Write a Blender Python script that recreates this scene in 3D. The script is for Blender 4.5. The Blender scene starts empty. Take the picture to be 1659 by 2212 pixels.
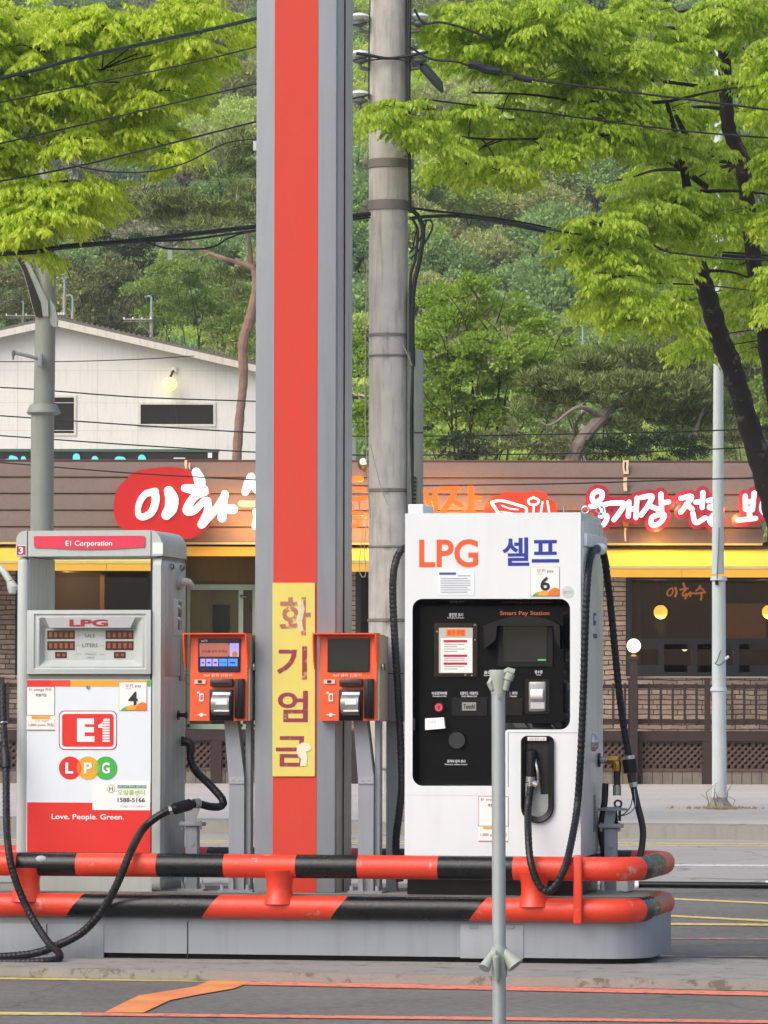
import bpy, bmesh, math, random
import numpy as np
from mathutils import Vector, Matrix

S = bpy.context.scene
COL = S.collection
rnd = random.Random(7)
R_ = math.radians

# ------------------------------------------------------------------ camera, sky, sun, exposure
FPX = 10000.0                       # focal length in units of the 1659 x 2212 working picture
CAMP = Vector((0.0, 0.0, 1.484))
PITCH, ROLL = R_(2.37), R_(0.10)
cd = bpy.data.cameras.new('camera')
cd.sensor_fit = 'VERTICAL'
cd.sensor_height = 36.0
cd.lens = FPX / 2212.0 * 36.0
cd.clip_start = 0.5
cd.clip_end = 2000.0
cam = bpy.data.objects.new('camera', cd)
COL.objects.link(cam)
cam.rotation_mode = 'QUATERNION'
cam.location = CAMP
cam.rotation_quaternion = (Matrix.Rotation(math.pi / 2 + PITCH, 3, 'X') @ Matrix.Rotation(ROLL, 3, 'Z')).to_quaternion()
S.camera = cam
CM = cam.rotation_quaternion.to_matrix()

SUN_EL, SUN_AZ = R_(44), R_(225)    # azimuth clockwise from +Y
world = bpy.data.worlds.new('World')
S.world = world
world.use_nodes = True
wn = world.node_tree
bg = wn.nodes['Background']
sky = wn.nodes.new('ShaderNodeTexSky')
sky.sky_type = 'NISHITA'
sky.sun_disc = False
sky.sun_elevation = SUN_EL
sky.sun_rotation = SUN_AZ
sky.air_density = 1.0
sky.dust_density = 4.0
sky.ozone_density = 1.0
wn.links.new(sky.outputs[0], bg.inputs[0])
bg.inputs[1].default_value = 0.15
sl = bpy.data.lights.new('sun', 'SUN')
sl.energy = 1.0
sl.angle = R_(55)
sl.color = (1.0, 0.975, 0.94)
sun = bpy.data.objects.new('sun', sl)
COL.objects.link(sun)
sd = Vector((math.sin(SUN_AZ) * math.cos(SUN_EL), math.cos(SUN_AZ) * math.cos(SUN_EL), math.sin(SUN_EL)))
sun.rotation_euler = sd.to_track_quat('Z', 'Y').to_euler()
vs = S.view_settings
vs.view_transform = 'Standard'
vs.look = 'None'
vs.gamma = 1.0
vs.use_curve_mapping = False
vs.exposure = 0.5

# ------------------------------------------------------------------ helpers: photograph measure -> place
def ray(x, y):
    d = CM @ Vector(((x - 829.5) / FPX, -(y - 1106.0) / FPX, -1.0))
    return d

def W(x, y, D):
    d = ray(x, y)
    return CAMP + d * (D / d.y)

def G(x, y, z=0.0):
    d = ray(x, y)
    return CAMP + d * ((z - CAMP.z) / d.z)

class Fr:
    """upright local frame: u along the front, v into depth, z up"""
    def __init__(s, O, psi):
        s.O = Vector(O); s.psi = psi
        s.U = Vector((math.cos(psi), -math.sin(psi), 0)); s.V = Vector((math.sin(psi), math.cos(psi), 0))
    def P(s, x, y, v=0.0):
        d = ray(x, y); c = CAMP - s.O
        t = (v - c.dot(s.V)) / d.dot(s.V)
        q = c + d * t
        return q.dot(s.U), q.z
    def pt(s, x, y, v=0.0):
        u, z = s.P(x, y, v)
        return (u, v, z)
    def w(s, u, v, z):
        return s.O + s.U * u + s.V * v + Vector((0, 0, z))
    def R(s, x0, y0, x1, y1, v=0.0):
        u0, z1 = s.P(x0, y0, v); u1, z0 = s.P(x1, y1, v)
        return u0, u1, z0, z1

WORLD = Fr((0, 0, 0), 0)
ISL = Fr((0, 25.75, 0), R_(11))     # the pump island
RST = Fr((0, 80.0, 0), 0)           # the restaurant front
HSE = Fr((0, 108.0, 0), 0)          # the gabled hall

# ------------------------------------------------------------------ materials
def lin(h):
    h = h.lstrip('#')
    c = [int(h[i:i + 2], 16) / 255 for i in (0, 2, 4)]
    return [(x / 12.92 if x <= 0.04045 else ((x + 0.055) / 1.055) ** 2.4) for x in c]

MATS = {}
def M(name, col, rough=0.5, metal=0.0, var=0.06, scale=5.0, streak=0.0, bump=0.0, bscale=60.0, emit=0.0, spec=0.5, coat=0.0, dirt='#6b6256', wear=0.0, wearcol='#77736c', wscale=9.0):
    if name in MATS:
        return MATS[name]
    m = bpy.data.materials.new(name); m.use_nodes = True
    nt = m.node_tree; N = nt.nodes; L = nt.links.new
    b = N['Principled BSDF']
    c = lin(col) if isinstance(col, str) else list(col)
    b.inputs['Roughness'].default_value = rough
    b.inputs['Metallic'].default_value = metal
    b.inputs['Specular IOR Level'].default_value = spec
    b.inputs['Coat Weight'].default_value = coat
    tc = N.new('ShaderNodeTexCoord')
    n1 = N.new('ShaderNodeTexNoise'); n1.inputs['Scale'].default_value = scale; n1.inputs['Detail'].default_value = 6
    L(tc.outputs['Object'], n1.inputs['Vector'])
    mx = N.new('ShaderNodeMix'); mx.data_type = 'RGBA'
    mx.inputs['A'].default_value = [max(0, x * (1 - 1.6 * var)) for x in c] + [1]
    mx.inputs['B'].default_value = [min(1, x * (1 + 1.6 * var)) for x in c] + [1]
    L(n1.outputs['Fac'], mx.inputs['Factor'])
    out = mx.outputs['Result']
    if streak > 0:
        mp = N.new('ShaderNodeMapping'); mp.inputs['Scale'].default_value = (9, 9, 0.8)
        L(tc.outputs['Object'], mp.inputs['Vector'])
        n2 = N.new('ShaderNodeTexNoise'); n2.inputs['Scale'].default_value = 2.0; n2.inputs['Detail'].default_value = 5
        L(mp.outputs[0], n2.inputs['Vector'])
        mr = N.new('ShaderNodeMapRange'); mr.inputs[1].default_value = 0.5; mr.inputs[2].default_value = 0.8
        mr.inputs[3].default_value = 0; mr.inputs[4].default_value = streak
        L(n2.outputs['Fac'], mr.inputs[0])
        m2 = N.new('ShaderNodeMix'); m2.data_type = 'RGBA'
        L(mr.outputs[0], m2.inputs['Factor']); L(out, m2.inputs['A'])
        m2.inputs['B'].default_value = lin(dirt) + [1]
        out = m2.outputs['Result']
    if wear > 0:
        n3 = N.new('ShaderNodeTexNoise'); n3.inputs['Scale'].default_value = wscale; n3.inputs['Detail'].default_value = 9
        n3.inputs['Roughness'].default_value = 0.7
        L(tc.outputs['Object'], n3.inputs['Vector'])
        mr = N.new('ShaderNodeMapRange'); mr.inputs[1].default_value = 0.62 - wear * 0.3; mr.inputs[2].default_value = 0.66 - wear * 0.2
        L(n3.outputs['Fac'], mr.inputs[0])
        m2 = N.new('ShaderNodeMix'); m2.data_type = 'RGBA'
        L(mr.outputs[0], m2.inputs['Factor']); L(out, m2.inputs['A'])
        m2.inputs['B'].default_value = lin(wearcol) + [1]
        out = m2.outputs['Result']
    L(out, b.inputs['Base Color'])
    if rough > 0.05:
        rr = N.new('ShaderNodeMapRange'); rr.inputs[3].default_value = max(0.02, rough - 0.1); rr.inputs[4].default_value = min(1, rough + 0.1)
        L(n1.outputs['Fac'], rr.inputs[0]); L(rr.outputs[0], b.inputs['Roughness'])
    if bump > 0:
        nb = N.new('ShaderNodeTexNoise'); nb.inputs['Scale'].default_value = bscale; nb.inputs['Detail'].default_value = 4
        L(tc.outputs['Object'], nb.inputs['Vector'])
        bp = N.new('ShaderNodeBump'); bp.inputs['Strength'].default_value = bump; bp.inputs['Distance'].default_value = 0.01
        L(nb.outputs['Fac'], bp.inputs['Height']); L(bp.outputs[0], b.inputs['Normal'])
    if emit > 0:
        L(out, b.inputs['Emission Color']); b.inputs['Emission Strength'].default_value = emit
    MATS[name] = m
    return m

def leafmat(name, c1, c2, c3, trans=0.35, rough=0.55):
    m = bpy.data.materials.new(name); m.use_nodes = True
    nt = m.node_tree; N = nt.nodes; L = nt.links.new
    b = N['Principled BSDF']; o = N['Material Output']
    g = N.new('ShaderNodeNewGeometry')
    tc = N.new('ShaderNodeTexCoord')
    ns = N.new('ShaderNodeTexNoise'); ns.inputs['Scale'].default_value = 1.3; ns.inputs['Detail'].default_value = 3
    L(tc.outputs['Object'], ns.inputs['Vector'])
    oi = N.new('ShaderNodeObjectInfo')
    ad = N.new('ShaderNodeMath'); ad.operation = 'MULTIPLY_ADD'; ad.inputs[1].default_value = 0.55
    L(g.outputs['Random Per Island'], ad.inputs[0])
    a2 = N.new('ShaderNodeMath'); a2.operation = 'MULTIPLY'; a2.inputs[1].default_value = 0.45
    L(ns.outputs['Fac'], a2.inputs[0]); L(a2.outputs[0], ad.inputs[2])
    cr = N.new('ShaderNodeValToRGB')
    e = cr.color_ramp.elements
    cc = [lin(c) if isinstance(c, str) else list(c) for c in (c1, c2, c3)]
    e[0].position = 0.15; e[0].color = cc[0] + [1]
    e[1].position = 0.85; e[1].color = cc[2] + [1]
    k = e.new(0.5); k.color = cc[1] + [1]
    L(ad.outputs[0], cr.inputs[0])
    L(cr.outputs[0], b.inputs['Base Color'])
    b.inputs['Roughness'].default_value = rough
    b.inputs['Specular IOR Level'].default_value = 0.3
    t = N.new('ShaderNodeBsdfTranslucent'); L(cr.outputs[0], t.inputs[0])
    mx = N.new('ShaderNodeMixShader'); mx.inputs[0].default_value = trans
    L(b.outputs[0], mx.inputs[1]); L(t.outputs[0], mx.inputs[2]); L(mx.outputs[0], o.inputs[0])
    MATS[name] = m
    return m

# ------------------------------------------------------------------ mesh collector
_txt = {}
def text_mesh(s, off):
    k = (s, off)
    if k not in _txt:
        c = bpy.data.curves.new('glyphs', 'FONT'); c.body = s; c.size = 1.0; c.offset = off; c.resolution_u = 4
        o = bpy.data.objects.new('glyphs', c)
        me = o.to_mesh()
        v = [(p.co.x, p.co.y) for p in me.vertices]; f = [tuple(p.vertices) for p in me.polygons]
        o.to_mesh_clear(); bpy.data.objects.remove(o); bpy.data.curves.remove(c)
        _txt[k] = (v, f)
    return _txt[k]

def catmull(pts, n=8):
    pts = [Vector(p) for p in pts]
    if len(pts) < 3:
        return [pts[0].lerp(pts[-1], i / n) for i in range(n + 1)] if len(pts) == 2 else pts
    P = [pts[0] * 2 - pts[1]] + pts + [pts[-1] * 2 - pts[-2]]
    out = []
    for i in range(1, len(P) - 2):
        a, b, c, d = P[i - 1:i + 3]
        for k in range(n):
            t = k / n
            out.append(0.5 * ((2 * b) + (c - a) * t + (2 * a - 5 * b + 4 * c - d) * t * t + (3 * b - a - 3 * c + d) * t ** 3))
    out.append(pts[-1])
    return out

class MB:
    def __init__(s):
        s.v = []; s.f = []; s.mi = []; s.m = []
    def _m(s, m):
        if m not in s.m: s.m.append(m)
        return s.m.index(m)
    def add(s, vs, fs, m):
        b = len(s.v); k = s._m(m)
        s.v += [tuple(q) for q in vs]
        for f in fs:
            s.f.append(tuple(i + b for i in f)); s.mi.append(k)
        return s
    def box(s, u0, u1, v0, v1, z0, z1, m):
        p = [(u0, v0, z0), (u1, v0, z0), (u1, v1, z0), (u0, v1, z0), (u0, v0, z1), (u1, v0, z1), (u1, v1, z1), (u0, v1, z1)]
        return s.add(p, [(0, 3, 2, 1), (4, 5, 6, 7), (0, 1, 5, 4), (1, 2, 6, 5), (2, 3, 7, 6), (3, 0, 4, 7)], m)
    def bbox(s, u0, u1, v0, v1, z0, z1, m, r=0.01, seg=2):
        bm = bmesh.new(); bmesh.ops.create_cube(bm, size=1)
        for q in bm.verts:
            q.co = Vector(((u0 + u1) / 2 + q.co.x * (u1 - u0), (v0 + v1) / 2 + q.co.y * (v1 - v0), (z0 + z1) / 2 + q.co.z * (z1 - z0)))
        bmesh.ops.bevel(bm, geom=list(bm.edges), offset=r, segments=seg, profile=0.5, affect='EDGES')
        bm.verts.index_update()
        s.add([tuple(q.co) for q in bm.verts], [[q.index for q in f.verts] for f in bm.faces], m)
        bm.free(); return s
    def prism(s, poly, v0, v1, m):          # poly in (u, z), extruded in v
        n = len(poly)
        p = [(a, v0, b) for a, b in poly] + [(a, v1, b) for a, b in poly]
        return s.add(p, [tuple(range(n)), tuple(range(2 * n - 1, n - 1, -1))] + [(i, (i + 1) % n, (i + 1) % n + n, i + n) for i in range(n)], m)
    def prism_z(s, poly, z0, z1, m):        # poly in (u, v), extruded in z
        n = len(poly)
        p = [(a, b, z0) for a, b in poly] + [(a, b, z1) for a, b in poly]
        return s.add(p, [tuple(range(n - 1, -1, -1)), tuple(range(n, 2 * n))] + [(i, (i + 1) % n, (i + 1) % n + n, i + n) for i in range(n)], m)
    def prism_u(s, poly, u0, u1, m):        # poly in (v, z), extruded in u
        n = len(poly)
        p = [(u0, a, b) for a, b in poly] + [(u1, a, b) for a, b in poly]
        return s.add(p, [tuple(range(n)), tuple(range(2 * n - 1, n - 1, -1))] + [(i, (i + 1) % n, (i + 1) % n + n, i + n) for i in range(n)], m)
    def tube(s, path, r, m, n=10, rib=0.0, pitch=0.03, caps=True):
        P = [Vector(p) for p in path]; K = len(P)
        rr = r if isinstance(r, (list, tuple)) else [r] * K
        vs = []; fs = []; acc = 0.0
        up = Vector((0, 0, 1)); prev = None
        for i in range(K):
            t = (P[min(i + 1, K - 1)] - P[max(i - 1, 0)])
            if t.length < 1e-9: t = Vector((0, 0, 1))
            t.normalize()
            if prev is None:
                a = t.cross(up)
                if a.length < 0.05: a = t.cross(Vector((1, 0, 0)))
            else:
                a = prev - t * prev.dot(t)
                if a.length < 1e-6: a = t.cross(up)
            a.normalize(); prev = a; b = t.cross(a)
            if i: acc += (P[i] - P[i - 1]).length
            q = rr[i] * (1 + rib * math.sin(2 * math.pi * acc / pitch))
            for k in range(n):
                an = 2 * math.pi * k / n
                vs.append(P[i] + a * (q * math.cos(an)) + b * (q * math.sin(an)))
        for i in range(K - 1):
            for k in range(n):
                fs.append((i * n + k, i * n + (k + 1) % n, (i + 1) * n + (k + 1) % n, (i + 1) * n + k))
        if caps:
            fs.append(tuple(range(n - 1, -1, -1))); fs.append(tuple(range((K - 1) * n, K * n)))
        return s.add(vs, fs, m)
    def cyl(s, p0, p1, r0, m, r1=None, n=16):
        return s.tube([p0, p1], [r0, r0 if r1 is None else r1], m, n)
    def lathe(s, c, prof, m, n=20):         # prof: (radius, z) pairs round a vertical axis at c
        vs = []; fs = []; K = len(prof)
        for r, z in prof:
            for k in range(n):
                a = 2 * math.pi * k / n
                vs.append((c[0] + r * math.cos(a), c[1] + r * math.sin(a), c[2] + z))
        for i in range(K - 1):
            for k in range(n):
                fs.append((i * n + k, i * n + (k + 1) % n, (i + 1) * n + (k + 1) % n, (i + 1) * n + k))
        fs.append(tuple(range(n - 1, -1, -1))); fs.append(tuple(range((K - 1) * n, K * n)))
        return s.add(vs, fs, m)
    def ball(s, c, r, m, n=20):
        return s.lathe(c, [(max(0.001, r * math.sin(math.pi * i / 12)), -r * math.cos(math.pi * i / 12)) for i in range(13)], m, n)
    def disc(s, F, x, y, rpx, v, d, m, n=24):
        u, z = F.P(x, y, v); u2, _ = F.P(x + rpx, y, v); r = u2 - u
        return s.prism([(u + r * math.cos(2 * math.pi * i / n), z + r * math.sin(2 * math.pi * i / n)) for i in range(n)], v, v + d, m)
    def rect(s, F, x0, y0, x1, y1, v, d, m):
        u0, u1, z0, z1 = F.R(x0, y0, x1, y1, v)
        return s.box(u0, u1, v, v + d, z0, z1, m)
    def brect(s, F, x0, y0, x1, y1, v, d, m, r=0.008, seg=2):
        u0, u1, z0, z1 = F.R(x0, y0, x1, y1, v)
        return s.bbox(u0, u1, v, v + d, z0, z1, m, r, seg)
    def poly(s, F, pts, v, d, m):
        return s.prism([F.P(x, y, v) for x, y in pts], v, v + d, m)
    def rrect(s, F, x0, y0, x1, y1, r, v, d, m):
        return s.poly(F, rr(x0, y0, x1, y1, r), v, d, m)
    def text(s, t, F, x0, y0, x1, y1, v, m, off=0.0, th=0.0015):
        vs, fs = text_mesh(t, off)
        a = min(q[0] for q in vs); b = max(q[0] for q in vs); c = min(q[1] for q in vs); d = max(q[1] for q in vs)
        u0, u1, z0, z1 = F.R(x0, y0, x1, y1, v)
        p = [(u0 + (q[0] - a) / (b - a) * (u1 - u0), v, z0 + (q[1] - c) / (d - c) * (z1 - z0)) for q in vs]
        return s.add(p, fs, m)
    def brush(s, F, pts, wpx, v, d, m, smooth=6):
        """one painted or moulded stroke along a measured line"""
        C = catmull([(x, y, 0) for x, y in pts], smooth)
        K = len(C)
        wl = wpx if isinstance(wpx, (list, tuple)) else [wpx, wpx]
        prof = []
        for i, c in enumerate(C):
            t = (C[min(i + 1, K - 1)] - C[max(i - 1, 0)])
            t = t.normalized() if t.length > 1e-6 else Vector((1, 0, 0))
            f = i / max(1, K - 1) * (len(wl) - 1); j = min(int(f), len(wl) - 2)
            h = 0.5 * (wl[j] + (wl[j + 1] - wl[j]) * (f - j))
            prof.append((c, t, h))
        c, t, h = prof[0]
        pre = [(c - t * (h * math.sin(a)), t, h * math.cos(a)) for a in (1.45, 1.0, 0.5)]
        c, t, h = prof[-1]
        post = [(c + t * (h * math.sin(a)), t, h * math.cos(a)) for a in (0.5, 1.0, 1.45)]
        prof = pre + prof + post
        vs = []; K = len(prof)
        for i, (c, t, h) in enumerate(prof):
            nn = Vector((-t.y, t.x, 0)); vv = v - 0.004 * i / K
            for sgn, q in ((1, vv), (-1, vv), (-1, v + d), (1, v + d)):
                e = c + nn * (h * sgn)
                u, z = F.P(e.x, e.y, v)
                vs.append((u, q, z))
        fs = []
        for i in range(K - 1):
            for k in range(4):
                fs.append((i * 4 + k, i * 4 + (k + 1) % 4, i * 4 + 4 + (k + 1) % 4, i * 4 + 4 + k))
        fs += [(3, 2, 1, 0), tuple(range(K * 4 - 4, K * 4))]
        return s.add(vs, fs, m)
    def build(s, name, base=(0, 0, 0), parent=None, fr=None, ang=35):
        me = bpy.data.meshes.new(name)
        b = Vector(base)
        me.from_pydata([tuple(Vector(q) - b) for q in s.v], [], s.f)
        for m in s.m: me.materials.append(m)
        me.polygons.foreach_set('material_index', s.mi)
        bm = bmesh.new(); bm.from_mesh(me)
        bmesh.ops.recalc_face_normals(bm, faces=bm.faces)
        bm.to_mesh(me); bm.free()
        me.polygons.foreach_set('use_smooth', [True] * len(me.polygons))
        me.set_sharp_from_angle(angle=R_(ang))
        me.update()
        o = bpy.data.objects.new(name, me); COL.objects.link(o)
        if parent is not None:
            o.parent = parent
        elif fr is not None:
            o.location = fr.w(*base); o.rotation_euler = (0, 0, -fr.psi)
        return o

def rr(x0, y0, x1, y1, r, n=6):
    if not isinstance(r, (list, tuple)): r = [r] * 4
    out = []
    for (cx, cy, a0, q) in ((x1 - r[0], y0 + r[0], -90, r[0]), (x1 - r[1], y1 - r[1], 0, r[1]), (x0 + r[2], y1 - r[2], 90, r[2]), (x0 + r[3], y0 + r[3], 180, r[3])):
        for i in range(n + 1):
            a = R_(a0 + 90 * i / n)
            out.append((cx + q * math.cos(a), cy + q * math.sin(a)))
    return out

def tag(o, label, cat, group=None):
    o['label'] = label; o['category'] = cat
    if group: o['group'] = group
    return o

class Thing:
    def __init__(s, name, label, cat, fr, base, group=None):
        s.fr = fr; s.base = base
        s.root = bpy.data.objects.new(name, None); s.root.empty_display_size = 0.1
        COL.objects.link(s.root)
        s.root.location = fr.w(*base); s.root.rotation_euler = (0, 0, -fr.psi)
        tag(s.root, label, cat, group)
    def part(s, name, mb, parent=None, label=None):
        o = mb.build(name, s.base, parent or s.root)
        if label: o['label'] = label
        return o

def solo(name, label, cat, mb, fr, base, group=None):
    return tag(mb.build(name, base, None, fr), label, cat, group)

def struct(name, mb):
    o = mb.build(name, (0, 0, 0), None, WORLD); o['kind'] = 'structure'
    return o

# ------------------------------------------------------------------ special surfaces
def asphalt(name, c_lo, c_hi, crack=0.6):
    m = bpy.data.materials.new(name); m.use_nodes = True
    nt = m.node_tree; N = nt.nodes; L = nt.links.new; b = N['Principled BSDF']
    tc = N.new('ShaderNodeTexCoord')
    n1 = N.new('ShaderNodeTexNoise'); n1.inputs['Scale'].default_value = 0.45; n1.inputs['Detail'].default_value = 8
    n2 = N.new('ShaderNodeTexNoise'); n2.inputs['Scale'].default_value = 16; n2.inputs['Detail'].default_value = 7; n2.inputs['Roughness'].default_value = 0.75
    L(tc.outputs['Object'], n1.inputs[0]); L(tc.outputs['Object'], n2.inputs[0])
    ad = N.new('ShaderNodeMath'); ad.operation = 'MULTIPLY_ADD'; ad.inputs[1].default_value = 0.6; L(n2.outputs['Fac'], ad.inputs[0])
    ms = N.new('ShaderNodeMath'); ms.operation = 'MULTIPLY'; ms.inputs[1].default_value = 0.4; L(n1.outputs['Fac'], ms.inputs[0]); L(ms.outputs[0], ad.inputs[2])
    mx = N.new('ShaderNodeMix'); mx.data_type = 'RGBA'
    mr0 = N.new('ShaderNodeMapRange'); mr0.inputs[1].default_value = 0.36; mr0.inputs[2].default_value = 0.64; L(ad.outputs[0], mr0.inputs[0])
    mx.inputs['A'].default_value = lin(c_lo) + [1]; mx.inputs['B'].default_value = lin(c_hi) + [1]
    L(mr0.outputs[0], mx.inputs['Factor'])
    mp = N.new('ShaderNodeMapping'); mp.inputs['Rotation'].default_value = (0, 0, 0.5); mp.inputs['Scale'].default_value = (0.55, 0.4, 1)
    nz = N.new('ShaderNodeTexNoise'); nz.inputs['Scale'].default_value = 1.5; nz.inputs['Detail'].default_value = 4
    L(tc.outputs['Object'], nz.inputs[0])
    va = N.new('ShaderNodeVectorMath'); va.operation = 'MULTIPLY_ADD'; va.inputs[1].default_value = (0.7, 0.7, 0)
    L(nz.outputs['Color'], va.inputs[0]); L(tc.outputs['Object'], va.inputs[2]); L(va.outputs[0], mp.inputs[0])
    vo = N.new('ShaderNodeTexVoronoi'); vo.feature = 'DISTANCE_TO_EDGE'; vo.inputs['Scale'].default_value = 0.9
    L(mp.outputs[0], vo.inputs['Vector'])
    mr = N.new('ShaderNodeMapRange'); mr.inputs[1].default_value = 0.0; mr.inputs[2].default_value = 0.011; mr.inputs[3].default_value = crack; mr.inputs[4].default_value = 0
    L(vo.outputs['Distance'], mr.inputs[0])
    m2 = N.new('ShaderNodeMix'); m2.data_type = 'RGBA'; L(mr.outputs[0], m2.inputs['Factor']); L(mx.outputs['Result'], m2.inputs['A'])
    m2.inputs['B'].default_value = (0.02, 0.019, 0.018, 1)
    L(m2.outputs['Result'], b.inputs['Base Color'])
    b.inputs['Roughness'].default_value = 0.9; b.inputs['Specular IOR Level'].default_value = 0.25
    bp = N.new('ShaderNodeBump'); bp.inputs['Strength'].default_value = 0.5; bp.inputs['Distance'].default_value = 0.004
    L(n2.outputs['Fac'], bp.inputs['Height']); L(bp.outputs[0], b.inputs['Normal'])
    MATS[name] = m
    return m

def stone_wall(name):
    m = bpy.data.materials.new(name); m.use_nodes = True
    nt = m.node_tree; N = nt.nodes; L = nt.links.new; b = N['Principled BSDF']
    tc = N.new('ShaderNodeTexCoord')
    sx = N.new('ShaderNodeSeparateXYZ'); L(tc.outputs['Object'], sx.inputs[0])
    ad = N.new('ShaderNodeMath'); L(sx.outputs['X'], ad.inputs[0]); L(sx.outputs['Y'], ad.inputs[1])
    cb = N.new('ShaderNodeCombineXYZ'); L(ad.outputs[0], cb.inputs['X']); L(sx.outputs['Z'], cb.inputs['Y'])
    nz = N.new('ShaderNodeTexNoise'); nz.inputs['Scale'].default_value = 3.0; L(tc.outputs['Object'], nz.inputs[0])
    va = N.new('ShaderNodeVectorMath'); va.operation = 'MULTIPLY_ADD'; va.inputs[1].default_value = (0.06, 0.05, 0)
    L(nz.outputs['Color'], va.inputs[0]); L(cb.outputs[0], va.inputs[2])
    br = N.new('ShaderNodeTexBrick'); L(va.outputs[0], br.inputs['Vector'])
    br.inputs['Scale'].default_value = 1.0; br.inputs['Brick Width'].default_value = 0.42; br.inputs['Row Height'].default_value = 0.085
    br.inputs['Mortar Size'].default_value = 0.009; br.inputs['Mortar Smooth'].default_value = 0.3
    br.offset = 0.37; br.squash = 0.6; br.squash_frequency = 3
    br.inputs['Color1'].default_value = lin('#b5a08d') + [1]; br.inputs['Color2'].default_value = lin('#8f7e72') + [1]; br.inputs['Mortar'].default_value = lin('#463b34') + [1]
    n2 = N.new('ShaderNodeTexNoise'); n2.inputs['Scale'].default_value = 9; n2.inputs['Detail'].default_value = 6; L(tc.outputs['Object'], n2.inputs[0])
    mr = N.new('ShaderNodeMapRange'); mr.inputs[3].default_value = 0.55; mr.inputs[4].default_value = 1.35; L(n2.outputs['Fac'], mr.inputs[0])
    mm = N.new('ShaderNodeVectorMath'); mm.operation = 'SCALE'; L(br.outputs['Color'], mm.inputs[0]); L(mr.outputs[0], mm.inputs['Scale'])
    L(mm.outputs[0], b.inputs['Base Color']); b.inputs['Roughness'].default_value = 0.9
    bp = N.new('ShaderNodeBump'); bp.inputs['Strength'].default_value = 0.8; bp.inputs['Distance'].default_value = 0.03
    sb = N.new('ShaderNodeMath'); sb.operation = 'SUBTRACT'; L(n2.outputs['Fac'], sb.inputs[0]); L(br.outputs['Fac'], sb.inputs[1])
    L(sb.outputs[0], bp.inputs['Height']); L(bp.outputs[0], b.inputs['Normal'])
    MATS[name] = m
    return m

def glassmat(name, tint=(0.75, 0.78, 0.78), mixv=0.3):
    m = bpy.data.materials.new(name); m.use_nodes = True
    nt = m.node_tree; N = nt.nodes; L = nt.links.new
    N.remove(N['Principled BSDF'])
    t = N.new('ShaderNodeBsdfTransparent'); t.inputs[0].default_value = (*tint, 1)
    g = N.new('ShaderNodeBsdfGlossy'); g.inputs['Roughness'].default_value = 0.05
    f = N.new('ShaderNodeFresnel'); f.inputs['IOR'].default_value = 1.45
    mx = N.new('ShaderNodeMixShader'); L(f.outputs[0], mx.inputs[0]); L(t.outputs[0], mx.inputs[1]); L(g.outputs[0], mx.inputs[2])
    L(mx.outputs[0], N['Material Output'].inputs[0])
    MATS[name] = m
    return m

ASPH = asphalt('asphalt', '#56544f', '#84817b', 0.32)
ROADM = asphalt('road_asphalt', '#94918d', '#aaa7a2', 0.5)
PAVE = asphalt('pavement_concrete', '#a9a59f', '#c0bbb4', 0.12)
CONC = M('slab_concrete', '#8d8b85', 0.9, var=0.14, scale=3, bump=0.4, wear=0.2, wearcol='#6e675e', wscale=7)
KERBM = M('kerb_stone', '#8f8c84', 0.9, var=0.12, scale=2, bump=0.4, streak=0.4)
YLINE = M('yellow_line_paint', '#d8bd6a', 0.8, var=0.1, wear=0.3, wearcol='#8a867c', wscale=14)
OLINE = M('orange_line_paint', '#e07f64', 0.8, var=0.14, wear=0.26, wearcol='#6a625c', wscale=12)
WLINE = M('white_line_paint', '#d9d9d6', 0.8, var=0.06, wear=0.3, wscale=14)
FADED = M('faded_orange_paint', '#c98d78', 0.85, var=0.1, wear=0.7, wearcol='#75716b', wscale=10)
STEEL = M('grey_painted_steel', '#8e949b', 0.45, var=0.05, scale=3, streak=0.25, bump=0.06)
STEELD = M('grey_painted_steel_plate', '#9aa0a6', 0.5, var=0.06, scale=4, streak=0.2)
TORANGE = M('terminal_orange', '#ea5522', 0.42, var=0.05, scale=8, streak=0.15, dirt='#a8441f')
ORANGE = M('orange_paint', '#d94026', 0.38, var=0.05, scale=8, bump=0.18, bscale=45, wear=0.03, wearcol='#b9877a', wscale=6, streak=0.12, dirt='#8a3626')
BLACK = M('black_gloss_paint', '#0e1114', 0.28, var=0.2, scale=8, bump=0.12, bscale=45, spec=0.45)
STRIPE = M('orange_stripe_paint', '#cb3722', 0.6, var=0.05, scale=4, streak=0.14, dirt='#b05a48')
BEIGE = M('beige_grey_side_paint', '#c4beb0', 0.6, var=0.07, scale=4, streak=0.35, dirt='#6c675e')
PUMP = M('pump_grey', '#b6bdb9', 0.42, var=0.05, scale=4, streak=0.22, dirt='#8b8a82')
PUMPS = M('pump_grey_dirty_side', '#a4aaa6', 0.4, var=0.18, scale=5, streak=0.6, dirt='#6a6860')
WHITE = M('white_panel', '#dae2e8', 0.35, var=0.025, scale=3, streak=0.08, dirt='#b8bdbb')
WHITED = M('white_enamel', '#dce1e3', 0.4, var=0.03, scale=3, streak=0.12, dirt='#a9aaa6')
STAINLESS = M('stainless_side', '#d8d9d2', 0.35, metal=0.15, var=0.08, scale=4, streak=0.4, dirt='#7e7c74')
PAPER = M('sticker_white', '#eceae6', 0.5, var=0.02)
SEAM = M('dark_seam', '#23262a', 0.7)
RED = M('logo_red', '#d9281f', 0.4, var=0.03)
PINK = M('header_pink_red', '#d8344f', 0.4, var=0.06, scale=5, streak=0.2, dirt='#c56070')
MAROON = M('maroon_print', '#7d1f2c', 0.6)
DKRED = M('dark_red_print', '#9c1c24', 0.5)
GOLD = M('logo_gold', '#e0a32b', 0.4)
GREEN = M('logo_green', '#3fae49', 0.4)
OLIVE = M('logo_olive', '#9fae3a', 0.4)
ORNG2 = M('logo_orange', '#e2711f', 0.4)
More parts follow.
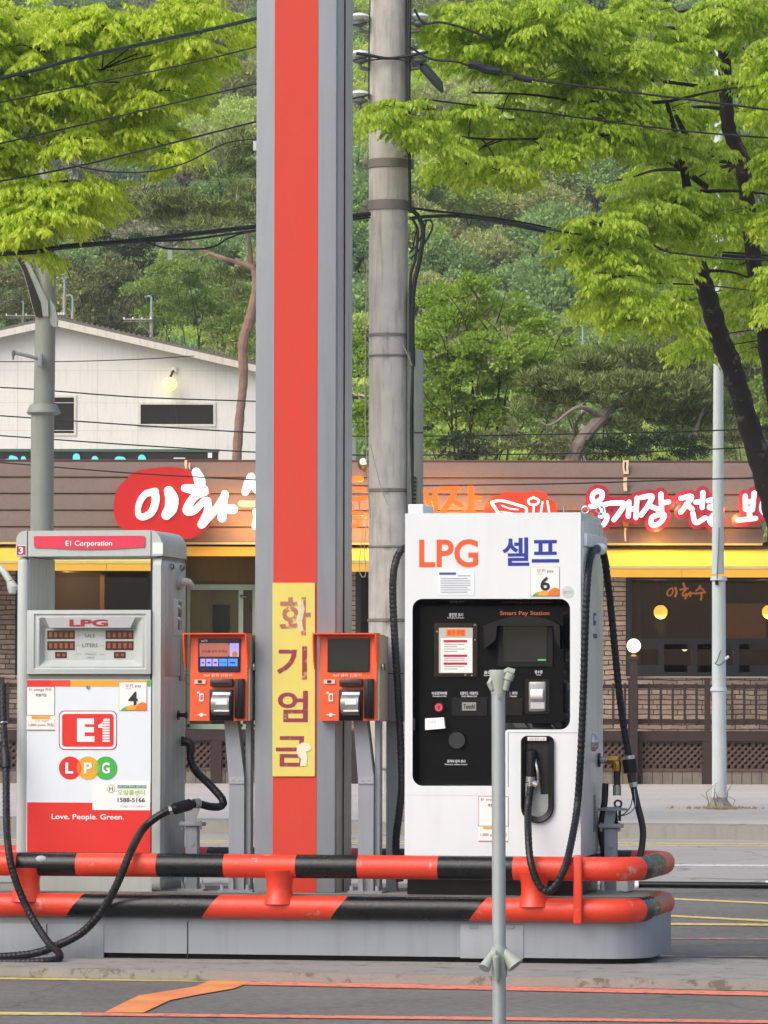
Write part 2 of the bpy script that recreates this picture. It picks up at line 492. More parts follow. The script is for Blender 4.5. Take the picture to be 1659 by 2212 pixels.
INK = M('black_ink', '#1d1e22', 0.5)
INKG = M('grey_ink', '#8d8f93', 0.5)
INKT = M('teal_ink', '#3f8f7a', 0.5)
BLUE = M('blue_ink', '#1f2f94', 0.45)
LTXT = M('orange_letter', '#ea5a2c', 0.45)
WTXT = M('white_ink', '#e9ecee', 0.5)
ORTXT = M('orange_caption', '#c8643a', 0.5)
RUBBER = M('black_rubber', '#191b20', 0.45, var=0.2, scale=20, bump=0.15, bscale=30)
BRAID = M('black_braided_hose', '#141519', 0.42, var=0.3, scale=30, spec=0.35)
BPLAST = M('black_plastic', '#0a0b0d', 0.35, var=0.2, scale=6, spec=0.35)
BPANEL = M('black_panel', '#050608', 0.45, var=0.25, scale=6, spec=0.15)
GLOSSK = M('gloss_black_bezel', '#08090c', 0.12, var=0.1, coat=0.5)
SCREEN = M('dark_screen', '#262b2b', 0.12, var=0.2, scale=3)
LCD = M('dead_display', '#4a2a22', 0.15, var=0.3, scale=9)
LCDT = M('dead_digits', '#8a4a38', 0.4, var=0.3, scale=30)
CHROME = M('bright_metal', '#b8bab8', 0.22, metal=0.9, var=0.1)
BRASS = M('brass', '#b58d3c', 0.3, metal=0.9, var=0.15)
ZINC = M('galvanised_tube', '#a9b0af', 0.5, metal=0.35, var=0.1, scale=7, streak=0.35, dirt='#77776e', bump=0.08)
PLAST = M('grey_green_plastic', '#a3aaa0', 0.55, var=0.08, scale=9, streak=0.3, dirt='#74766a')
POLE = M('pale_painted_pole', '#ccd6d6', 0.5, var=0.06, scale=4, streak=0.25, dirt='#8b8d86')
LPOLE = M('grey_green_lamp_pole', '#8f938b', 0.55, var=0.07, scale=3, streak=0.4, dirt='#6b6a60')
CPOLE = M('weathered_concrete_pole', '#b9b4ad', 0.92, var=0.16, scale=5, streak=0.6, dirt='#6c665f', bump=0.4, bscale=25)
BAND = M('galvanised_band', '#807a74', 0.6, metal=0.3, var=0.15)
CABLE = M('black_cable', '#15181a', 0.55, var=0.2)
DUCT = M('grey_green_duct', '#6c756f', 0.6, var=0.12, streak=0.4, dirt='#4a4e48')
PORC = M('white_porcelain', '#dfe3df', 0.25)
YSIGN = M('yellow_sign_board', '#dacb68', 0.6, var=0.06, scale=5, streak=0.1, dirt='#b9a94e')
SIGNMAR = M('worn_maroon_letter', '#8c3444', 0.65, var=0.15, wear=0.2, wearcol='#b98f78', wscale=22)
SIGNFAD = M('faded_pink_letter', '#a86a60', 0.7, var=0.2, wear=0.3, wearcol='#d6c268', wscale=30)
SCRATCH = M('scratched_white', '#e3dcc0', 0.7, var=0.1)
BOARD = M('brown_clapboard', '#76655d', 0.75, var=0.08, scale=2, streak=0.3, dirt='#5c4d46', bump=0.1)
BOARDE = M('dark_board_edge', '#4a352e', 0.85)
TRIM = M('cream_eave_trim', '#c9b97a', 0.6, var=0.1)
AWN = M('yellow_awning_cloth', '#e8cb45', 0.75, var=0.05, scale=3, streak=0.12, dirt='#c9a71d')
AWNV = M('amber_awning_valance', '#e6ae38', 0.75, var=0.06, scale=3)
MUST = M('mustard_lit_wall', '#8a6a1e', 0.8, var=0.18, scale=2, streak=0.3, dirt='#5a4318')  # yellow-brown wall, tinted with the porch's warm lighting
STONE = stone_wall('stone_cladding')
WOOD = M('dark_brown_timber', '#34251f', 0.75, var=0.2, scale=6, streak=0.4, dirt='#2c211d', bump=0.2)
LATT = M('brown_lattice_wood', '#5a463d', 0.8, var=0.2, scale=8)
FRAMEK = M('charcoal_window_frame', '#1b1e20', 0.5, var=0.1)
PALEF = M('pale_green_window_frame', '#b8c6ae', 0.5, var=0.06)
ROOM = M('dark_room_wall', '#3a2a20', 0.9, var=0.2, scale=2)
ROOMB = M('beige_room_wall', '#b89a5a', 0.9, var=0.1, scale=2)
GLASS = glassmat('window_glass')
DGLASS = M('dark_window_glass', '#141b1e', 0.08, var=0.3, scale=3)
LAMPY = M('amber_globe', '#ffb94a', 0.4, var=0.0, emit=1.5)
LAMPW = M('cream_globe', '#fff0c4', 0.4, var=0.0, emit=1.3)
LAMPL = M('pale_yellow_globe', '#fff08a', 0.4, var=0.0, emit=1.0)
SIGNW = M('lit_white_letter', '#f4f8fb', 0.4, var=0.0, emit=0.6)
SIGNO = M('lit_orange_letter', '#ff5a16', 0.4, var=0.0, emit=0.8)
SIGNR = M('red_sign_face', '#c41a14', 0.4, var=0.04, scale=1, emit=0.03)
SIGNRO = M('orange_red_sign_face', '#ee3c1e', 0.4, var=0.04, emit=0.25)
SIGNM = M('crimson_sign_backing', '#a51f36', 0.5, var=0.12, scale=4, emit=0.08)
CREAM = M('cream_sign_part', '#d9cfae', 0.5)
CYAN = M('lit_cyan_letter', '#63d3d6', 0.4, emit=0.25)
GWALL = M('cream_plaster', '#e2e1da', 0.85, var=0.04, scale=0.8, streak=0.3, dirt='#b5afa0')
GROOF = M('grey_ribbed_roof', '#6e6a64', 0.8, var=0.12, scale=3, streak=0.3)
WTRIM = M('white_barge_board', '#d9d4c6', 0.7, var=0.08, streak=0.4, dirt='#8f8778')
SCRU = M('violet_screen', '#8f86d8', 0.2, var=0.1, emit=0.55)
SCRB = M('blue_screen', '#3f78d8', 0.2, var=0.1, emit=0.55)
SCRK = M('navy_screen', '#1b1d36', 0.2, var=0.2, emit=0.15)
SCRT = M('tan_screen', '#9c5a4a', 0.2, var=0.15, emit=0.3)

# ------------------------------------------------------------------ ground, road, kerb, pavement, hill
def sheet(name, pts, mat, z=None, thick=0.0):
    mb = MB()
    P = [tuple(p) if z is None else (p[0], p[1], z) for p in pts]
    if thick: mb.prism_z([(p[0], p[1]) for p in P], P[0][2] - thick, P[0][2], mat)
    else: mb.add(P, [tuple(range(len(P)))], mat)
    return struct(name, mb)

sheet('ground', [(-400, -60, 0), (400, -60, 0), (400, 700, 0), (-400, 700, 0)], ASPH)
ka, kb = G(465, 1801), G(1600, 1814.5)
kd = (kb - ka).normalized(); kn = Vector((-kd.y, kd.x, 0))
K0, K1 = ka - kd * 60, kb + kd * 60
Gs0, Gs1 = G(0, 1905), G(1659, 1912)
gd = (Gs1 - Gs0).normalized()
sheet('road', [Gs0 - gd * 60, Gs1 + gd * 60, K1, K0], ROADM, 0.001)
mb = MB()
L_ = (K1 - K0).length; nseg = int(L_ / 1.9)
for i in range(nseg):
    a = K0 + kd * (i * 1.9 + 0.01); b = K0 + kd * (i * 1.9 + 1.89)
    q = [a, b, b + kn * 0.2, a + kn * 0.2]
    mb.prism_z([(p.x, p.y) for p in q], 0.0, 0.15 + rnd.uniform(-0.004, 0.004), KERBM)
struct('kerb', mb)
A0, A1 = K0 + kn * 0.2, K1 + kn * 0.2
sheet('pavement', [A0, A1, Vector((90, 150, 0)), Vector((-90, 150, 0))], PAVE, 0.14)
mb = MB()      # paver strip behind the kerb
nst = int(L_ / 0.6)
for i in range(nst):
    a = A0 + kd * (i * 0.6 + 0.008); b = A0 + kd * (i * 0.6 + 0.592)
    q = [a + kn * 0.02, b + kn * 0.02, b + kn * 0.75, a + kn * 0.75]
    mb.prism_z([(p.x, p.y) for p in q], 0.12, 0.148 + rnd.uniform(0, 0.003), KERBM)
struct('pavement_edging', mb)

def line(name, pa, pb, wpx, mat, z=0.003, off=0.0):
    """painted line between two measured ground points, wpx tall in the picture"""
    a0 = G(*pa, z); a1 = G(pa[0], pa[1] + wpx, z); b0 = G(*pb, z); b1 = G(pb[0], pb[1] + wpx, z)
    return sheet(name, [a1, b1, b0, a0], mat)

line('road_line', (-150, 1858), (1850, 1869), 3.2, WLINE)
line('road_line', (-200, 1811), (1850, 1823), 2.0, YLINE)
line('road_line', (-200, 1815), (1850, 1827.5), 2.0, YLINE)
line('road_line', (1250, 1931), (1800, 1955), 3.5, YLINE)
line('road_line', (1250, 1966), (1800, 1994), 4.0, YLINE)
line('road_line', (1300, 1992.5), (1800, 1996), 4.5, YLINE, 0.005)
line('road_line', (1300, 2024), (1800, 2027), 4.0, FADED)
line('road_line', (1300, 2063), (1800, 2066), 2.5, FADED)
# concrete strip under the island
f0, f1 = G(-250, 2107), G(1900, 2147)
b0_, b1_ = G(-250, 2040), G(1900, 2101)
sheet('concrete_apron', [f0, f1, b1_, b0_], CONC, 0.055, 0.05)
line('road_line', (-200, 2108.5), (520, 2117.5), 4.0, YLINE)
line('road_line', (505, 2117.5), (1900, 2147), 9.0, OLINE, 0.0045)
line('road_line', (-200, 2184), (180, 2187), 6.0, YLINE)
line('road_line', (175, 2187), (1900, 2206), 6.5, OLINE, 0.0045)
mb = MB()
zz = [(460, 2116), (545, 2119), (505, 2135), (430, 2148), (368, 2160), (310, 2187), (225, 2187), (262, 2168), (300, 2150), (420, 2131)]
mb.add([tuple(G(x, y, 0.006)) for x, y in zz], [tuple(range(len(zz)))], M('orange_yellow_line_paint', '#e0844f', 0.8, var=0.22, scale=3, wear=0.3, wearcol='#d9a24c', wscale=4))
struct('road_line', mb)

# ------------------------------------------------------------------ the hill behind
HILL0, HSL = 150.0, 0.34
def hill_z(x, y):
    t = max(0.0, y - HILL0)
    return 0.1 + HSL * t * (t / (t + 12.0)) + 1.3 * math.sin(x * 0.11 + y * 0.05) * min(1, t / 30) + 1.0 * math.sin(x * 0.045 - y * 0.08 + 1.0) * min(1, t / 30)
mb = MB()
xs = [-180 + 6 * i for i in range(61)]; ys = [146 + 6 * i for i in range(60)]
vsx = [(x, y, hill_z(x, y)) for y in ys for x in xs]
fsx = [(j * 61 + i, j * 61 + i + 1, j * 61 + i + 62, j * 61 + i + 61) for j in range(59) for i in range(60)]
mb.add(vsx, fsx, M('hill_soil', '#7a744e', 0.95, var=0.3, scale=0.3))
struct('hill', mb)

# ------------------------------------------------------------------ pump island
ZT = 0.405
UE = ISL.P(1431, 2030, 0.6)[0]
UL = ISL.P(-420, 2030, 0.6)[0]
VB = 1.22
def rrpoly(u0, u1, v0, v1, r, n=8):
    return [(a, b) for a, b in rr(u0, v0, u1, v1, r, n)]
t = Thing('fuel_island', 'raised grey steel island kerb carrying the two gas pumps', 'pump island', ISL, (0, 0.6, 0.055))
mb = MB()
mb.prism_z(rrpoly(UL, UE, 0, VB, 0.27, 10), 0.085, ZT, STEEL)
t.part('steel_kerb', mb)
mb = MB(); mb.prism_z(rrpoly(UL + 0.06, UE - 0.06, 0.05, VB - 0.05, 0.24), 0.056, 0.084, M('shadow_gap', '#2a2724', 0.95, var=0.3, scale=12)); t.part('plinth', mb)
mb = MB(); mb.prism_z(rrpoly(UL + 0.05, UE - 0.05, 0.05, VB - 0.05, 0.24), ZT + 0.001, ZT + 0.012, M('island_concrete', '#8c877d', 0.9, var=0.15, scale=4, bump=0.3)); t.part('concrete_top', mb)
mb = MB(); mb.brect(ISL, 994, 1996, 1131, 2072, -0.006, 0.02, STEELD, 0.004)
for x in (1022, 1100):
    mb.rect(ISL, x - 8, 1998, x + 10, 2006, -0.012, 0.01, STEEL)
t.part('access_panel', mb)
mb = MB(); mb.brect(ISL, -60, 1993, 224, 2071, -0.005, 0.02, STEEL, 0.004); mb.rect(ISL, 100, 1996, 102, 2064, -0.006, 0.01, SEAM); t.part('side_plate', mb)
mb = MB(); mb.rect(ISL, 404, 1990, 406, 2076, -0.003, 0.01, SEAM); t.part('joint', mb)

# striped tubular guard rails round the island
VR = -0.02; RR = 0.0665
def loop(zc, stripes, slant, name, thg):
    ue = ISL.P(1454, 1872, 0.95)[0] - RR
    vb = VB - 0.02; rc = 0.17
    ul = ISL.P(-400, 1872, VR)[0]
    segs = []
    L1 = ue - rc - ul; L2 = math.pi / 2 * rc; L3 = vb - VR - 2 * rc
    tot = 2 * L1 + 2 * L2 + L3
    def pos(s):
        if s < L1: return Vector((ul + s, VR, zc)), Vector((0, -1, 0))
        s -= L1
        if s < L2:
            a = s / rc; return Vector((ue - rc + rc * math.sin(a), VR + rc - rc * math.cos(a), zc)), Vector((math.sin(a), -math.cos(a), 0))
        s -= L2
        if s < L3: return Vector((ue, VR + rc + s, zc)), Vector((1, 0, 0))
        s -= L3
        if s < L2:
            a = s / rc; return Vector((ue - rc + rc * math.cos(a), vb - rc + rc * math.sin(a), zc)), Vector((math.cos(a), math.sin(a), 0))
        s -= L2
        return Vector((ue - rc - s, vb, zc)), Vector((0, 1, 0))
    cuts = [0.0]
    for x in stripes: cuts.append(ISL.P(x, 1900, VR - 0.05)[0] - ul)
    sc = L1
    cuts += [sc + 0.19, sc + (0.80 if slant == 0 else 0.55), sc + L2 + L3 + 0.3]
    s = cuts[-1]
    while s + 0.5 < tot: s += 0.5; cuts.append(s)
    cuts.append(tot)
    mb = MB(); n = 20
    for i in range(len(cuts) - 1):
        mat = ORANGE if i % 2 == 0 else BLACK
        a, b = cuts[i], cuts[i + 1]; k = max(2, int((b - a) / 0.06))
        vs = []; fs = []
        sa = 0 if (i == 0 or a >= sc) else slant; sb_ = 0 if b >= sc or i == len(cuts) - 2 else slant
        for j in range(k + 1):
            f = j / k
            for q in range(n):
                th = 2 * math.pi * q / n
                ss = min(tot - 1e-4, max(0, a + (b - a) * f + (sa * (1 - f) + sb_ * f) * math.sin(th)))
                p, nn = pos(ss)
                vs.append(p + nn * (RR * math.cos(th)) + Vector((0, 0, RR * math.sin(th))))
        for j in range(k):
            for q in range(n):
                fs.append((j * n + q, j * n + (q + 1) % n, (j + 1) * n + (q + 1) % n, (j + 1) * n + q))
        mb.add(vs, fs, mat)
    return thg.part(name, mb)
zu = ISL.P(700, 1872, VR)[1]; zl = ISL.P(700, 1961, VR)[1]
t = Thing('guard_rail', 'orange and black striped tubular guard rail looping round the pump island', 'guard rail', ISL, (0, 0, zl - RR))
loop(zu, [35, 163, 337, 482, 638, 771, 945, 1107], 0.0, 'upper_tube', t)
loop(zl, [159, 452, 730, 1030], 0.052, 'lower_tube', t)
for px in (58, 604, 1154):
    u = ISL.P(px, 1915, VR)[0]; mb = MB()
    h = zu - zl
    mb.lathe((u, VR, zl), [(0.098, 0.02), (0.085, 0.05), (0.074, 0.08), (0.072, h * 0.5), (0.074, h - 0.08), (0.085, h - 0.05), (0.098, h - 0.02)], ORANGE)
    t.part('strut', mb)
mb = MB(); mb.brect(ISL, 1238, 1847, 1257, 1997, VR - RR - 0.03, 0.03, ORANGE, 0.01, 3); t.part('bracket', mb, label='flat orange bar welded across both tubes')
u, z = ISL.P(94, 1857, VR)
mb = MB(); mb.tube([(u - 0.04 + 0.008 * i, VR - RR * 0.8 * math.cos(0.55), zu + RR * 0.8 * math.sin(0.55)) for i in range(11)], [0.004, 0.012, 0.018, 0.021, 0.023, 0.023, 0.022, 0.02, 0.017, 0.012, 0.004], M('peeling_silver', '#a8aaa8', 0.5, var=0.2, scale=40), 10)
t.part('peeled_patch', mb)

# ------------------------------------------------------------------ grey gas dispenser
F = ISL; VP = 0.30; DP = 0.60
def uu(x, y=1500, v=VP): return F.P(x, y, v)[0]
def zz_(y, x=190, v=VP): return F.P(x, y, v)[1]
ZI = ZT + 0.012
t = Thing('gas_dispenser', 'weathered grey gas dispenser with open top window and red and white front', 'gas pump', F, (uu(190), VP + DP / 2, ZI))
uL, uR = uu(34), uu(349)
zT, zH, zO, zB = zz_(1146), zz_(1203), zz_(1318), zz_(1462)
mb = MB()      # uprights and lower body
mb.bbox(uL, uu(59.5), VP, VP + DP, ZI, zH, PUMP, 0.03, 3)
mb.bbox(uu(326.5), uR, VP, VP + DP, ZI, zH, PUMP, 0.055, 4)
zq_ = zz_(1457); mb.box(uu(58), uu(328), VP + 0.012, VP + DP - 0.012, ZI, zq_, PUMP); mb.box(uu(58), uu(328), VP + 0.06, VP + DP - 0.012, zq_, zO - 0.004, PUMP)
mb.rect(F, 325.3, 1204, 327, 1842, VP - 0.001, 0.006, SEAM)
t.part('body', mb)
mb = MB()
prof = [(uL, zH + 0.004)] + [(uL + 0.05 - 0.05 * math.sin(a), zT - 0.05 + 0.05 * math.cos(a)) for a in (1.57, 1.2, 0.8, 0.4, 0)] + [(uR - 0.07 + 0.07 * math.sin(a), zT - 0.09 + 0.09 * math.cos(a)) for a in (0, 0.4, 0.8, 1.2, 1.57)] + [(uR, zH + 0.004)]
mb.prism(prof, VP - 0.004, VP + DP, PUMP)
for x in (59, 326):
    mb.rect(F, x - 0.7, 1147, x + 0.7, 1201, VP - 0.006, 0.006, SEAM)
hd = t.part('header', mb)
mb = MB(); mb.poly(F, rr(73, 1158, 313, 1181, 3)[0:14] + [(73, 1181)] + [(73 + i * 24, 1181 + 7 * math.sin(math.pi * i / 10)) for i in range(1, 10)] + [] , VP - 0.012, 0.008, PINK) if False else mb.poly(F, [(75, 1158), (310, 1157), (313, 1160), (313, 1179), (311, 1181.5)] + [(311 - i * 23.4, 1181.5 + 5.5 * math.sin(math.pi * i / 10)) for i in range(1, 10)] + [(77, 1183), (73, 1180), (73, 1160)], VP - 0.012, 0.009, PINK)
mb.text('E1 Corporation', F, 141.5, 1168, 242, 1182, VP - 0.0135, WTXT, 0.014)
t.part('name_strip', mb, hd)
mb = MB(); mb.rect(F, 34.5, 1178, 56.5, 1200, VP - 0.0065, 0.01, PAPER); mb.rect(F, 36, 1179, 55, 1198.5, VP - 0.008, 0.004, MAROON if False else M('number_crimson', '#b32645', 0.5)); mb.text('3', F, 40.5, 1181.5, 50, 1196.5, VP - 0.0095, WTXT, 0.03); t.part('number_plate', mb)
mb = MB(); mb.rect(F, 330, 1172, 351.5, 1196.5, VP - 0.006, 0.01, PAPER); t.part('blank_sticker', mb)
# display head
mb = MB()
uA, uB, z0, z1 = F.R(58.5, 1318, 325, 1456, VP - 0.02)
def ringframe(o, i, v0, v1, m):
    """bezel: outer px rect o at depth v0 sloping to inner px rect i at depth v1"""
    a = F.R(*o, v0); b = F.R(*i, v1)
    A = [(a[0], v0, a[2]), (a[1], v0, a[2]), (a[1], v0, a[3]), (a[0], v0, a[3])]
    B = [(b[0], v1, b[2]), (b[1], v1, b[2]), (b[1], v1, b[3]), (b[0], v1, b[3])]
    mb.add(A + B, [(k, (k + 1) % 4, (k + 1) % 4 + 4, k + 4) for k in range(4)], m)
ringframe((58.5, 1318, 325, 1456), (73, 1326, 316, 1446), VP - 0.02, VP - 0.026, PUMP)
ringframe((73, 1326, 316, 1446), (77, 1329, 313, 1443), VP - 0.026, VP - 0.016, PUMP)
ringframe((77, 1329, 313, 1443), (85, 1334, 308, 1440), VP - 0.016, VP - 0.02, PUMP)
ringframe((85, 1334, 308, 1440), (97, 1357, 289, 1426), VP - 0.02, VP + 0.03, PUMP)
a = F.R(95, 1340, 291, 1428, VP + 0.03); mb.box(a[0], a[1], VP + 0.03, VP + 0.05, a[2], a[3], PUMP)
a = F.R(58.5, 1318, 325, 1456, VP - 0.02)
for q in ((a[0], a[1], a[3] - 0.006, a[3]), (a[0], a[1], a[2], a[2] + 0.006), (a[0], a[0] + 0.006, a[2], a[3]), (a[1] - 0.006, a[1], a[2], a[3])):
    mb.box(q[0], q[1], VP - 0.0195, VP + 0.012, q[2], q[3], PUMP)
dh = t.part('display_head', mb)
mb = MB(); mb.text('LPG', F, 150, 1338, 233, 1353, VP - 0.0245, DKRED, 0.035)
mb.poly(F, [(97, 1334), (292, 1334), (281, 1356), (107, 1356)], VP - 0.022, 0.03, M('title_grey', '#a9adae', 0.5))
t.part('title_plate', mb, dh)
for (x0, y0, x1, y1, s) in ((103, 1363, 160, 1379, '11553'), (229, 1363, 287, 1379, '11701'), (103, 1386, 160, 1403, '41115'), (229, 1386, 287, 1403, '10.701'), (120, 1409, 143, 1420.5, ''), (247, 1409, 270, 1420.5, '')):
    mb = MB(); mb.rect(F, x0 - 1, y0 - 1, x1 + 1, y1 + 1, VP + 0.027, 0.004, SEAM); mb.rect(F, x0, y0, x1, y1, VP + 0.0255, 0.004, LCD)
    for k in range(5 if s else 2):
        w = (x1 - x0) / (5 if s else 2); mb.rect(F, x0 + w * (k + 0.25), y0 + 3, x0 + w * (k + 0.8), y1 - 2.5, VP + 0.0245, 0.002, LCDT)
    t.part('readout', mb, dh)
mb = MB()
mb.text('SALE', F, 183, 1370, 205, 1377, VP + 0.0285, INK); mb.text('LITERS', F, 178, 1390, 211, 1398, VP + 0.0285, INK)
mb.text('PRICE', F, 184, 1410, 208, 1415, VP + 0.0285, INKG); mb.text('(won)', F, 187, 1417, 204, 1424, VP + 0.0285, INKG)
for y in (1373.5, 1394.5, 1413): 
    for x0, x1 in ((164, 175), (214, 226)): mb.rect(F, x0, y - 0.5, x1, y + 0.5, VP + 0.0285, 0.001, INKG)
t.part('captions', mb, dh)
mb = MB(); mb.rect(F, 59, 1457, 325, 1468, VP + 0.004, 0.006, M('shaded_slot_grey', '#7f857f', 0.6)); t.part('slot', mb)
# printed front panel
zR = zz_(1733)
mb = MB(); mb.rect(F, 58.5, 1468, 325, 1842, VP - 0.004, 0.014, WHITE); fp = t.part('front_panel', mb)
mb = MB()
for x0, x1, m in ((58.5, 110, RED), (110, 152, M('logo_vermilion', '#d9452c', 0.4)), (152, 318, GOLD), (318, 325, GREEN)): mb.rect(F, x0, 1469, x1, 1483, VP - 0.006, 0.004, m)
t.part('colour_band', mb, fp)
mb = MB(); mb.rect(F, 58.5, 1733, 325, 1842, VP - 0.006, 0.004, RED); mb.text('Love. People. Green.', F, 111.5, 1758, 267.5, 1774, VP - 0.0075, WTXT, 0.012); t.part('slogan_panel', mb, fp)
mb = MB()
mb.rrect(F, 127, 1535, 252.5, 1620, 12, VP - 0.0055, 0.003, M('logo_dark_red', '#b3202a', 0.4)); mb.rrect(F, 129, 1537, 250.5, 1618, 11, VP - 0.007, 0.003, WTXT)
mb.rrect(F, 134, 1542, 245.5, 1613, 7, VP - 0.0085, 0.003, RED)
v = VP - 0.010
mb.poly(F, [(166.5, 1552), (203, 1552), (203, 1564.5), (183, 1564.5), (183, 1570.5), (203, 1570.5), (203, 1582), (183, 1582), (183, 1590.5), (204, 1590.5), (204, 1602.5), (166.5, 1602.5)], v, 0.003, WTXT)
mb.poly(F, [(225, 1552.5), (237, 1552.5), (237, 1602.5), (221.5, 1602.5), (221.5, 1572), (212, 1572), (212, 1566), (219, 1563)], v, 0.003, WTXT)
for k in range(8): mb.rect(F, 220, 1557 + k * 5.7, 238.5, 1558.6 + k * 5.7, v - 0.0015, 0.002, RED)
t.part('emblem', mb, fp)
mb = MB()
for x, m, s in ((151.5, RED, 'L'), (190, GOLD, 'P'), (228.5, GREEN, 'G')):
    q = {'L': 0, 'P': 0.0012, 'G': 0.0024}[s]
    mb.disc(F, x, 1659, 24.3, VP - 0.0055 - q, 0.002, m, 32)
    mb.text(s, F, x - 8.5 + (-1.5 if s == 'L' else 0), 1647, x + 8.5 + (-1.5 if s == 'L' else 0), 1671, VP - 0.0095, WTXT, 0.03)
def lens(x, m):
    h = 24.3; dx = 19.25; a0 = math.acos(dx / h)
    pts = [(x - dx + h * math.cos(a), 1659 + h * math.sin(a)) for a in [(-a0 + 2 * a0 * i / 10) for i in range(11)]]
    pts += [(x + dx - h * math.cos(a), 1659 + h * math.sin(a)) for a in [(a0 - 2 * a0 * i / 10) for i in range(1, 10)]]
    mb.poly(F, pts, VP - 0.0088, 0.002, m)
lens(170.7, M('logo_overlap_orange', '#d8702a', 0.4)); lens(209.2, OLIVE)
t.part('round_logo', mb, fp)
def pay_sticker(x0, y0, x1, y1, num, vv, thg, par):
    mb = MB(); mb.rect(F, x0, y0, x1, y1, vv, 0.004, M('thin_red_border', '#c88f7d', 0.5)); mb.rect(F, x0 + 0.9, y0 + 0.9, x1 - 0.9, y1 - 0.9, vv - 0.0012, 0.003, PAPER)
    w, h = x1 - x0, y1 - y0; q = vv - 0.0024
    mb.text('오키 pay', F, x0 + w * 0.22, y0 + h * 0.06, x0 + w * 0.8, y0 + h * 0.22, q, DKRED)
    mb.rect(F, x0 + w * 0.22, y0 + h * 0.235, x0 + w * 0.42, y0 + h * 0.25, q, 0.001, INKG)
    mb.text(num, F, x0 + w * 0.34, y0 + h * 0.34, x0 + w * 0.67, y0 + h * 0.81, q - 0.002, INK, 0.025)
    def hump(cx, rx, ry, m, d):
        c = x0 + w * cx
        pts = [(max(x0 + 1, min(x1 - 1, c + w * rx * math.cos(a))), y1 - 1.2 - h * ry * math.sin(a)) for a in [math.pi * i / 12 for i in range(13)]]
        mb.poly(F, pts, q - d, 0.001, m)
    hump(0.28, 0.16, 0.13, OLIVE, 0.0); hump(0.18, 0.1, 0.07, GREEN, 0.0005); hump(0.47, 0.2, 0.18, GOLD, 0.001); hump(0.85, 0.26, 0.27, ORNG2, 0.0015)
    return thg.part('pay_sticker', mb, par)
pay_sticker(257, 1473, 317, 1535, '4', VP - 0.0075, t, fp)
mb = MB(); mb.rect(F, 57.5, 1483, 118, 1545.5, VP - 0.0065, 0.004, M('thin_maroon_border', '#8a4a58', 0.5)); mb.rect(F, 58.5, 1484, 117, 1544.5, VP - 0.0077, 0.003, PAPER)
mb.text('E1 orange 카드', F, 63, 1486, 112, 1494, VP - 0.009, DKRED, 0.01); mb.text('회원가입', F, 77, 1498, 100, 1505, VP - 0.009, INK, 0.01)
mb.rect(F, 57.5, 1546, 118, 1578, VP - 0.0065, 0.004, PAPER); mb.rect(F, 68, 1546.5, 108, 1553, VP - 0.009, 0.002, GOLD)
mb.text('1,000 point 적립', F, 62, 1562, 115, 1570, VP - 0.009, DKRED); mb.text('신규 가입시', F, 76, 1555, 104, 1560, VP - 0.009, INKG); mb.rect(F, 57.5, 1576, 118, 1577.5, VP - 0.009, 0.002, DKRED)
t.part('membership_sticker', mb, fp)
mb = MB(); mb.rect(F, 200, 1689, 324, 1750.5, VP - 0.0085, 0.004, PAPER)
mb.rect(F, 254, 1696, 316, 1703, VP - 0.0097, 0.002, INKT); mb.text('LPG 검사 충전소 설비 관리', F, 255.5, 1697, 314.5, 1702, VP - 0.0109, WTXT); mb.text('오일콜센터', F, 254, 1706, 313, 1718, VP - 0.0097, M('yellow_green_ink', '#9ab83a', 0.5), 0.015)
mb.text('1588-5166', F, 254, 1723, 313, 1733, VP - 0.0097, INK, 0.02); mb.text('1577 oilcall', F, 259, 1740, 276, 1744, VP - 0.0097, INKG); mb.text('N 오일콜센터', F, 281, 1740, 313, 1744, VP - 0.0097, INKG)
mb.disc(F, 240, 1704, 9, VP - 0.0097, 0.002, M('pale_green_ink', '#a8b878', 0.5)); mb.disc(F, 240, 1704, 7.5, VP - 0.0105, 0.002, PAPER); mb.text('H', F, 236, 1699, 244, 1709, VP - 0.0115, INK)
t.part('hotline_sticker', mb, fp)
mb = MB(); mb.disc(F, 189, 1484, 4, VP - 0.012, 0.012, CHROME, 14); mb.rect(F, 188.4, 1482, 189.6, 1487, VP - 0.0135, 0.003, SEAM); t.part('key_lock', mb, fp)
# side face fittings (right side)
def side(y0, y1, v0, v1, th, m, r=0.004):
    mb.bbox(uR - 0.004, uR + th, v0, v1, zz_(y1, 370), zz_(y0, 370), m, r, 2)
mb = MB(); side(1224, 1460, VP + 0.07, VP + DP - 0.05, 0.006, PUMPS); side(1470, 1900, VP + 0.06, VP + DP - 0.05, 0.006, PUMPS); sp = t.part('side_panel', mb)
mb = MB(); side(1290, 1372, VP + 0.25, VP + 0.47, 0.014, PUMP, 0.006); side(1296, 1358, VP + 0.34, VP + 0.42, 0.017, M('blue_black_slot', '#1d2430', 0.2)); side(1304, 1312, VP + 0.33, VP + 0.4, 0.02, CHROME); side(1330, 1338, VP + 0.33, VP + 0.4, 0.02, CHROME); t.part('printer_slot', mb, sp)
for yy, vv in ((1222, VP + 0.2), (1222, VP + 0.45)):
    mb = MB(); z = zz_(yy, 370); mb.cyl((uR, vv, z), (uR + 0.02, vv, z), 0.018, CHROME); mb.box(uR + 0.02, uR + 0.023, vv - 0.004, vv + 0.004, z - 0.012, z + 0.012, SEAM); t.part('lock', mb, sp)
mb = MB(); z = zz_(1252, 390); mb.cyl((uR, VP + 0.36, z), (uR + 0.03, VP + 0.36, z), 0.05, PUMPS); mb.tube(catmull([(uR + 0.02, VP + 0.36, z), (uR + 0.06, VP + 0.38, z - 0.005), (uR + 0.07, VP + 0.42, z - 0.03)]), 0.022, PUMP); t.part('knob', mb, sp)
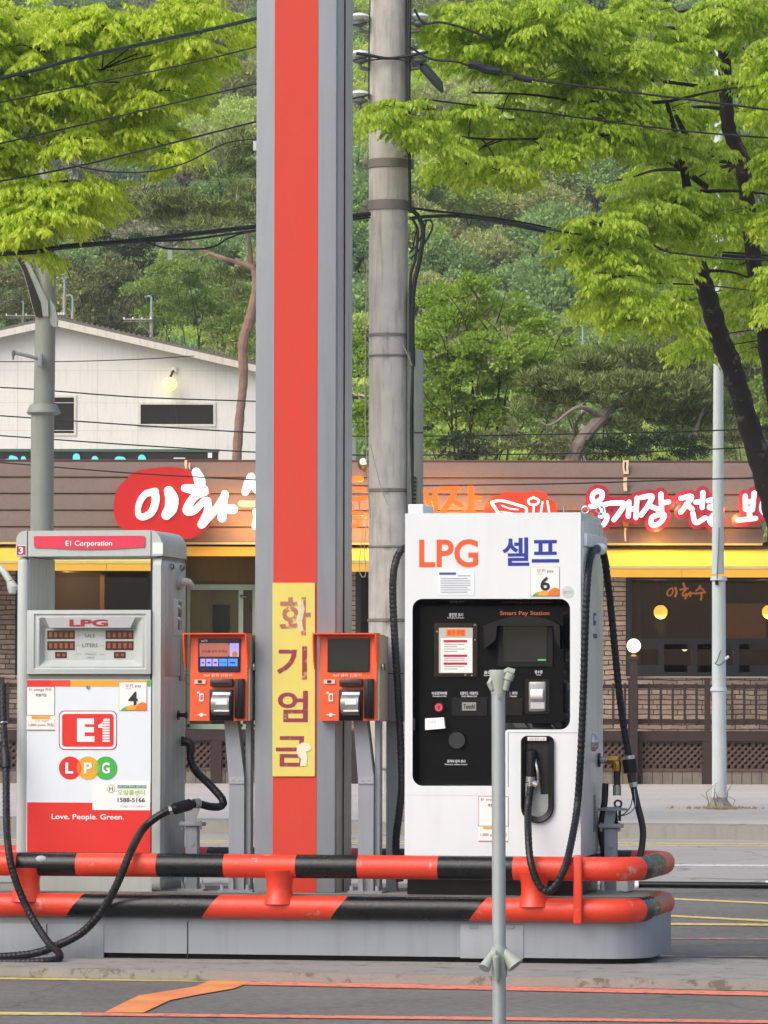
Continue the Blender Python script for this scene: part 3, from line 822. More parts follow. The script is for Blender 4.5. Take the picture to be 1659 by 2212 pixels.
for yy, ln in ((1545, 0.05), (1602, 0.03)):
    mb = MB(); z = zz_(yy, 380); vv = VP + 0.38 if yy == 1545 else VP + 0.48
    mb.cyl((uR, vv, z), (uR + 0.012, vv, z), 0.028, BPLAST); mb.cyl((uR + 0.012, vv, z), (uR + ln, vv, z), 0.012, BPLAST); mb.cyl((uR + ln, vv, z), (uR + ln + 0.012, vv, z), 0.02, BPLAST); t.part('black_fitting', mb, sp)
mb = MB(); side(1376, 1470, VP + 0.42, VP + 0.5, 0.008, M('bronze_strip', '#7d7362', 0.35, metal=0.4)); t.part('edge_strip', mb, sp)
mb = MB(); mb.tube(catmull([F.pt(-30, 1208, VP + 0.25), F.pt(2, 1228, VP + 0.22), F.pt(22, 1256, VP + 0.2)]), [0.014] * 8 + [0.02] * 9, PUMP, 12); mb.tube([F.pt(22, 1256, VP + 0.2), F.pt(27, 1268, VP + 0.2), F.pt(27, 1282, VP + 0.2)], [0.022, 0.032, 0.02], PUMP, 14); mb.tube([F.pt(27, 1270, VP + 0.2), F.pt(36, 1270, VP + 0.2)], 0.014, PUMP, 10); t.part('hose_boom', mb)
# inner faces at the open window
mb = MB(); a = zz_(1318); mb.box(uu(58.6), uu(59.4) + 0.002, VP + 0.03, VP + DP - 0.02, a, zH - 0.001, STAINLESS); mb.box(uu(60), uu(326), VP + DP * 0.55, VP + DP * 0.58, a - 0.003, a + 0.006, PUMP); t.part('window_reveal', mb)

# ------------------------------------------------------------------ hoses
def hose(name, label, pts, r=0.02, rib=0.10, m=None, extra=None, base=None, fr=F, cat='hose', group='black hoses of the two dispensers', pitch=0.026):
    P = catmull([fr.pt(*p) for p in pts], 14)
    # resample finely enough for the ribs
    out = [P[0]]
    step = pitch / 5 if rib else 0.03
    for a, b in zip(P[:-1], P[1:]):
        k = max(1, int((b - a).length / step))
        out += [a.lerp(b, i / k) for i in range(1, k + 1)]
    mb = MB(); mb.tube(out, r, m or BRAID, 10, rib, pitch)
    b = tuple(min(out, key=lambda q: q.z)) if base is None else base
    th = Thing(name, label, cat, fr, b, group)
    th.part('hose_line', mb)
    if extra: extra(th)
    return th
VH = VP + 0.42
def ex1(th):
    P0, P1 = F.pt(378, 1747, VP - 0.06), F.pt(410, 1738, VP + 0.02)
    mb = MB(); mb.tube([F.pt(365, 1752, VP - 0.075), F.pt(371, 1750, VP - 0.07)], 0.026, CHROME); mb.tube([P0, P1], 0.034, BRAID, 12); mb.tube([P1, F.pt(418, 1736, VP + 0.05)], 0.022, CHROME); mb.tube([F.pt(418, 1736, VP + 0.05), F.pt(430, 1735, VP + 0.08)], 0.029, CHROME); th.part('breakaway_coupling', mb)
    mb = MB(); mb.tube(catmull([F.pt(389, 1603, VP + 0.48), F.pt(402, 1602, VP + 0.48), F.pt(411, 1608, VP + 0.48), F.pt(412, 1625, VP + 0.48)]), 0.026, M('dark_brown_fitting', '#2c2022', 0.4)); th.part('elbow_fitting', mb)
hose('fuel_hose', 'black ribbed hose arching down from the grey dispenser side to the ground', [(411, 1618, VP + 0.48), (413, 1645, VP + 0.46), (425, 1668, VP + 0.42), (455, 1697, VP + 0.36), (481, 1728, VP + 0.30), (476, 1742, VP + 0.27), (452, 1742, VP + 0.16), (425, 1736, VP + 0.07), (395, 1742, VP - 0.03), (350, 1758, VP - 0.08), (310, 1790, VP - 0.12), (282, 1840, -0.12), (255, 1905, -0.16), (222, 1965, -0.15), (180, 2012, -0.13), (125, 2042, -0.14), (60, 2062, -0.16), (-60, 2070, -0.2)], 0.0225, 0.055, extra=ex1)
def ex2(th):
    mb = MB(); mb.tube([F.pt(9, 1600, 0.2), F.pt(13, 1640, 0.15), F.pt(13, 1660, 0.13)], [0.02, 0.034, 0.03], BRAID, 12); mb.tube([F.pt(8, 1560, 0.22), F.pt(9, 1602, 0.2)], 0.022, CHROME); th.part('breakaway_coupling', mb)
hose('fuel_hose', 'black braided hose hanging at the left picture edge beside the grey dispenser', [(6, 1480, 0.3), (8, 1560, 0.22), (13, 1650, 0.14), (14, 1760, 0.02), (18, 1830, -0.13), (30, 1890, -0.16), (60, 1965, -0.17), (100, 2030, -0.24), (128, 2060, -0.36), (120, 2073, -0.46), (60, 2078, -0.5), (-80, 2079, -0.5)], 0.021, 0.055, extra=ex2)
# bent hose stand beside the dispenser
def stand(name, label, x0, x1, ytop, ybot, v, xt):
    uc = (uu(x0, 1850, v) + uu(x1, 1850, v)) / 2; hw = (uu(x1, 1850, v) - uu(x0, 1850, v)) / 2
    zb, zt2 = ZI, F.P(x0, ytop, v)[1]
    th = Thing(name, label, 'hose stand', F, (uc, v, ZI), 'short hose stands on the island')
    mb = MB(); mb.bbox(uc - hw, uc + hw, v - hw, v + hw, zb, zt2, STEEL, 0.006); mb.box(uc - hw * 2.2, uc + hw * 2.2, v - hw * 1.8, v + hw * 1.8, zb, zb + 0.012, STEEL)
    mb.cyl((uc + 0.005, v - hw - 0.006, zt2 - 0.1), (uc + 0.005, v - hw + 0.004, zt2 - 0.1), 0.012, STEELD); mb.cyl((uc + 0.005, v - hw - 0.006, zt2 - 0.19), (uc + 0.005, v - hw + 0.004, zt2 - 0.19), 0.012, STEELD)
    for dx in (-1.7, 1.7): mb.prism([(uc + dx * hw - 0.003, zb + 0.012), (uc + dx * hw + 0.02, zb + 0.012), (uc + dx * hw * 1.0, zb + 0.07)], v - 0.02, v - 0.01, STEEL)
    th.part('post', mb)
    mb = MB(); mb.bbox(uc - hw * 1.9, uc + hw * 1.9, v - hw * 1.5, v + hw * 1.5, zt2, zt2 + 0.022, STEELD, 0.004); mb.cyl((uc + hw * 1.5, v - hw, zt2 + 0.03), (uc + hw * 1.5, v - hw, zt2 - 0.02), 0.008, STEEL); mb.cyl((uc - hw * 1.5, v - hw, zt2 + 0.03), (uc - hw * 1.5, v - hw, zt2 - 0.02), 0.008, STEEL); th.part('clamp_plate', mb)
    return th, uc, hw, zt2
th, uc, hw, zt2 = stand('hose_stand', 'short grey steel stand under the hose coupling of the grey dispenser', 403, 429, 1784, 1925, VP + 0.17, 0)
mb = MB(); mb.prism([(uc - hw * 1.2, zt2 + 0.02), (uc + hw * 0.5, zt2 + 0.02), (uc + hw * 1.3, zt2 + 0.1), (uc + hw * 1.3, zt2 + 0.115), (uc - hw * 0.9, zt2 + 0.1)], VP + 0.14, VP + 0.15, STEELD); mb.prism([(uc - hw * 1.2, zt2 + 0.02), (uc - hw * 0.2, zt2 + 0.02), (uc + hw * 0.2, zt2 + 0.1), (uc - hw * 0.9, zt2 + 0.1)], VP + 0.2, VP + 0.21, BPLAST); mb.box(uc - hw * 0.9, uc + hw * 1.3, VP + 0.14, VP + 0.21, zt2 + 0.1, zt2 + 0.106, STEELD); th.part('cradle', mb)

# ------------------------------------------------------------------ canopy column and its sign
VC = 0.34
t = Thing('canopy_column', 'tall square grey steel column with an orange stripe down its front', 'column', F, (uu(636, 1900, VC), VC + 0.22, ZI))
ua, ub = uu(550, 1500, VC), uu(724, 1500, VC)
zc1 = 7.5
mb = MB(); mb.bbox(ua, ub, VC, VC + 0.06, ZI, zc1, STEEL, 0.006); mb.box(ua + 0.003, ub - 0.003, VC + 0.06, VC + 0.47, ZI, zc1, BEIGE)
mb.box(ub - 0.002, ub + 0.004, VC + 0.245, VC + 0.45, ZI, zc1, BEIGE); mb.box(ub - 0.001, ub + 0.002, VC + 0.23, VC + 0.245, ZI, zc1, SEAM)
t.part('shaft', mb)
mb = MB(); mb.box(uu(590, 1500, VC), uu(684, 1500, VC), VC - 0.003, VC + 0.01, ZI, zc1 - 0.01, STRIPE); t.part('orange_stripe', mb)
VS = VC - 0.012
th = Thing('warning_sign', 'worn yellow vertical sign with maroon lettering fixed to the striped column', 'sign', F, (uu(634, 1677, VS), VS, F.P(634, 1677, VS)[1]))
mb = MB(); mb.rrect(F, 588.5, 1259, 680, 1677, 2, VS, 0.009, YSIGN); th.part('board', mb)
v = VS - 0.0015
for s, bx, m in (('화', (604, 1290, 671, 1373), SIGNFAD), ('기', (598, 1396, 663, 1468), SIGNMAR), ('엄', (600, 1492, 665, 1560), SIGNMAR), ('금', (596, 1590, 665, 1656), SIGNMAR)):
    mb = MB(); mb.text(s, F, *bx, v, m, 0.022); th.part('lettering', mb)
mb = MB(); mb.poly(F, [(642, 1612), (652, 1604), (668, 1606), (673, 1616), (668, 1622), (660, 1624), (664, 1634), (662, 1654), (648, 1656), (650, 1640), (640, 1626)], v - 0.002, 0.002, SCRATCH)
mb.poly(F, [(642, 1300), (654, 1294), (658, 1318), (652, 1344), (656, 1362), (646, 1366), (640, 1340), (645, 1320)], v - 0.002, 0.002, M('scraped_sign_yellow', '#d6cfa0', 0.7, var=0.2, scale=30)); th.part('scrape', mb)

# ------------------------------------------------------------------ pay terminals
def terminal(label, dx, on, vt=0.26):
    X = lambda x: x + dx
    zt, zb = F.P(X(450), 1366, vt)[1], F.P(X(450), 1557, vt)[1]
    l, r = uu(X(410), 1460, vt), uu(X(534), 1460, vt)
    th = Thing('pay_terminal', label, 'pay terminal', F, ((l + r) / 2 + 0.1, vt + 0.18, ZI), 'orange pay terminals')
    zv = F.P(X(450), 1398, vt)[1]
    mb = MB()
    mb.prism_u([(vt, zb), (vt + 0.012, zv), (vt + 0.02, zt - 0.012), (vt + 0.26, zt - 0.012), (vt + 0.26, zb)], l + 0.001, r - 0.001, TORANGE)
    mb.prism_u([(vt + 0.015, zb + 0.002), (vt + 0.03, zt - 0.02), (vt + 0.28, zt - 0.02), (vt + 0.28, zb + 0.002)], r - 0.001, r + 0.012, M('terminal_beige_side', '#a79f8d', 0.55, var=0.1, streak=0.3))
    th.part('housing', mb)
    mb = MB()
    mb.box(l - 0.03, r - 0.002, vt - 0.05, vt + 0.12, zt - 0.012, zt - 0.004, TORANGE)
    pr = [(vt - 0.05, zt - 0.012), (vt - 0.05, zt - 0.05), (vt - 0.02, zt - 0.17), (vt + 0.01, zt - 0.21), (vt + 0.03, zt - 0.21), (vt + 0.03, zt - 0.012)]
    mb.prism_u(pr, l - 0.03, l - 0.022, TORANGE)
    pr2 = [(vt - 0.05, zt - 0.012), (vt - 0.05, zt - 0.05), (vt - 0.005, zt - 0.16), (vt + 0.012, zt - 0.2), (vt + 0.03, zt - 0.2), (vt + 0.03, zt - 0.012)]
    mb.prism_u(pr2, r - 0.002, r + 0.006, TORANGE)
    th.part('visor', mb)
    mb = MB(); q = vt + 0.003
    mb.rect(F, X(428), 1379, X(518), 1451, q - 0.004, 0.02, BPLAST)
    if on:
        mb.rect(F, X(429.5), 1380.5, X(516.5), 1449.5, q - 0.0055, 0.004, SCRK)
        mb.rrect(F, X(431), 1389.5, X(496), 1418.5, [6, 6, 1, 1], q - 0.007, 0.003, SCRT); mb.rect(F, X(496), 1389.5, X(516), 1418.5, q - 0.0065, 0.003, SCRU); mb.disc(F, X(507), 1413, 6, q - 0.0075, 0.002, M('amber_screen', '#a8692c', 0.3, emit=0.3))
        for k, (a, b, m) in enumerate(((433, 443, SCRU), (445, 457, SCRU), (459, 471, SCRU), (473, 491, SCRB), (493, 513, SCRB))): mb.rect(F, X(a), 1423, X(b), 1439, q - 0.007, 0.003, m)
        mb.rect(F, X(474), 1430.5, X(490), 1431.5, q - 0.008, 0.002, SCRK)
        for a, b in ((436, 440), (448, 454), (462, 468), (497, 508)): mb.rect(F, X(a), 1430, X(b), 1433, q - 0.008, 0.002, SCRK)
        mb.text('Self 주유', F, X(435), 1382, X(448), 1387, q - 0.007, WTXT); mb.text('카드를 넣어 주세요', F, X(436), 1404, X(490), 1410, q - 0.0085, SCRK)
    else:
        mb.rect(F, X(429.5), 1380.5, X(516.5), 1449.5, q - 0.0055, 0.004, SCREEN)
    th.part('screen', mb)
    q = vt - 0.002
    mb = MB(); mb.brect(F, X(453), 1466, X(502), 1483, q - 0.03, 0.04, M('brown_black_plastic', '#3b2a24', 0.3), 0.006); mb.rect(F, X(457), 1475, X(497), 1477.5, q - 0.032, 0.01, BPLAST); th.part('card_reader', mb)
    mb = MB(); mb.brect(F, X(452), 1489, X(503), 1557, q - 0.012, 0.03, BPLAST, 0.005)
    uA2, zA2 = F.P(X(459), 1520, q - 0.02); uB2 = F.P(X(497), 1520, q - 0.02)[0]; zc2 = F.P(X(470), 1522, q)[1]
    pr = [(q - 0.014, zc2 + 0.07)] + [(q - 0.02 - 0.045 * math.sin(a), zc2 + 0.055 * math.cos(a)) for a in [math.pi * i / 8 for i in range(9)]] + [(q - 0.014, zc2 - 0.06)]
    mb.prism_u(pr, uA2, uB2, M('clear_printer_cover', '#8f9392', 0.15, var=0.35, scale=14, metal=0.3)); mb.rect(F, X(466), 1510, X(490), 1522, q - 0.068, 0.02, PAPER); mb.rect(F, X(462), 1534, X(494), 1537, q - 0.066, 0.02, PAPER); th.part('receipt_printer', mb)
    mb = MB(); mb.brect(F, X(506.5), 1466, X(526), 1552, q - 0.028, 0.04, BPLAST, 0.006); mb.rect(F, X(514.5), 1470, X(516.5), 1548, q - 0.03, 0.01, GLOSSK); th.part('swipe_slot', mb)
    mb = MB(); mb.text('Self 결제 단말기', F, X(440), 1455, X(501), 1462, q - 0.001, M('pale_peach_ink', '#eebfae', 0.5), 0.01); mb.rect(F, X(420), 1468, X(444), 1477, q - 0.001, 0.003, M('pale_peach_ink', '#eebfae')); mb.rect(F, X(427), 1469.5, X(436), 1475, q - 0.003, 0.003, INK)
    mb.rrect(F, X(430.5), 1498, X(440), 1515, 2, q - 0.001, 0.003, WTXT); mb.rect(F, X(432.5), 1501, X(438), 1511.5, q - 0.0025, 0.003, TORANGE); mb.disc(F, X(428), 1496, 2.5, q - 0.001, 0.003, WTXT)
    mb.disc(F, X(435), 1544, 4, q - 0.001, 0.003, WTXT); mb.rect(F, X(426), 1543.2, X(446), 1544.8, q - 0.0005, 0.002, WTXT); th.part('markings', mb)
    # pedestal: bent arm, upright, foot
    VZ = vt + 0.13
    mb = MB(); u0, u1 = uu(X(494), 1800, VZ), uu(X(527), 1800, VZ)
    zj = F.P(X(510), 1680, VZ)[1]
    mb.box(u0, u1, VZ, VZ + 0.09, ZI, zj, STEEL); mb.box(u1 + 0.002, u1 + 0.03, VZ + 0.03, VZ + 0.11, ZI, zb, STEEL)
    mb.prism([(uu(X(484), 1560, VZ), zb + 0.002), (uu(X(513), 1560, VZ), zb + 0.002), (u1 + 0.001, zj), (u0 - 0.001, zj)], VZ - 0.004, VZ + 0.08, STEEL)
    mb.rect(F, X(494), 1678, X(527), 1693, VZ - 0.008, 0.012, STEELD)
    for x in (503, 517): mb.disc(F, X(x), 1685.5, 1.5, VZ - 0.012, 0.01, STEEL, 10)
    mb.box(u0 - 0.05, u1 + 0.06, VZ - 0.05, VZ + 0.15, ZI, ZI + 0.012, STEEL)
    for x in (u0 - 0.03, u1 + 0.03): mb.cyl((x, VZ - 0.03, ZI + 0.012), (x, VZ - 0.03, ZI + 0.04), 0.012, STEELD)
    mb.prism([(u0 + 0.02, ZI + 0.012), (u0 + 0.035, ZI + 0.012), (u0 + 0.03, ZI + 0.1)], VZ - 0.03, VZ, STEELD)
    th.part('pedestal', mb)
    mb = MB(); u = r + 0.015; z = F.P(X(540), 1440, vt)[1]; mb.cyl((u, vt + 0.1, z), (u + 0.014, vt + 0.1, z), 0.016, BPLAST); mb.bbox(u, u + 0.012, vt + 0.06, vt + 0.12, z - 0.02, z + 0.015, CHROME, 0.003); th.part('side_lock', mb)
    return th
terminal('orange pay terminal with its screen lit, beside the grey dispenser', 0, True)
terminal('orange pay terminal with a blank dark screen, right of the yellow sign', 279.5, False)
mb = MB(); mb.brect(F, 818, 1376, 876, 1558, 0.62, 0.2, STEEL, 0.008); mb.rect(F, 822, 1454, 872, 1456, 0.618, 0.01, SEAM)
u = uu(847, 1558, 0.7); mb.box(u - 0.03, u + 0.03, 0.68, 0.74, ZI, F.P(847, 1557, 0.7)[1], STEEL)
solo('control_box', 'plain grey steel box on a post behind the blank screened terminal', 'control box', mb, F, (u, 0.71, ZI))

# ------------------------------------------------------------------ white self service dispenser
VW = 0.22; DW = 0.80
def wu(x, y=1500, v=VW): return F.P(x, y, v)[0]
def wz(y, x=1060, v=VW): return F.P(x, y, v)[1]
KIO_LX = 874.5; KIO_RX = 1254.5
t = Thing('self_service_dispenser', 'big white self service gas dispenser with a black recessed payment panel', 'gas pump', F, ((wu(KIO_LX) + wu(KIO_RX)) / 2, VW + DW / 2, ZI))
wl, wr = wu(KIO_LX), wu(KIO_RX)
wt = wz(1108); wbb = wz(1850)
mb = MB()
VR2 = VW + 0.075          # depth of the recess
mb.box(wl + 0.002, wr - 0.002, VR2 + 0.012, VW + DW, wbb, wt - 0.002, WHITED)
outer = [(KIO_LX, 1108), (KIO_RX, 1108), (KIO_RX, 1850), (KIO_LX, 1850)]
hole = []
def arc(cx, cy, r, a0, a1, n=6):
    return [(cx + r * math.cos(R_(a0 + (a1 - a0) * i / n)), cy + r * math.sin(R_(a0 + (a1 - a0) * i / n))) for i in range(n + 1)]
hx0, hx1, hy0, hy1, hxm, hym = 891, 1231.5, 1293.5, 1697.5, 1091, 1576
hole += arc(hx0 + 22, hy0 + 22, 22, 180, 270) + arc(hx1 - 22, hy0 + 22, 22, 270, 360) + arc(hx1 - 22, hym - 22, 22, 0, 90) + arc(hxm + 7, hym + 7, 7, 270, 180, 4) + [(hxm, hy1)] + arc(hx0 + 22, hy1 - 22, 22, 90, 180)
oz = [F.P(x, y, VW) for x, y in outer]; oz = [(wl, wt), (wr, wt), (wr, wbb), (wl, wbb)]
hz = [F.P(x, y, VW) for x, y in hole]
# fascia as strips between the outline and the hole (no bridging seam)
def fill_ring(mb, out, hol, v, m):
    bm = bmesh.new()
    def ringe(pp):
        vv = [bm.verts.new((a, v, b)) for a, b in pp]
        return [bm.edges.new((vv[i], vv[(i + 1) % len(vv)])) for i in range(len(vv))]
    e = ringe(out) + ringe(hol)
    bmesh.ops.triangle_fill(bm, edges=e, use_beauty=True, use_dissolve=False)
    bm.verts.index_update()
    mb.add([tuple(q.co) for q in bm.verts], [[q.index for q in f.verts] for f in bm.faces], m); bm.free()
fill_ring(mb, oz, hz, VW, WHITED)
n = len(hz); mb.add([(a, VW, b) for a, b in hz] + [(a, VR2 + 0.012, b) for a, b in hz], [(i, (i + 1) % n, (i + 1) % n + n, i + n) for i in range(n)], GLOSSK)
mb.add([(a, VW, b) for a, b in oz] + [(a, VR2 + 0.012, b) for a, b in oz], [(i, (i + 1) % 4, (i + 1) % 4 + 4, i + 4) for i in range(4)], WHITED)
body = t.part('cabinet', mb)
mb = MB()
for y, a, b in ((1718, KIO_LX + 1, 1090),): mb.rect(F, a, y - 0.6, b, y + 0.6, VW - 0.001, 0.004, SEAM)
mb.rect(F, 1090, 1698, 1091.4, 1849, VW - 0.001, 0.004, SEAM); mb.rect(F, 1098, 1582.4, KIO_RX - 0.5, 1583.6, VW - 0.001, 0.004, SEAM); mb.rect(F, 1097.3, 1582.4, 1098.3, 1700, VW - 0.001, 0.004, SEAM)
t.part('panel_seams', mb, body)
mb = MB(); mb.box(wl + 0.012, wr - 0.02, VW + 0.02, VW + DW - 0.02, ZI, wbb - 0.001, BPLAST); 
for y in (1858, 1872, 1895, 1915): mb.disc(F, 1077, y, 1.3, VW + 0.016, 0.01, CHROME, 8)
t.part('base', mb)
mb = MB(); mb.text('LPG', F, 905.5, 1165, 1033, 1225.5, VW - 0.0015, LTXT, 0.022); t.part('lettering', mb, label='large orange LPG lettering')
mb = MB(); mb.text('셀프', F, 1085, 1161, 1208, 1222, VW - 0.0015, BLUE, 0.022); t.part('lettering', mb, label='large blue Korean lettering')
mb = MB(); mb.rrect(F, 945.5, 1232.5, 1025, 1286, 2, VW - 0.0015, 0.002, M('pale_notice', '#d9e0e4', 0.5)); mb.rrect(F, 946.3, 1233.3, 1024.2, 1285.2, 2, VW - 0.0025, 0.002, M('notice_white', '#e2e8ec', 0.5)); mb.rect(F, 949, 1236.5, 985, 1241.5, VW - 0.004, 0.002, M('navy_ink', '#44598a', 0.5))
mb.rect(F, 988, 1243, 1016, 1244.5, VW - 0.004, 0.002, INKG)
for k in range(7): mb.rect(F, 952, 1249 + k * 4.9, 952 + rnd.choice((52, 58, 63, 64)), 1250.2 + k * 4.9, VW - 0.004, 0.002, INKG)
t.part('notice_sticker', mb, body)
pay_sticker(1146, 1224.5, 1208.5, 1288, '6', VW - 0.0035, t, body)
mb = MB(); mb.disc(F, 1226, 1279, 13, VW - 0.002, 0.002, M('grey_seal', '#c3c9cc', 0.5, var=0.15, scale=60)); mb.text('충전소 인증', F, 1217, 1276, 1235, 1282, VW - 0.0035, INKG); t.part('round_seal', mb, body)
# recessed panel
mb = MB()
inner = [F.P(x, y, VR2) for x, y in hole]
mb.prism([(a, b) for a, b in hz], VR2 + 0.004, VR2 + 0.011, BPANEL)
def off(pts, d):
    """shrink the hole outline by d px for the inner lip"""
    out = []; k = len(pts)
    for i in range(k):
        a, b, c = pts[i - 1], pts[i], pts[(i + 1) % k]
        tx, ty = c[0] - a[0], c[1] - a[1]; l = math.hypot(tx, ty) or 1
        out.append((b[0] - ty / l * d, b[1] + tx / l * d))
    return out
h2 = off(hole, 14)
ha = [F.P(x, y, VW + 0.01) for x, y in off(hole, 1)]; hb = [F.P(x, y, VR2) for x, y in h2]
k = len(ha)
mb.add([(a, VW + 0.008, b) for a, b in ha] + [(a, VR2 - 0.02, b) for a, b in hb] + [(a, VR2 + 0.004, b) for a, b in hb], [(i, (i + 1) % k, (i + 1) % k + k, i + k) for i in range(k)] + [(i + k, (i + 1) % k + k, (i + 1) % k + 2 * k, i + 2 * k) for i in range(k)], GLOSSK)
pan = t.part('payment_panel', mb)
q = VR2 + 0.003
def cap(s, x0, y0, x1, y1, m=WTXT, o=0.01): mbc.text(s, F, x0, y0, x1, y1, q, m, o)
mbc = MB()
cap('Smart Pay Station', 1080, 1320, 1187, 1331, ORTXT, 0.02)
cap('충전량 표시', 970, 1324, 1000, 1332); cap('Charging Indicator', 966, 1333, 1003, 1336.5)
cap('Touch LCD Display', 1114, 1433.5, 1154, 1437.5); cap('영수증', 1155, 1448, 1172, 1455); cap('Receipt', 1158, 1456.5, 1169, 1459.5)
cap('비상정지버튼', 933, 1494, 966, 1501); cap('Emergency Stop', 935, 1502, 964, 1506); cap('신용카드 / 회원카드', 994, 1494, 1033, 1501); cap('Credit / Member Card', 997, 1502, 1030, 1505.5)
cap('카드 리더', 1092, 1494, 1117, 1501); cap('Card Reader', 1092, 1502, 1117, 1505.5); cap('음성', 1046, 1449, 1060, 1456); cap('Speaker', 1045, 1457.5, 1060, 1460.5)
cap('원격지 탐지 센서', 966, 1641, 1005, 1648); cap('Remote safety sensor', 961, 1649.5, 1010, 1653.5)
t.part('captions', mbc, pan)
mb = MB(); mb.rrect(F, 938, 1346, 1031.5, 1462, 4, q - 0.012, 0.02, GLOSSK); mb.rrect(F, 948, 1356, 1021, 1454, 1, q - 0.014, 0.01, M('notice_grey', '#b9b6b0', 0.5)); mb.rect(F, 952, 1378.5, 1020, 1453, q - 0.0155, 0.006, PAPER); mb.rect(F, 964, 1359, 1005, 1374, q - 0.0155, 0.006, M('bright_orange_label', '#ef7a22', 0.5)); mb.text('충전 방법', F, 967, 1361, 1002, 1372, q - 0.017, M('deep_orange_ink', '#c04a10', 0.5))
for y in (1382.5, 1414, 1431): mb.rect(F, 958, y, 1009, y + 5, q - 0.017, 0.004, M('crimson_bar', '#b01f3c', 0.5))
for y in (1391, 1396, 1401, 1406, 1421.5, 1426, 1439, 1444): mb.rect(F, 959, y, 959 + rnd.choice((28, 44, 50)), y + 1.3, q - 0.017, 0.003, INKG)
for x, y in ((944, 1364), (1026, 1350), (1026, 1382), (1005, 1458), (1019, 1459)): mb.disc(F, x, y, 1.6, q - 0.0165, 0.006, CHROME, 10)
t.part('notice_frame', mb, pan)
mb = MB(); mb.rrect(F, 1076, 1342, 1194, 1440, 4, q - 0.01, 0.012, BPLAST); mb.rect(F, 1087, 1353, 1182, 1431, q - 0.014, 0.01, GLOSSK); mb.rect(F, 1089, 1355, 1180.5, 1429, q - 0.0155, 0.004, SCREEN); mb.rect(F, 1162, 1424, 1179, 1427, q - 0.017, 0.003, M('green_led', '#3fae5a', 0.4, emit=0.4)); mon = t.part('touch_screen', mb, pan)
mb = MB(); hp = [(1044, 1352), (1058, 1346), (1090, 1336), (1110, 1331), (1150, 1331), (1180, 1337), (1198, 1344), (1209, 1352), (1209, 1402), (1199, 1380), (1195, 1352), (1074, 1352), (1070, 1382), (1046, 1402)]
mb.poly(F, hp, VW - 0.015, 0.085, BPLAST); t.part('screen_hood', mb, pan)
mb = MB(); mb.rrect(F, 1135, 1467, 1187, 1542, 4, q - 0.008, 0.012, GLOSSK); a = F.R(1142, 1472, 1180, 1538, q - 0.02); mb.bbox(a[0], a[1], q - 0.03, q, a[2], a[3], M('clear_printer_cover', '#8f9392'), 0.012, 3); z = F.P(1160, 1500, q)[1]; mb.cyl((a[0] + 0.015, q - 0.03, z), (a[1] - 0.015, q - 0.03, z), 0.03, PAPER); mb.rect(F, 1146, 1517, 1176, 1531, q - 0.034, 0.01, M('pale_grey_plastic', '#b9bcba', 0.4)); t.part('receipt_printer', mb, pan)
mb = MB(); u, z = F.P(950, 1528, q); mb.cyl((u, q + 0.002, z), (u, q - 0.018, z), 0.03, BPLAST, n=20); mb.cyl((u, q - 0.018, z), (u, q - 0.034, z), 0.022, M('red_button', '#d8465a', 0.35), n=20); mb.prism([(u - 0.01, z + 0.008), (u + 0.01, z + 0.008), (u, z - 0.012)], q - 0.036, q - 0.034, MAROON); t.part('emergency_button', mb, pan)
mb = MB(); mb.rrect(F, 976, 1506, 1052, 1546, 4, q - 0.004, 0.006, BPLAST); mb.rect(F, 998, 1517, 1028.5, 1535, q - 0.012, 0.012, M('grey_plate', '#8f938c', 0.4)); mb.text('Touch!', F, 1001, 1521, 1026, 1531, q - 0.0135, INK, 0.03); t.part('touch_plate', mb, pan)
mb = MB(); a = F.R(919, 1552, 963, 1577, q - 0.02); mb.add([(a[0], q - 0.03, a[3]), (a[1] - 0.01, q - 0.03, a[3] + 0.006), (a[1], q - 0.05, a[2] + 0.01), (a[0] + 0.004, q - 0.05, a[2]), (a[0], q - 0.005, a[3]), (a[1] - 0.01, q - 0.005, a[3] + 0.006), (a[1], q - 0.005, a[2] + 0.01), (a[0] + 0.004, q - 0.005, a[2])], [(0, 1, 2, 3), (0, 1, 5, 4), (1, 2, 6, 5), (2, 3, 7, 6), (3, 0, 4, 7)], PAPER); mb.text('터치', F, 929, 1556, 942, 1563, q - 0.0525, INK); t.part('paper_slip', mb, pan)
mb = MB(); u, z = F.P(988, 1599, q); mb.cyl((u, q + 0.002, z), (u, q - 0.02, z), 0.052, BPANEL, 0.05, 28); mb.cyl((u, q - 0.0205, z), (u, q - 0.021, z), 0.046, M('speaker_mesh', '#22262a', 0.6, var=0.4, scale=120), n=28); t.part('speaker', mb, pan)
mb = MB(); mb.rrect(F, 1058, 1462, 1100, 1545, 5, q - 0.006, 0.01, BPLAST); mb.rect(F, 1095, 1508, 1128, 1545, q - 0.004, 0.006, GLOSSK); t.part('card_reader', mb, pan)
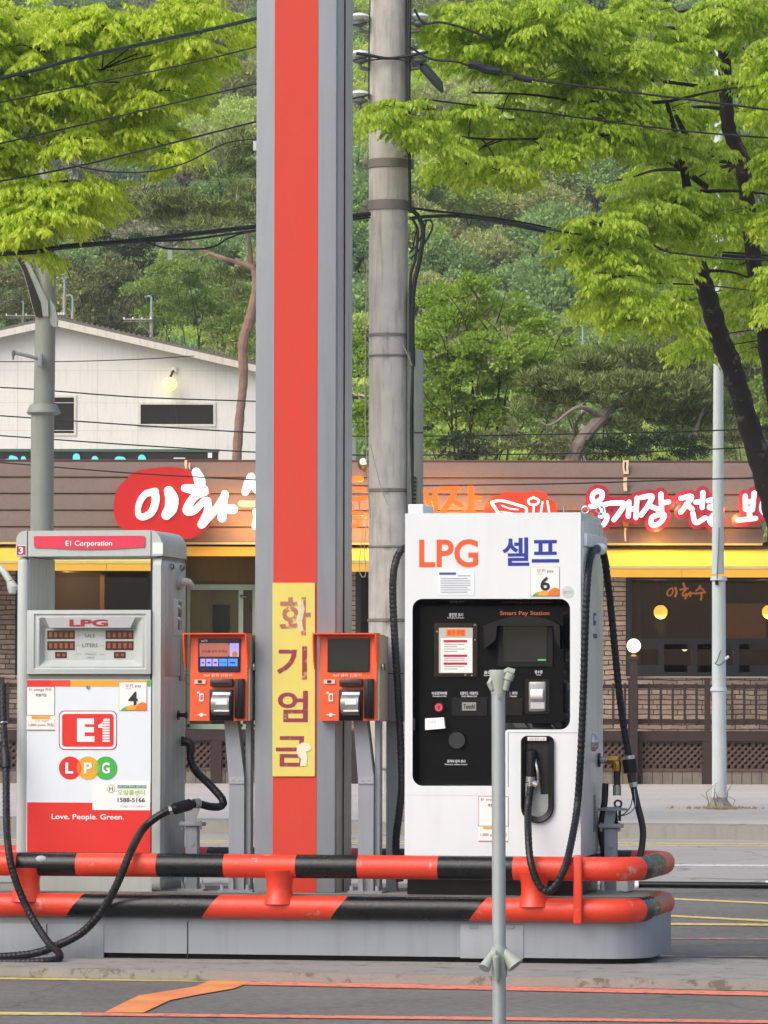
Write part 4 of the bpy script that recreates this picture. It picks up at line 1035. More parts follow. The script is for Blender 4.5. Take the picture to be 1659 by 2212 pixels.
# nozzle pocket
mb = MB()
hp = rr(1125, 1589.5, 1196.5, 1778, 30)
def ring2(o, i, v0, v1, m, mb):
    A = [F.P(x, y, v0) for x, y in o]; B = [F.P(x, y, v1) for x, y in i]; k = len(A)
    mb.add([(a, v0, b) for a, b in A] + [(a, v1, b) for a, b in B], [(j, (j + 1) % k, (j + 1) % k + k, j + k) for j in range(k)], m)
o1 = rr(1125, 1589.5, 1196.5, 1778, [13, 35, 35, 13]); o2 = rr(1127, 1591, 1194, 1776, [12, 33, 33, 12]); o3 = rr(1137, 1603, 1184, 1764, [4, 23, 23, 4])
ring2(o1, o1, VW + 0.001, VW - 0.02, BPLAST, mb); ring2(o1, o2, VW - 0.02, VW - 0.024, BPLAST, mb); ring2(o2, o3, VW - 0.024, VW - 0.012, BPLAST, mb)
mb.poly(F, o3, VW - 0.003, 0.002, M('pocket_black', '#060708', 0.6)); mb.rect(F, 1139.5, 1591.8, 1180, 1600, VW - 0.0265, 0.004, M('label_pink_white', '#e2dcdc', 0.5)); mb.text('LPG 충전 노즐', F, 1143, 1594, 1177, 1598.5, VW - 0.028, DKRED)
mb.poly(F, [(1131, 1720), (1136, 1716), (1183, 1716), (1189, 1722), (1189, 1742), (1176, 1762), (1146, 1766), (1131, 1744)], VW - 0.012, 0.008, M('grey_holder', '#8d9492', 0.45, var=0.12)); mb.poly(F, [(1134, 1692), (1166, 1690), (1168, 1718), (1134, 1722)], VW - 0.014, 0.012, M('grey_holder', '#8d9492'))
t.part('nozzle_pocket', mb)
mb = MB(); mb.rect(F, 1033.5, 1720, 1098, 1785, VW - 0.0025, 0.004, M('thin_maroon_border', '#8a4a58')); mb.rect(F, 1034.5, 1721, 1097, 1784, VW - 0.0038, 0.003, PAPER); mb.text('E1 orange 카드', F, 1039, 1723.5, 1092, 1731, VW - 0.005, DKRED, 0.01); mb.text('회원가입', F, 1054, 1736, 1076, 1743, VW - 0.005, INK, 0.01)
mb.rect(F, 1033.5, 1785.5, 1098, 1818, VW - 0.0025, 0.004, PAPER); mb.rect(F, 1044, 1786, 1088, 1791, VW - 0.004, 0.002, GOLD); mb.text('1,000 point 적립', F, 1038, 1799, 1094, 1808, VW - 0.004, DKRED); mb.rect(F, 1034, 1816, 1097.5, 1817.5, VW - 0.004, 0.002, DKRED); t.part('membership_sticker', mb, body)
# right hand side
def wside(y0, y1, v0, v1, th, m, r=0.004):
    return mb.bbox(wr - 0.004, wr + th, VW + v0, VW + v1, wz(y1, 1280), wz(y0, 1280), m, r, 2)
mb = MB(); wside(1122, 1846, 0.03, DW - 0.0, 0.008, STAINLESS, 0.004); sp = t.part('side_panel', mb)
mb = MB(); wside(1150, 1180, 0.05, DW + 0.03, 0.03, WHITED, 0.012); t.part('side_hood', mb, sp)
mb = MB(); wside(1320, 1348, 0.42, 0.52, 0.011, M('navy_ink', '#44598a')); wside(1326, 1338, 0.45, 0.49, 0.013, PAPER); wside(1366, 1376, 0.42, 0.56, 0.011, M('navy_ink', '#44598a')); wside(1720, 1802, 0.42, 0.5, 0.011, BAND); t.part('side_labels', mb, sp)
mb = MB(); z = wz(1605, 1280); mb.lathe((wr + 0.012, VW + 0.38, z - 0.05), [(0.012, 0.0), (0.03, 0.02), (0.036, 0.05), (0.03, 0.08), (0.012, 0.1)], CHROME, 14); t.part('oval_latch', mb, sp)
mb = MB(); z = wz(1645, 1300); vv = VW + 0.62
mb.cyl((wr, vv, z), (wr + 0.02, vv, z), 0.04, BPLAST); mb.cyl((wr + 0.02, vv, z), (wr + 0.07, vv, z), 0.02, CHROME); mb.cyl((wr + 0.06, vv, z), (wr + 0.12, vv, z), 0.028, BRASS, n=6); mb.tube(catmull([(wr + 0.1, vv, z), (wr + 0.115, vv, z - 0.02), (wr + 0.115, vv, z - 0.06)]), 0.026, BRASS); mb.cyl((wr + 0.115, vv, z - 0.06), (wr + 0.115, vv, z - 0.17), 0.02, M('dark_brown_fitting', '#2c2022'), n=12); mb.cyl((wr + 0.115, vv, z - 0.14), (wr + 0.115, vv, z - 0.2), 0.024, CHROME, n=12); t.part('brass_fitting', mb)
mb = MB(); a = F.R(876, 1089, 914, 1107.5, VW + 0.06); mb.bbox(wl + 0.005, a[1], VW + 0.06, VW + 0.4, wt - 0.002, a[3], WHITED, 0.006); t.part('top_box', mb)
for x in (1265, 1296):
    mb = MB(); u, z = F.P(x, 1100, VW + 0.3); mb.tube([(u + 0.02 * math.cos(a), VW + 0.3, z - 0.004 + 0.02 * math.sin(a)) for a in [2 * math.pi * i / 14 for i in range(15)]], 0.006, CHROME, 8, caps=False); mb.cyl((u, VW + 0.3, wt - 0.004), (u, VW + 0.3, z - 0.02), 0.012, CHROME); t.part('eye_bolt', mb)
u = F.P(1218, 1100, VW + 0.3)[0]; mb = MB(); mb.cyl((u, VW + 0.3, wt - 0.003), (u, VW + 0.3, wt + 0.05), 0.006, CHROME); mb.cyl((u, VW + 0.3, wt - 0.003), (u, VW + 0.3, wt + 0.012), 0.018, CHROME); t.part('eye_bolt', mb)
mb = MB(); u, z = F.P(1294, 1186, VW + 0.42); mb.cyl((wr, VW + 0.42, z), (u + 0.008, VW + 0.42, z), 0.03, PORC); mb.ball((u + 0.012, VW + 0.42, z), 0.034, PORC, 16); mb.cyl((u - 0.004, VW + 0.38, z), (u - 0.02, VW + 0.36, z - 0.008), 0.026, M('blue_ring', '#3f8fb0', 0.4)); t.part('hose_swivel', mb)

def ex3(th):
    mb = MB(); P = [F.pt(1146, 1700, VW - 0.045), F.pt(1147.5, 1672, VW - 0.045), F.pt(1148, 1640, VW - 0.04), F.pt(1149, 1622, VW - 0.035)]
    mb.tube([P[0], F.pt(1146.5, 1690, VW - 0.045)], 0.018, CHROME, 12); mb.tube([F.pt(1146.5, 1690, VW - 0.045), F.pt(1147, 1678, VW - 0.045)], 0.028, CHROME, 12); mb.tube([F.pt(1147, 1679, VW - 0.045), P[2], F.pt(1149, 1625, VW - 0.035), F.pt(1151, 1617, VW - 0.03)], [0.024, 0.028, 0.03, 0.014], BPLAST, 14)
    mb.tube(catmull([F.pt(1156, 1640, VW - 0.04), F.pt(1161, 1665, VW - 0.05), F.pt(1162, 1692, VW - 0.045), F.pt(1155, 1706, VW - 0.04)]), 0.008, CHROME, 8); mb.tube([F.pt(1148, 1690, VW - 0.05), F.pt(1160, 1697, VW - 0.05)], 0.02, CHROME); th.part('nozzle', mb)
hose('fuel_hose', 'ribbed black hose looping from the white dispenser nozzle down and up its right edge', [(1146, 1700, VW - 0.045), (1141, 1745, VW - 0.08), (1141, 1800, -0.05), (1146, 1860, -0.14), (1162, 1908, -0.15), (1182, 1925, -0.15), (1203, 1908, -0.15), (1222, 1868, -0.13), (1236, 1810, 0.02), (1247, 1740, VW - 0.02), (1254, 1640, VW - 0.04), (1260, 1500, VW - 0.035), (1263.5, 1380, VW - 0.03), (1268, 1270, VW + 0.0), (1273, 1218, VW + 0.09), (1281, 1192, VW + 0.24), (1291, 1184, VW + 0.38)], 0.0205, 0.065, extra=ex3, pitch=0.03)
VX = VW + 0.62
def ex4(th):
    mb = MB(); mb.tube([F.pt(1359, 1632, VX), F.pt(1360, 1640, VX)], 0.03, CHROME, 12); mb.tube([F.pt(1360, 1640, VX), F.pt(1363, 1670, VX)], 0.042, BPLAST, 14); mb.tube([F.pt(1364, 1670, VX), F.pt(1367, 1690, VX)], 0.026, M('dark_brown_fitting', '#2c2022')); mb.tube([F.pt(1367, 1686, VX), F.pt(1369, 1700, VX)], 0.024, CHROME); th.part('breakaway_coupling', mb)
    mb = MB(); mb.tube(catmull([F.pt(1370, 1705, VX - 0.02), F.pt(1372, 1740, VX - 0.04), F.pt(1358, 1757, VX - 0.05), F.pt(1332, 1765, VX - 0.06)]), 0.0035, CHROME, 6); mb.tube(catmull([F.pt(1368, 1712, VX - 0.02), F.pt(1362, 1742, VX - 0.04), F.pt(1348, 1758, VX - 0.05), F.pt(1330, 1765, VX - 0.06)]), 0.003, BPLAST, 6); th.part('tether_wire', mb)
hose('fuel_hose', 'ribbed black hose sloping away from the white dispenser swivel to a coupling', [(1302, 1190, VX - 0.15), (1308, 1220, VX - 0.1), (1318, 1300, VX), (1328, 1400, VX), (1338, 1500, VX), (1349, 1580, VX), (1359, 1634, VX)], 0.021, 0.08, extra=None, pitch=0.032)
hose('fuel_hose', 'smooth black hose tail curving from the coupling down behind the orange rail end', [(1368, 1698, VX), (1376, 1735, VX), (1386, 1775, VX), (1389, 1805, VX), (1384, 1842, VX - 0.02), (1372, 1870, VX - 0.05), (1360, 1898, VX - 0.08)], 0.019, 0.0, m=RUBBER, extra=ex4)
hose('fuel_hose', 'smooth black hose dropping from the brass fitting beside the white dispenser', [(1308, 1692, VW + 0.62), (1306, 1730, VX), (1300, 1775, VX), (1299, 1805, VX), (1305, 1850, VX), (1308, 1890, VX)], 0.019, 0.0, m=RUBBER)
hose('fuel_hose', 'black hose hanging down the left side of the white dispenser', [(878, 1182, VW + 0.35), (866, 1190, VW + 0.33), (857, 1207, VW + 0.32), (850, 1240, VW + 0.3), (849, 1300, VW + 0.3), (854, 1400, VW + 0.3), (860, 1500, VW + 0.32), (865, 1600, VW + 0.34), (868, 1690, VW + 0.36), (862, 1760, VW + 0.4), (856, 1810, VW + 0.44), (857, 1860, VW + 0.46), (864, 1905, VW + 0.46)], 0.021, 0.06, m=RUBBER)
th, uc, hw, zt2 = stand('hose_stand', 'short grey steel stand with a round plate right of the white dispenser', 1307, 1333, 1788, 1925, VX - 0.06, 0)
mb = MB(); mb.prism([(uc - hw * 1.1, zt2 + 0.02), (uc + hw * 0.6, zt2 + 0.02), (uc + hw * 1.0, zt2 + 0.1), (uc - hw * 0.8, zt2 + 0.1)], VX - 0.09, VX - 0.08, STEELD); mb.prism([(uc + hw * 0.1, zt2 + 0.02), (uc + hw * 1.1, zt2 + 0.02), (uc + hw * 0.9, zt2 + 0.1), (uc + hw * 0.3, zt2 + 0.1)], VX - 0.04, VX - 0.03, BPLAST)
mb.lathe((uc + 0.01, VX - 0.06, zt2 + 0.098), [(0.085, 0), (0.085, 0.012), (0.03, 0.02)], STEEL, 20); mb.tube([(uc + 0.04 + 0.02 * math.cos(a), VX - 0.06, zt2 + 0.135 + 0.02 * math.sin(a)) for a in [2 * math.pi * i / 12 for i in range(13)]], 0.006, BPLAST, 8, caps=False); mb.cyl((uc + 0.055, VX - 0.1, zt2 + 0.1), (uc + 0.055, VX - 0.1, zt2 + 0.04), 0.008, BPLAST); th.part('cradle', mb)
mb = MB(); mb.brect(F, 1298, 1893, 1356, 1927, 0.75, 0.25, PAPER, 0.008); mb.rect(F, 1330, 1897, 1331, 1925, 0.748, 0.004, SEAM)
solo('white_block', 'low white block on the island under the orange rail end', 'block', mb, F, (uu(1327, 1925, 0.87), 0.87, ZI))

# ------------------------------------------------------------------ galvanised stand in front
PD = 20.3
PF = Fr((W(1077, 1700, PD).x, PD, 0), 0.0)
t = Thing('barrier_post', 'slim galvanised post with plastic cone fittings standing in front of the pumps', 'post', PF, (0, 0, 0))
hpx = PF.P(1092, 1800, 0)[0] - PF.P(1062.5, 1800, 0)[0]; rp = hpx / 2
zt = PF.P(1077, 1488, 0)[1]; zb2 = PF.P(1077, 2046, 0)[1]; zb3 = PF.P(1077, 2110, 0)[1]
u1_, u2_ = PF.P(1076.5, 1500, 0)[0], PF.P(1078.5, 2200, 0)[0]
mb = MB(); mb.cyl((u1_, 0, zt), (u2_, 0, 0.02), rp, ZINC, n=24); mb.tube([(u1_ + 0.004, -rp, zt - 0.04), (u1_ + 0.004, -rp - 0.004, zt - 0.04)], 0.007, CHROME, 10); t.part('tube', mb)
mb = MB(); mb.lathe((u2_, 0, 0), [(0.17, 0), (0.17, 0.03), (0.06, 0.05), (0.05, 0.06)], M('black_rubber', '#191b20'), 28); t.part('foot', mb)
mb = MB()
za, zb_ = PF.P(1062, 1447, 0)[1], PF.P(1062, 1500, 0)[1]; h = za - zb_
mb.lathe((u1_, 0, zb_), [(rp * 1.06, 0), (rp * 1.1, h * 0.3), (rp * 1.25, h * 0.6), (rp * 1.35, h * 0.94), (rp * 1.3, h), (rp * 1.1, h)], PLAST, 24)
mb.tube(catmull([PF.pt(1092, 1490, -0.02), PF.pt(1097, 1470, -0.03), PF.pt(1103, 1455, -0.03)]), [0.014] * 9 + [0.02] * 8, PLAST, 12)
mb.tube([PF.pt(1086, 1453, -0.02), PF.pt(1098, 1448, -0.03), PF.pt(1111, 1452, -0.03)], [0.01, 0.014, 0.014], PLAST, 12); mb.tube([PF.pt(1062, 1466, -0.01), PF.pt(1057, 1476, -0.02), PF.pt(1063, 1490, -0.02)], [0.01, 0.012, 0.01], PLAST, 10)
t.part('hook_cap', mb)
mb = MB(); mb.lathe((u2_, 0, zb3), [(rp * 1.1, 0), (rp * 1.18, 0.02), (rp * 1.18, zb2 - zb3 - 0.02), (rp * 1.14, zb2 - zb3)], PLAST, 24)
for p0, p1, r0, r1 in (((1066, 2056, -0.02), (1046, 2092, -0.07), 0.012, 0.026), ((1089, 2054, -0.01), (1114, 2086, -0.03), 0.016, 0.04), ((1084, 2056, 0.05), (1092, 2088, 0.09), 0.014, 0.032)):
    mb.tube([PF.pt(*p0), PF.pt(*p1)], [r0, r1], PLAST, 16)
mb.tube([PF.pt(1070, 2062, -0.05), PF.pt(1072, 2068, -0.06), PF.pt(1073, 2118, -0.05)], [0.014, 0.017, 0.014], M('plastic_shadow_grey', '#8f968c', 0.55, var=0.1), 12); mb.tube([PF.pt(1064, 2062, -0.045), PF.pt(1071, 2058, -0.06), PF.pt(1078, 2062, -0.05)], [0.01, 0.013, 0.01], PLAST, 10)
t.part('cone_bracket', mb)

# black pipe lying on the forecourt behind the island
pa, pb = G(1335, 1910, 0.03), G(1760, 1914, 0.03)
mb = MB(); mb.cyl(tuple(pa), tuple(pb), 0.026, BPLAST, n=12)
for x in (1375, 1658): 
    q = G(x, 1911, 0.03); mb.cyl((q.x - 0.015, q.y, q.z), (q.x + 0.015, q.y, q.z), 0.032, PAPER, n=12)
solo('ground_pipe', 'thin black pipe lying along the forecourt beyond the pump island', 'pipe', mb, WORLD, tuple(pa))

# ------------------------------------------------------------------ restaurant
F = RST
def ru(x, y=1300, v=0.0): return F.P(x, y, v)[0]
def rz(y, x=830, v=0.0): return F.P(x, y, v)[1]
ZD = rz(1579, v=-2.0)           # deck level
t = Thing('restaurant', 'long brown low restaurant with clapboard parapet, stone walls and yellow awnings', 'building', F, (0, 4, 0.14))
XL, XR = ru(-420), ru(2080)
mb = MB()
zc_ = rz(1185)
def wallseg(x0, x1, y0, y1): mb.box(ru(x0), ru(x1), 0, 0.3, rz(y1), rz(y0), STONE)
zw = 0.14
for x0, x1 in ((-420, 33), (332, 396), (560, 600), (700, 768), (812, 1352)):
    mb.box(ru(x0), ru(x1), 0, 0.3, zw, zc_, STONE)
mb.box(ru(1352), XR, 0.0, 0.3, zw, rz(1463), STONE); mb.box(ru(33), ru(332), 0, 0.3, zw, rz(1463), STONE)
mb.box(XL, XR, 9.0, 9.2, zw, zc_, ROOM); mb.box(XL, XL + 0.2, 0.3, 9, zw, zc_, STONE); mb.box(XR - 0.2, XR, 0.3, 9, zw, zc_, STONE)
t.part('wall', mb)
mb = MB(); mb.box(XL + 0.2, XR - 0.2, 0.31, 9.0, zw + 0.2, ZD, ROOM); mb.box(XL, XR, 0.0, 9.2, rz(1176), rz(1170), ROOM); mb.box(XL + 0.2, XR - 0.2, 4.6, 4.7, ZD, rz(1177), ROOM)
t.part('interior', mb)
# clapboard mansard
mb = MB()
ys = [993.5, 1029, 1065, 1101.5, 1138, 1173.5]
vtop, vbot = 0.05, -0.62
for i in range(5):
    f0, f1 = i / 5, (i + 1) / 5
    za, zb_ = rz(ys[i]), rz(ys[i + 1])
    va, vb2 = vtop + (vbot - vtop) * f0, vtop + (vbot - vtop) * f1
    xe = ru(1618 + 24 * f1)
    mb.prism_u([(va - 0.02, za), (vb2 - 0.075, zb_ + 0.006), (vb2 - 0.075, zb_ - 0.02), (vb2 + 0.10, zb_ - 0.02), (va + 0.12, za)], XL, xe, BOARD)
    mb.prism_u([(vb2 - 0.069, zb_ - 0.021), (vb2 + 0.09, zb_ - 0.021), (vb2 + 0.09, zb_ - 0.034), (vb2 - 0.058, zb_ - 0.034)], XL, xe, BOARDE)
mb.box(XL, ru(1618), 0.0, 0.3, rz(1173), rz(993) - 0.01, BOARDE)
pa_ = t.part('parapet', mb)
mb = MB(); mb.box(XL, ru(1640), -0.70, -0.52, rz(1179.5), rz(1175.3), TRIM); mb.box(XL, XR, -0.5, 0.02, rz(1182), rz(1176), BOARDE); t.part('eave_trim', mb)
mb = MB(); mb.box(XL, ru(1616), 0.3, 9.2, rz(1000), rz(996), GROOF); mb.box(XL, XL + 0.1, 0.2, 9.2, rz(1176), rz(996), BOARDE); t.part('roof', mb)
mb = MB()       # peeled downpipe stains on the boards
RUST = M('rust_red_stain', '#8a2c1c', 0.8, var=0.3, scale=20); PEEL = M('peeled_cream', '#d8c4a6', 0.8, var=0.2, scale=20)
for y0, y1, x0, x1, m, f in ((994, 1024, 1345, 1358, PEEL, 0.0), (998, 1018, 1348.5, 1353, RUST, 0.0), (1031, 1061, 1346, 1355, PEEL, 0.2), (1120, 1137, 1345, 1358, M('peeled_ochre', '#c99a3c', 0.8, var=0.2), 0.68), (1140, 1169, 1348, 1353, PEEL, 0.85), (994, 1012, 398, 404, PEEL, 0.0), (1000, 1014, 407, 411, PEEL, 0.0)):
    vv = vtop + (vbot - vtop) * (f + 0.2) - 0.1
    mb.poly(F, [(x0 + 1, y0), (x1, y0), (x1 - 1, (y0 + y1) / 2), (x1, y1), (x0 + 2, y1), (x0, (y0 + y1) / 2)], vv, 0.05, m)
t.part('peeling_streak', mb, pa_)
# awnings
def awning(x0, x1, ytop, ymid, ybot):
    mb = MB(); za, zm, zb2 = rz(ytop, v=-0.5), rz(ymid, v=-1.9), rz(ybot, v=-1.9)
    l, r = ru(x0, v=-1.2), ru(x1, v=-1.2)
    mb.prism_u([(-0.45, za), (-1.9, zm), (-1.9, zm - 0.03), (-0.45, za - 0.03)], l, r, AWN)
    a = t.part('awning', mb)
    mb = MB(); mb.box(l, r, -1.925, -1.9, zm - 0.035, zm + 0.01, TRIM); mb.box(l, r, -1.915, -1.905, zb2, zm - 0.036, AWNV)
    for x in np.arange(l + 1.2, r, 1.9): mb.box(x, x + 0.012, -1.918, -1.904, zb2 + 0.01, zm - 0.04, M('valance_seam', '#b98414', 0.8))
    t.part('valance', mb, a)
    mb = MB()
    for x in (l + 0.03, r - 0.03): mb.cyl((x, -0.5, za - 0.35), (x, -1.88, zm - 0.05), 0.02, PALEF, n=8)
    t.part('awning_arm', mb, a)
awning(1314, 2060, 1183, 1223, 1246)
awning(-400, 386, 1181, 1214, 1234)
awning(700, 812, 1181, 1212, 1235)
mb = MB(); mb.box(ru(387, v=-0.6), ru(600, v=-0.6), -0.66, -0.52, rz(1202, v=-0.6), rz(1181.5, v=-0.6), AWNV); t.part('fascia_strip', mb)
# big right hand window
def window(x0, x1, y0, y1, mull, ysill, v=0.0):
    mb = MB(); l, r = ru(x0), ru(x1); za, zb2 = rz(y0), rz(y1); fw = 0.09
    mb.box(l, l + fw, -0.03, 0.12, zb2, za, FRAMEK); mb.box(r - fw, r, -0.03, 0.12, zb2, za, FRAMEK); mb.box(l + fw, r - fw, -0.03, 0.12, za - fw, za, FRAMEK); mb.box(l + fw, r - fw, -0.035, 0.12, zb2, zb2 + fw, FRAMEK)
    if ysill:
        zs = rz(ysill); mb.box(l + fw, r - fw, -0.035, 0.12, zs - 0.05, zs + 0.05, FRAMEK)
        for m_ in mull: mb.box(ru(m_) - 0.05, ru(m_) + 0.05, -0.032, 0.11, zb2 + fw, zs - 0.05, FRAMEK)
        for m_ in mull: mb.box(ru(m_) + 0.051, ru(m_) + 0.95, -0.025, 0.1, zb2 + fw, zb2 + fw + 0.12, FRAMEK); 
        for m_ in mull: mb.box(ru(m_) + 0.051, ru(m_) + 0.95, -0.025, 0.1, zs - 0.14, zs - 0.051, FRAMEK)
    w = t.part('window', mb)
    mb = MB(); mb.box(l + fw, r - fw, 0.03, 0.04, zb2 + fw, za - fw, GLASS); t.part('pane', mb, w)
    return w
wR = window(1353, 2040, 1240, 1462, (1365, 1428, 1500, 1590, 1680, 1780), 1384)
wL = window(34, 331, 1225, 1462, (110, 205, 290), None)
wM = window(768, 812, 1236, 1462, (790,), None)
mb = MB()       # hand painted name on the window
vv = 0.02; LTR = M('amber_window_lettering', '#c97a35', 0.6, var=0.1, emit=0.15)
def zx(pts): return [(1207 + 0.31 * a, 960 + 0.31 * b) for a, b in pts]
for i, (pts, w) in enumerate((([(790, 1000), (765, 1015), (755, 1040), (770, 1055), (790, 1040), (795, 1010), (788, 1000)], 3), ([(812, 1000), (820, 1030), (812, 1058)], 5), ([(868, 968), (878, 1000)], 5), ([(845, 1012), (900, 1004)], 4), ([(885, 1012), (862, 1040), (872, 1055), (890, 1040)], 4), ([(890, 1040), (882, 1075)], 4), ([(888, 1062), (918, 1030), (916, 1058)], 4), ([(916, 1040), (940, 1035)], 4), ([(985, 985), (972, 1008), (958, 1018)], 4), ([(982, 995), (1010, 1015)], 4), ([(948, 1040), (1020, 1030)], 4.5), ([(990, 1036), (996, 1060), (990, 1082)], 4))):
    mb.brush(F, zx(pts), w, vv - 0.0055 * (i % 3), 0.004, LTR)
t.part('window_lettering', mb, wR)
# entrance porch in the middle, its warm light put into the mustard colour
mb = MB(); mb.box(ru(396), ru(560), 0.5, 0.6, ZD, rz(1183), MUST); mb.box(ru(396), ru(402), 0.0, 0.5, ZD, rz(1183), MUST); mb.box(ru(553), ru(560), 0.0, 0.5, ZD, rz(1183), MUST); mb.box(ru(396), ru(560), 0.0, 0.5, rz(1185), rz(1182), MUST)
t.part('porch', mb)
mb = MB(); l, r = ru(402.5), ru(553); za = rz(1262)
mb.box(l, r, 0.36, 0.46, rz(1274), za, PALEF)
for x in (404, 519, 549): mb.box(ru(x) - 0.04, ru(x) + 0.04, 0.37, 0.45, ZD + 0.05, rz(1274), PALEF)
mb.box(l, r, 0.37, 0.45, ZD + 0.01, ZD + 0.1, PALEF); d = t.part('door', mb)
mb = MB(); mb.box(ru(406), ru(517), 0.40, 0.41, ZD + 0.1, rz(1274), GLASS); mb.box(ru(521), ru(547), 0.40, 0.41, ZD + 0.1, rz(1274), GLASS); t.part('pane', mb, d)
mb = MB(); mb.box(ru(402), ru(430), 0.47, 0.49, ZD, rz(1276), M('yellow_ochre_room', '#c9a338', 0.8, var=0.1)); mb.box(ru(430), ru(520), 0.47, 0.49, ZD, rz(1276), ROOMB); mb.box(ru(457), ru(495), 0.44, 0.468, ZD + 0.1, rz(1306), DGLASS); mb.box(ru(402), ru(410), 0.43, 0.468, rz(1345), rz(1302), DGLASS); mb.box(ru(522), ru(552), 0.45, 0.468, ZD, rz(1328), M('dusty_pink_wall', '#8f6a60', 0.8)); mb.box(ru(538), ru(552), 0.43, 0.449, rz(1320), rz(1305), DGLASS); t.part('lobby', mb)
mb = MB(); z = rz(1288); mb.cyl((ru(517), 0.34, z), (ru(532), 0.34, z), 0.03, CHROME, n=8); t.part('door_closer', mb, d)
mb = MB(); mb.cyl((ru(401), 0.3, rz(1475)), (ru(409), 0.3, rz(1475)), 0.015, CHROME, n=8); mb.cyl((ru(401), 0.3, rz(1455)), (ru(409), 0.3, rz(1455)), 0.015, CHROME, n=8); t.part('handle', mb, d)
mb = MB(); mb.box(ru(1605), ru(1700), 4.4, 4.5, rz(1370), rz(1290), M('tan_partition', '#7a5a3a', 0.8)); mb.box(ru(1375), ru(1387), 0.4, 0.6, rz(1463), rz(1250), M('timber_post_inside', '#6b4a2c', 0.7)); mb.box(ru(205), ru(215), 1.4, 1.6, ZD, rz(1238), M('timber_post_inside', '#6b4a2c')); mb.box(ru(60), ru(205), 1.9, 2.0, ZD, rz(1180), M('dark_brown_screen', '#332417', 0.8, var=0.3)); t.part('partition', mb)
def pendant(px, py, rpx, v, label, m, cordtop):
    u, z = F.P(px, py, v); r = rpx * (80 + v) / FPX
    th = Thing('pendant_lamp', label, 'lamp', F, (u, v, z - r), 'amber globe lamps in the window')
    mb = MB(); mb.ball((u, v, z), r, m); th.part('globe', mb)
    l = bpy.data.lights.new('pendant_light', 'POINT'); l.energy = 60; l.color = (1.0, 0.6, 0.25); l.shadow_soft_size = 0.12
    lo = bpy.data.objects.new('pendant_light', l); COL.objects.link(lo); lo.location = F.w(u, v, z - r - 0.15)
    mb = MB(); mb.cyl((u, v, z + r * 0.96), (u, v, z + r * 1.5), 0.06, BPLAST, n=10); mb.cyl((u, v, z + r * 1.5), (u, v, cordtop), 0.012, BPLAST, n=6); th.part('cord', mb)
pendant(1427, 1322, 15, 1.6, 'glowing amber globe lamp hanging inside the window under painted lettering', LAMPY, rz(1177))
pendant(1661, 1322, 15, 1.6, 'glowing amber globe lamp hanging inside the window at right picture edge', LAMPY, rz(1177))
pendant(150, 1222, 13, 1.0, 'added amber globe lamp, unseen behind the left awning, warming the room', LAMPY, rz(1177))  # globe added to warm the left room, hidden by the awning
mb = MB(); u, z = F.P(1479, 1400, 0.8); mb.ball((u, 0.8, z), 0.055, LAMPW, 12); mb.cyl((u, 0.8, z + 0.05), (u, 0.8, rz(1384)), 0.01, BPLAST, n=6)
solo('small_lamp', 'small cream lamp behind the lower window panes', 'lamp', mb, F, (u, 0.8, z))
# deck, lattice skirt and base
t = Thing('deck', 'raised brown timber deck with diagonal lattice skirt before the restaurant', 'deck', F, (0, -1.2, 0.14))
VD = -2.2
def dz(y, v=VD): return rz(y, 830, v)
mb = MB(); mb.box(XL, XR, VD + 0.002, -0.001, dz(1586), ZD - 0.002, WOOD); mb.box(XL, XR, VD - 0.04, VD, dz(1600), ZD + 0.01, WOOD); t.part('deck_boards', mb)
mb = MB(); mb.box(XL, XR, VD, VD + 0.15, 0.14, dz(1665), M('board_formed_concrete', '#7b7266', 0.9, var=0.25, scale=4, streak=0.6, dirt='#4c4238'))
for k in range(120):
    x = XL + (XR - XL) * k / 120; mb.box(x, x + 0.01, VD - 0.003, VD + 0.01, 0.145, dz(1666), SEAM)
t.part('base', mb)
mb = MB(); mb.box(XL, XR, VD - 0.02, VD + 0.1, dz(1665) + 0.001, dz(1659), LATT); mb.box(XL, XR, VD - 0.02, VD + 0.1, dz(1604), dz(1600) - 0.001, WOOD); t.part('rail_board', mb)
zl0, zl1 = dz(1659), dz(1604)
bays = [-400, -180, -60, 60, 200, 330, 468, 600, 768, 850, 1010, 1160, 1262, 1374, 1528, 1690, 1850, 2060]
for i in range(len(bays) - 1):
    a, b = ru(bays[i], v=VD), ru(bays[i + 1], v=VD)
    if bays[i + 1] < -60 or bays[i] > 1760: continue
    mb = MB(); h = zl1 - zl0; w = 0.028
    x = a - h
    while x < b:
        for sgn in (0, 1):
            x0, x1 = (x, x + h)
            lo, hi = max(x0, a + 0.05), min(x1, b - 0.05)
            if hi - lo > 0.03:
                za, zb2 = zl0 + (lo - x), zl0 + (hi - x)
                if sgn: za, zb2 = zl1 - (lo - x), zl1 - (hi - x)
                q = VD + 0.02 + 0.016 * sgn
                mb.prism([(lo, za - w), (hi, zb2 - w), (hi, zb2 + w), (lo, za + w)], q, q + 0.014, LATT)
        x += 0.115
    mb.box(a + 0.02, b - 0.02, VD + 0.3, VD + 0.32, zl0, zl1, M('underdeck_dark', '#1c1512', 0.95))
    t.part('lattice_panel', mb)
for x in bays:
    if -60 <= x <= 1760:
        mb = MB(); u = ru(x, v=VD); mb.box(u - 0.09, u + 0.09, VD - 0.05, VD + 0.12, 0.141, dz(1600) - 0.002, WOOD); t.part('post', mb)
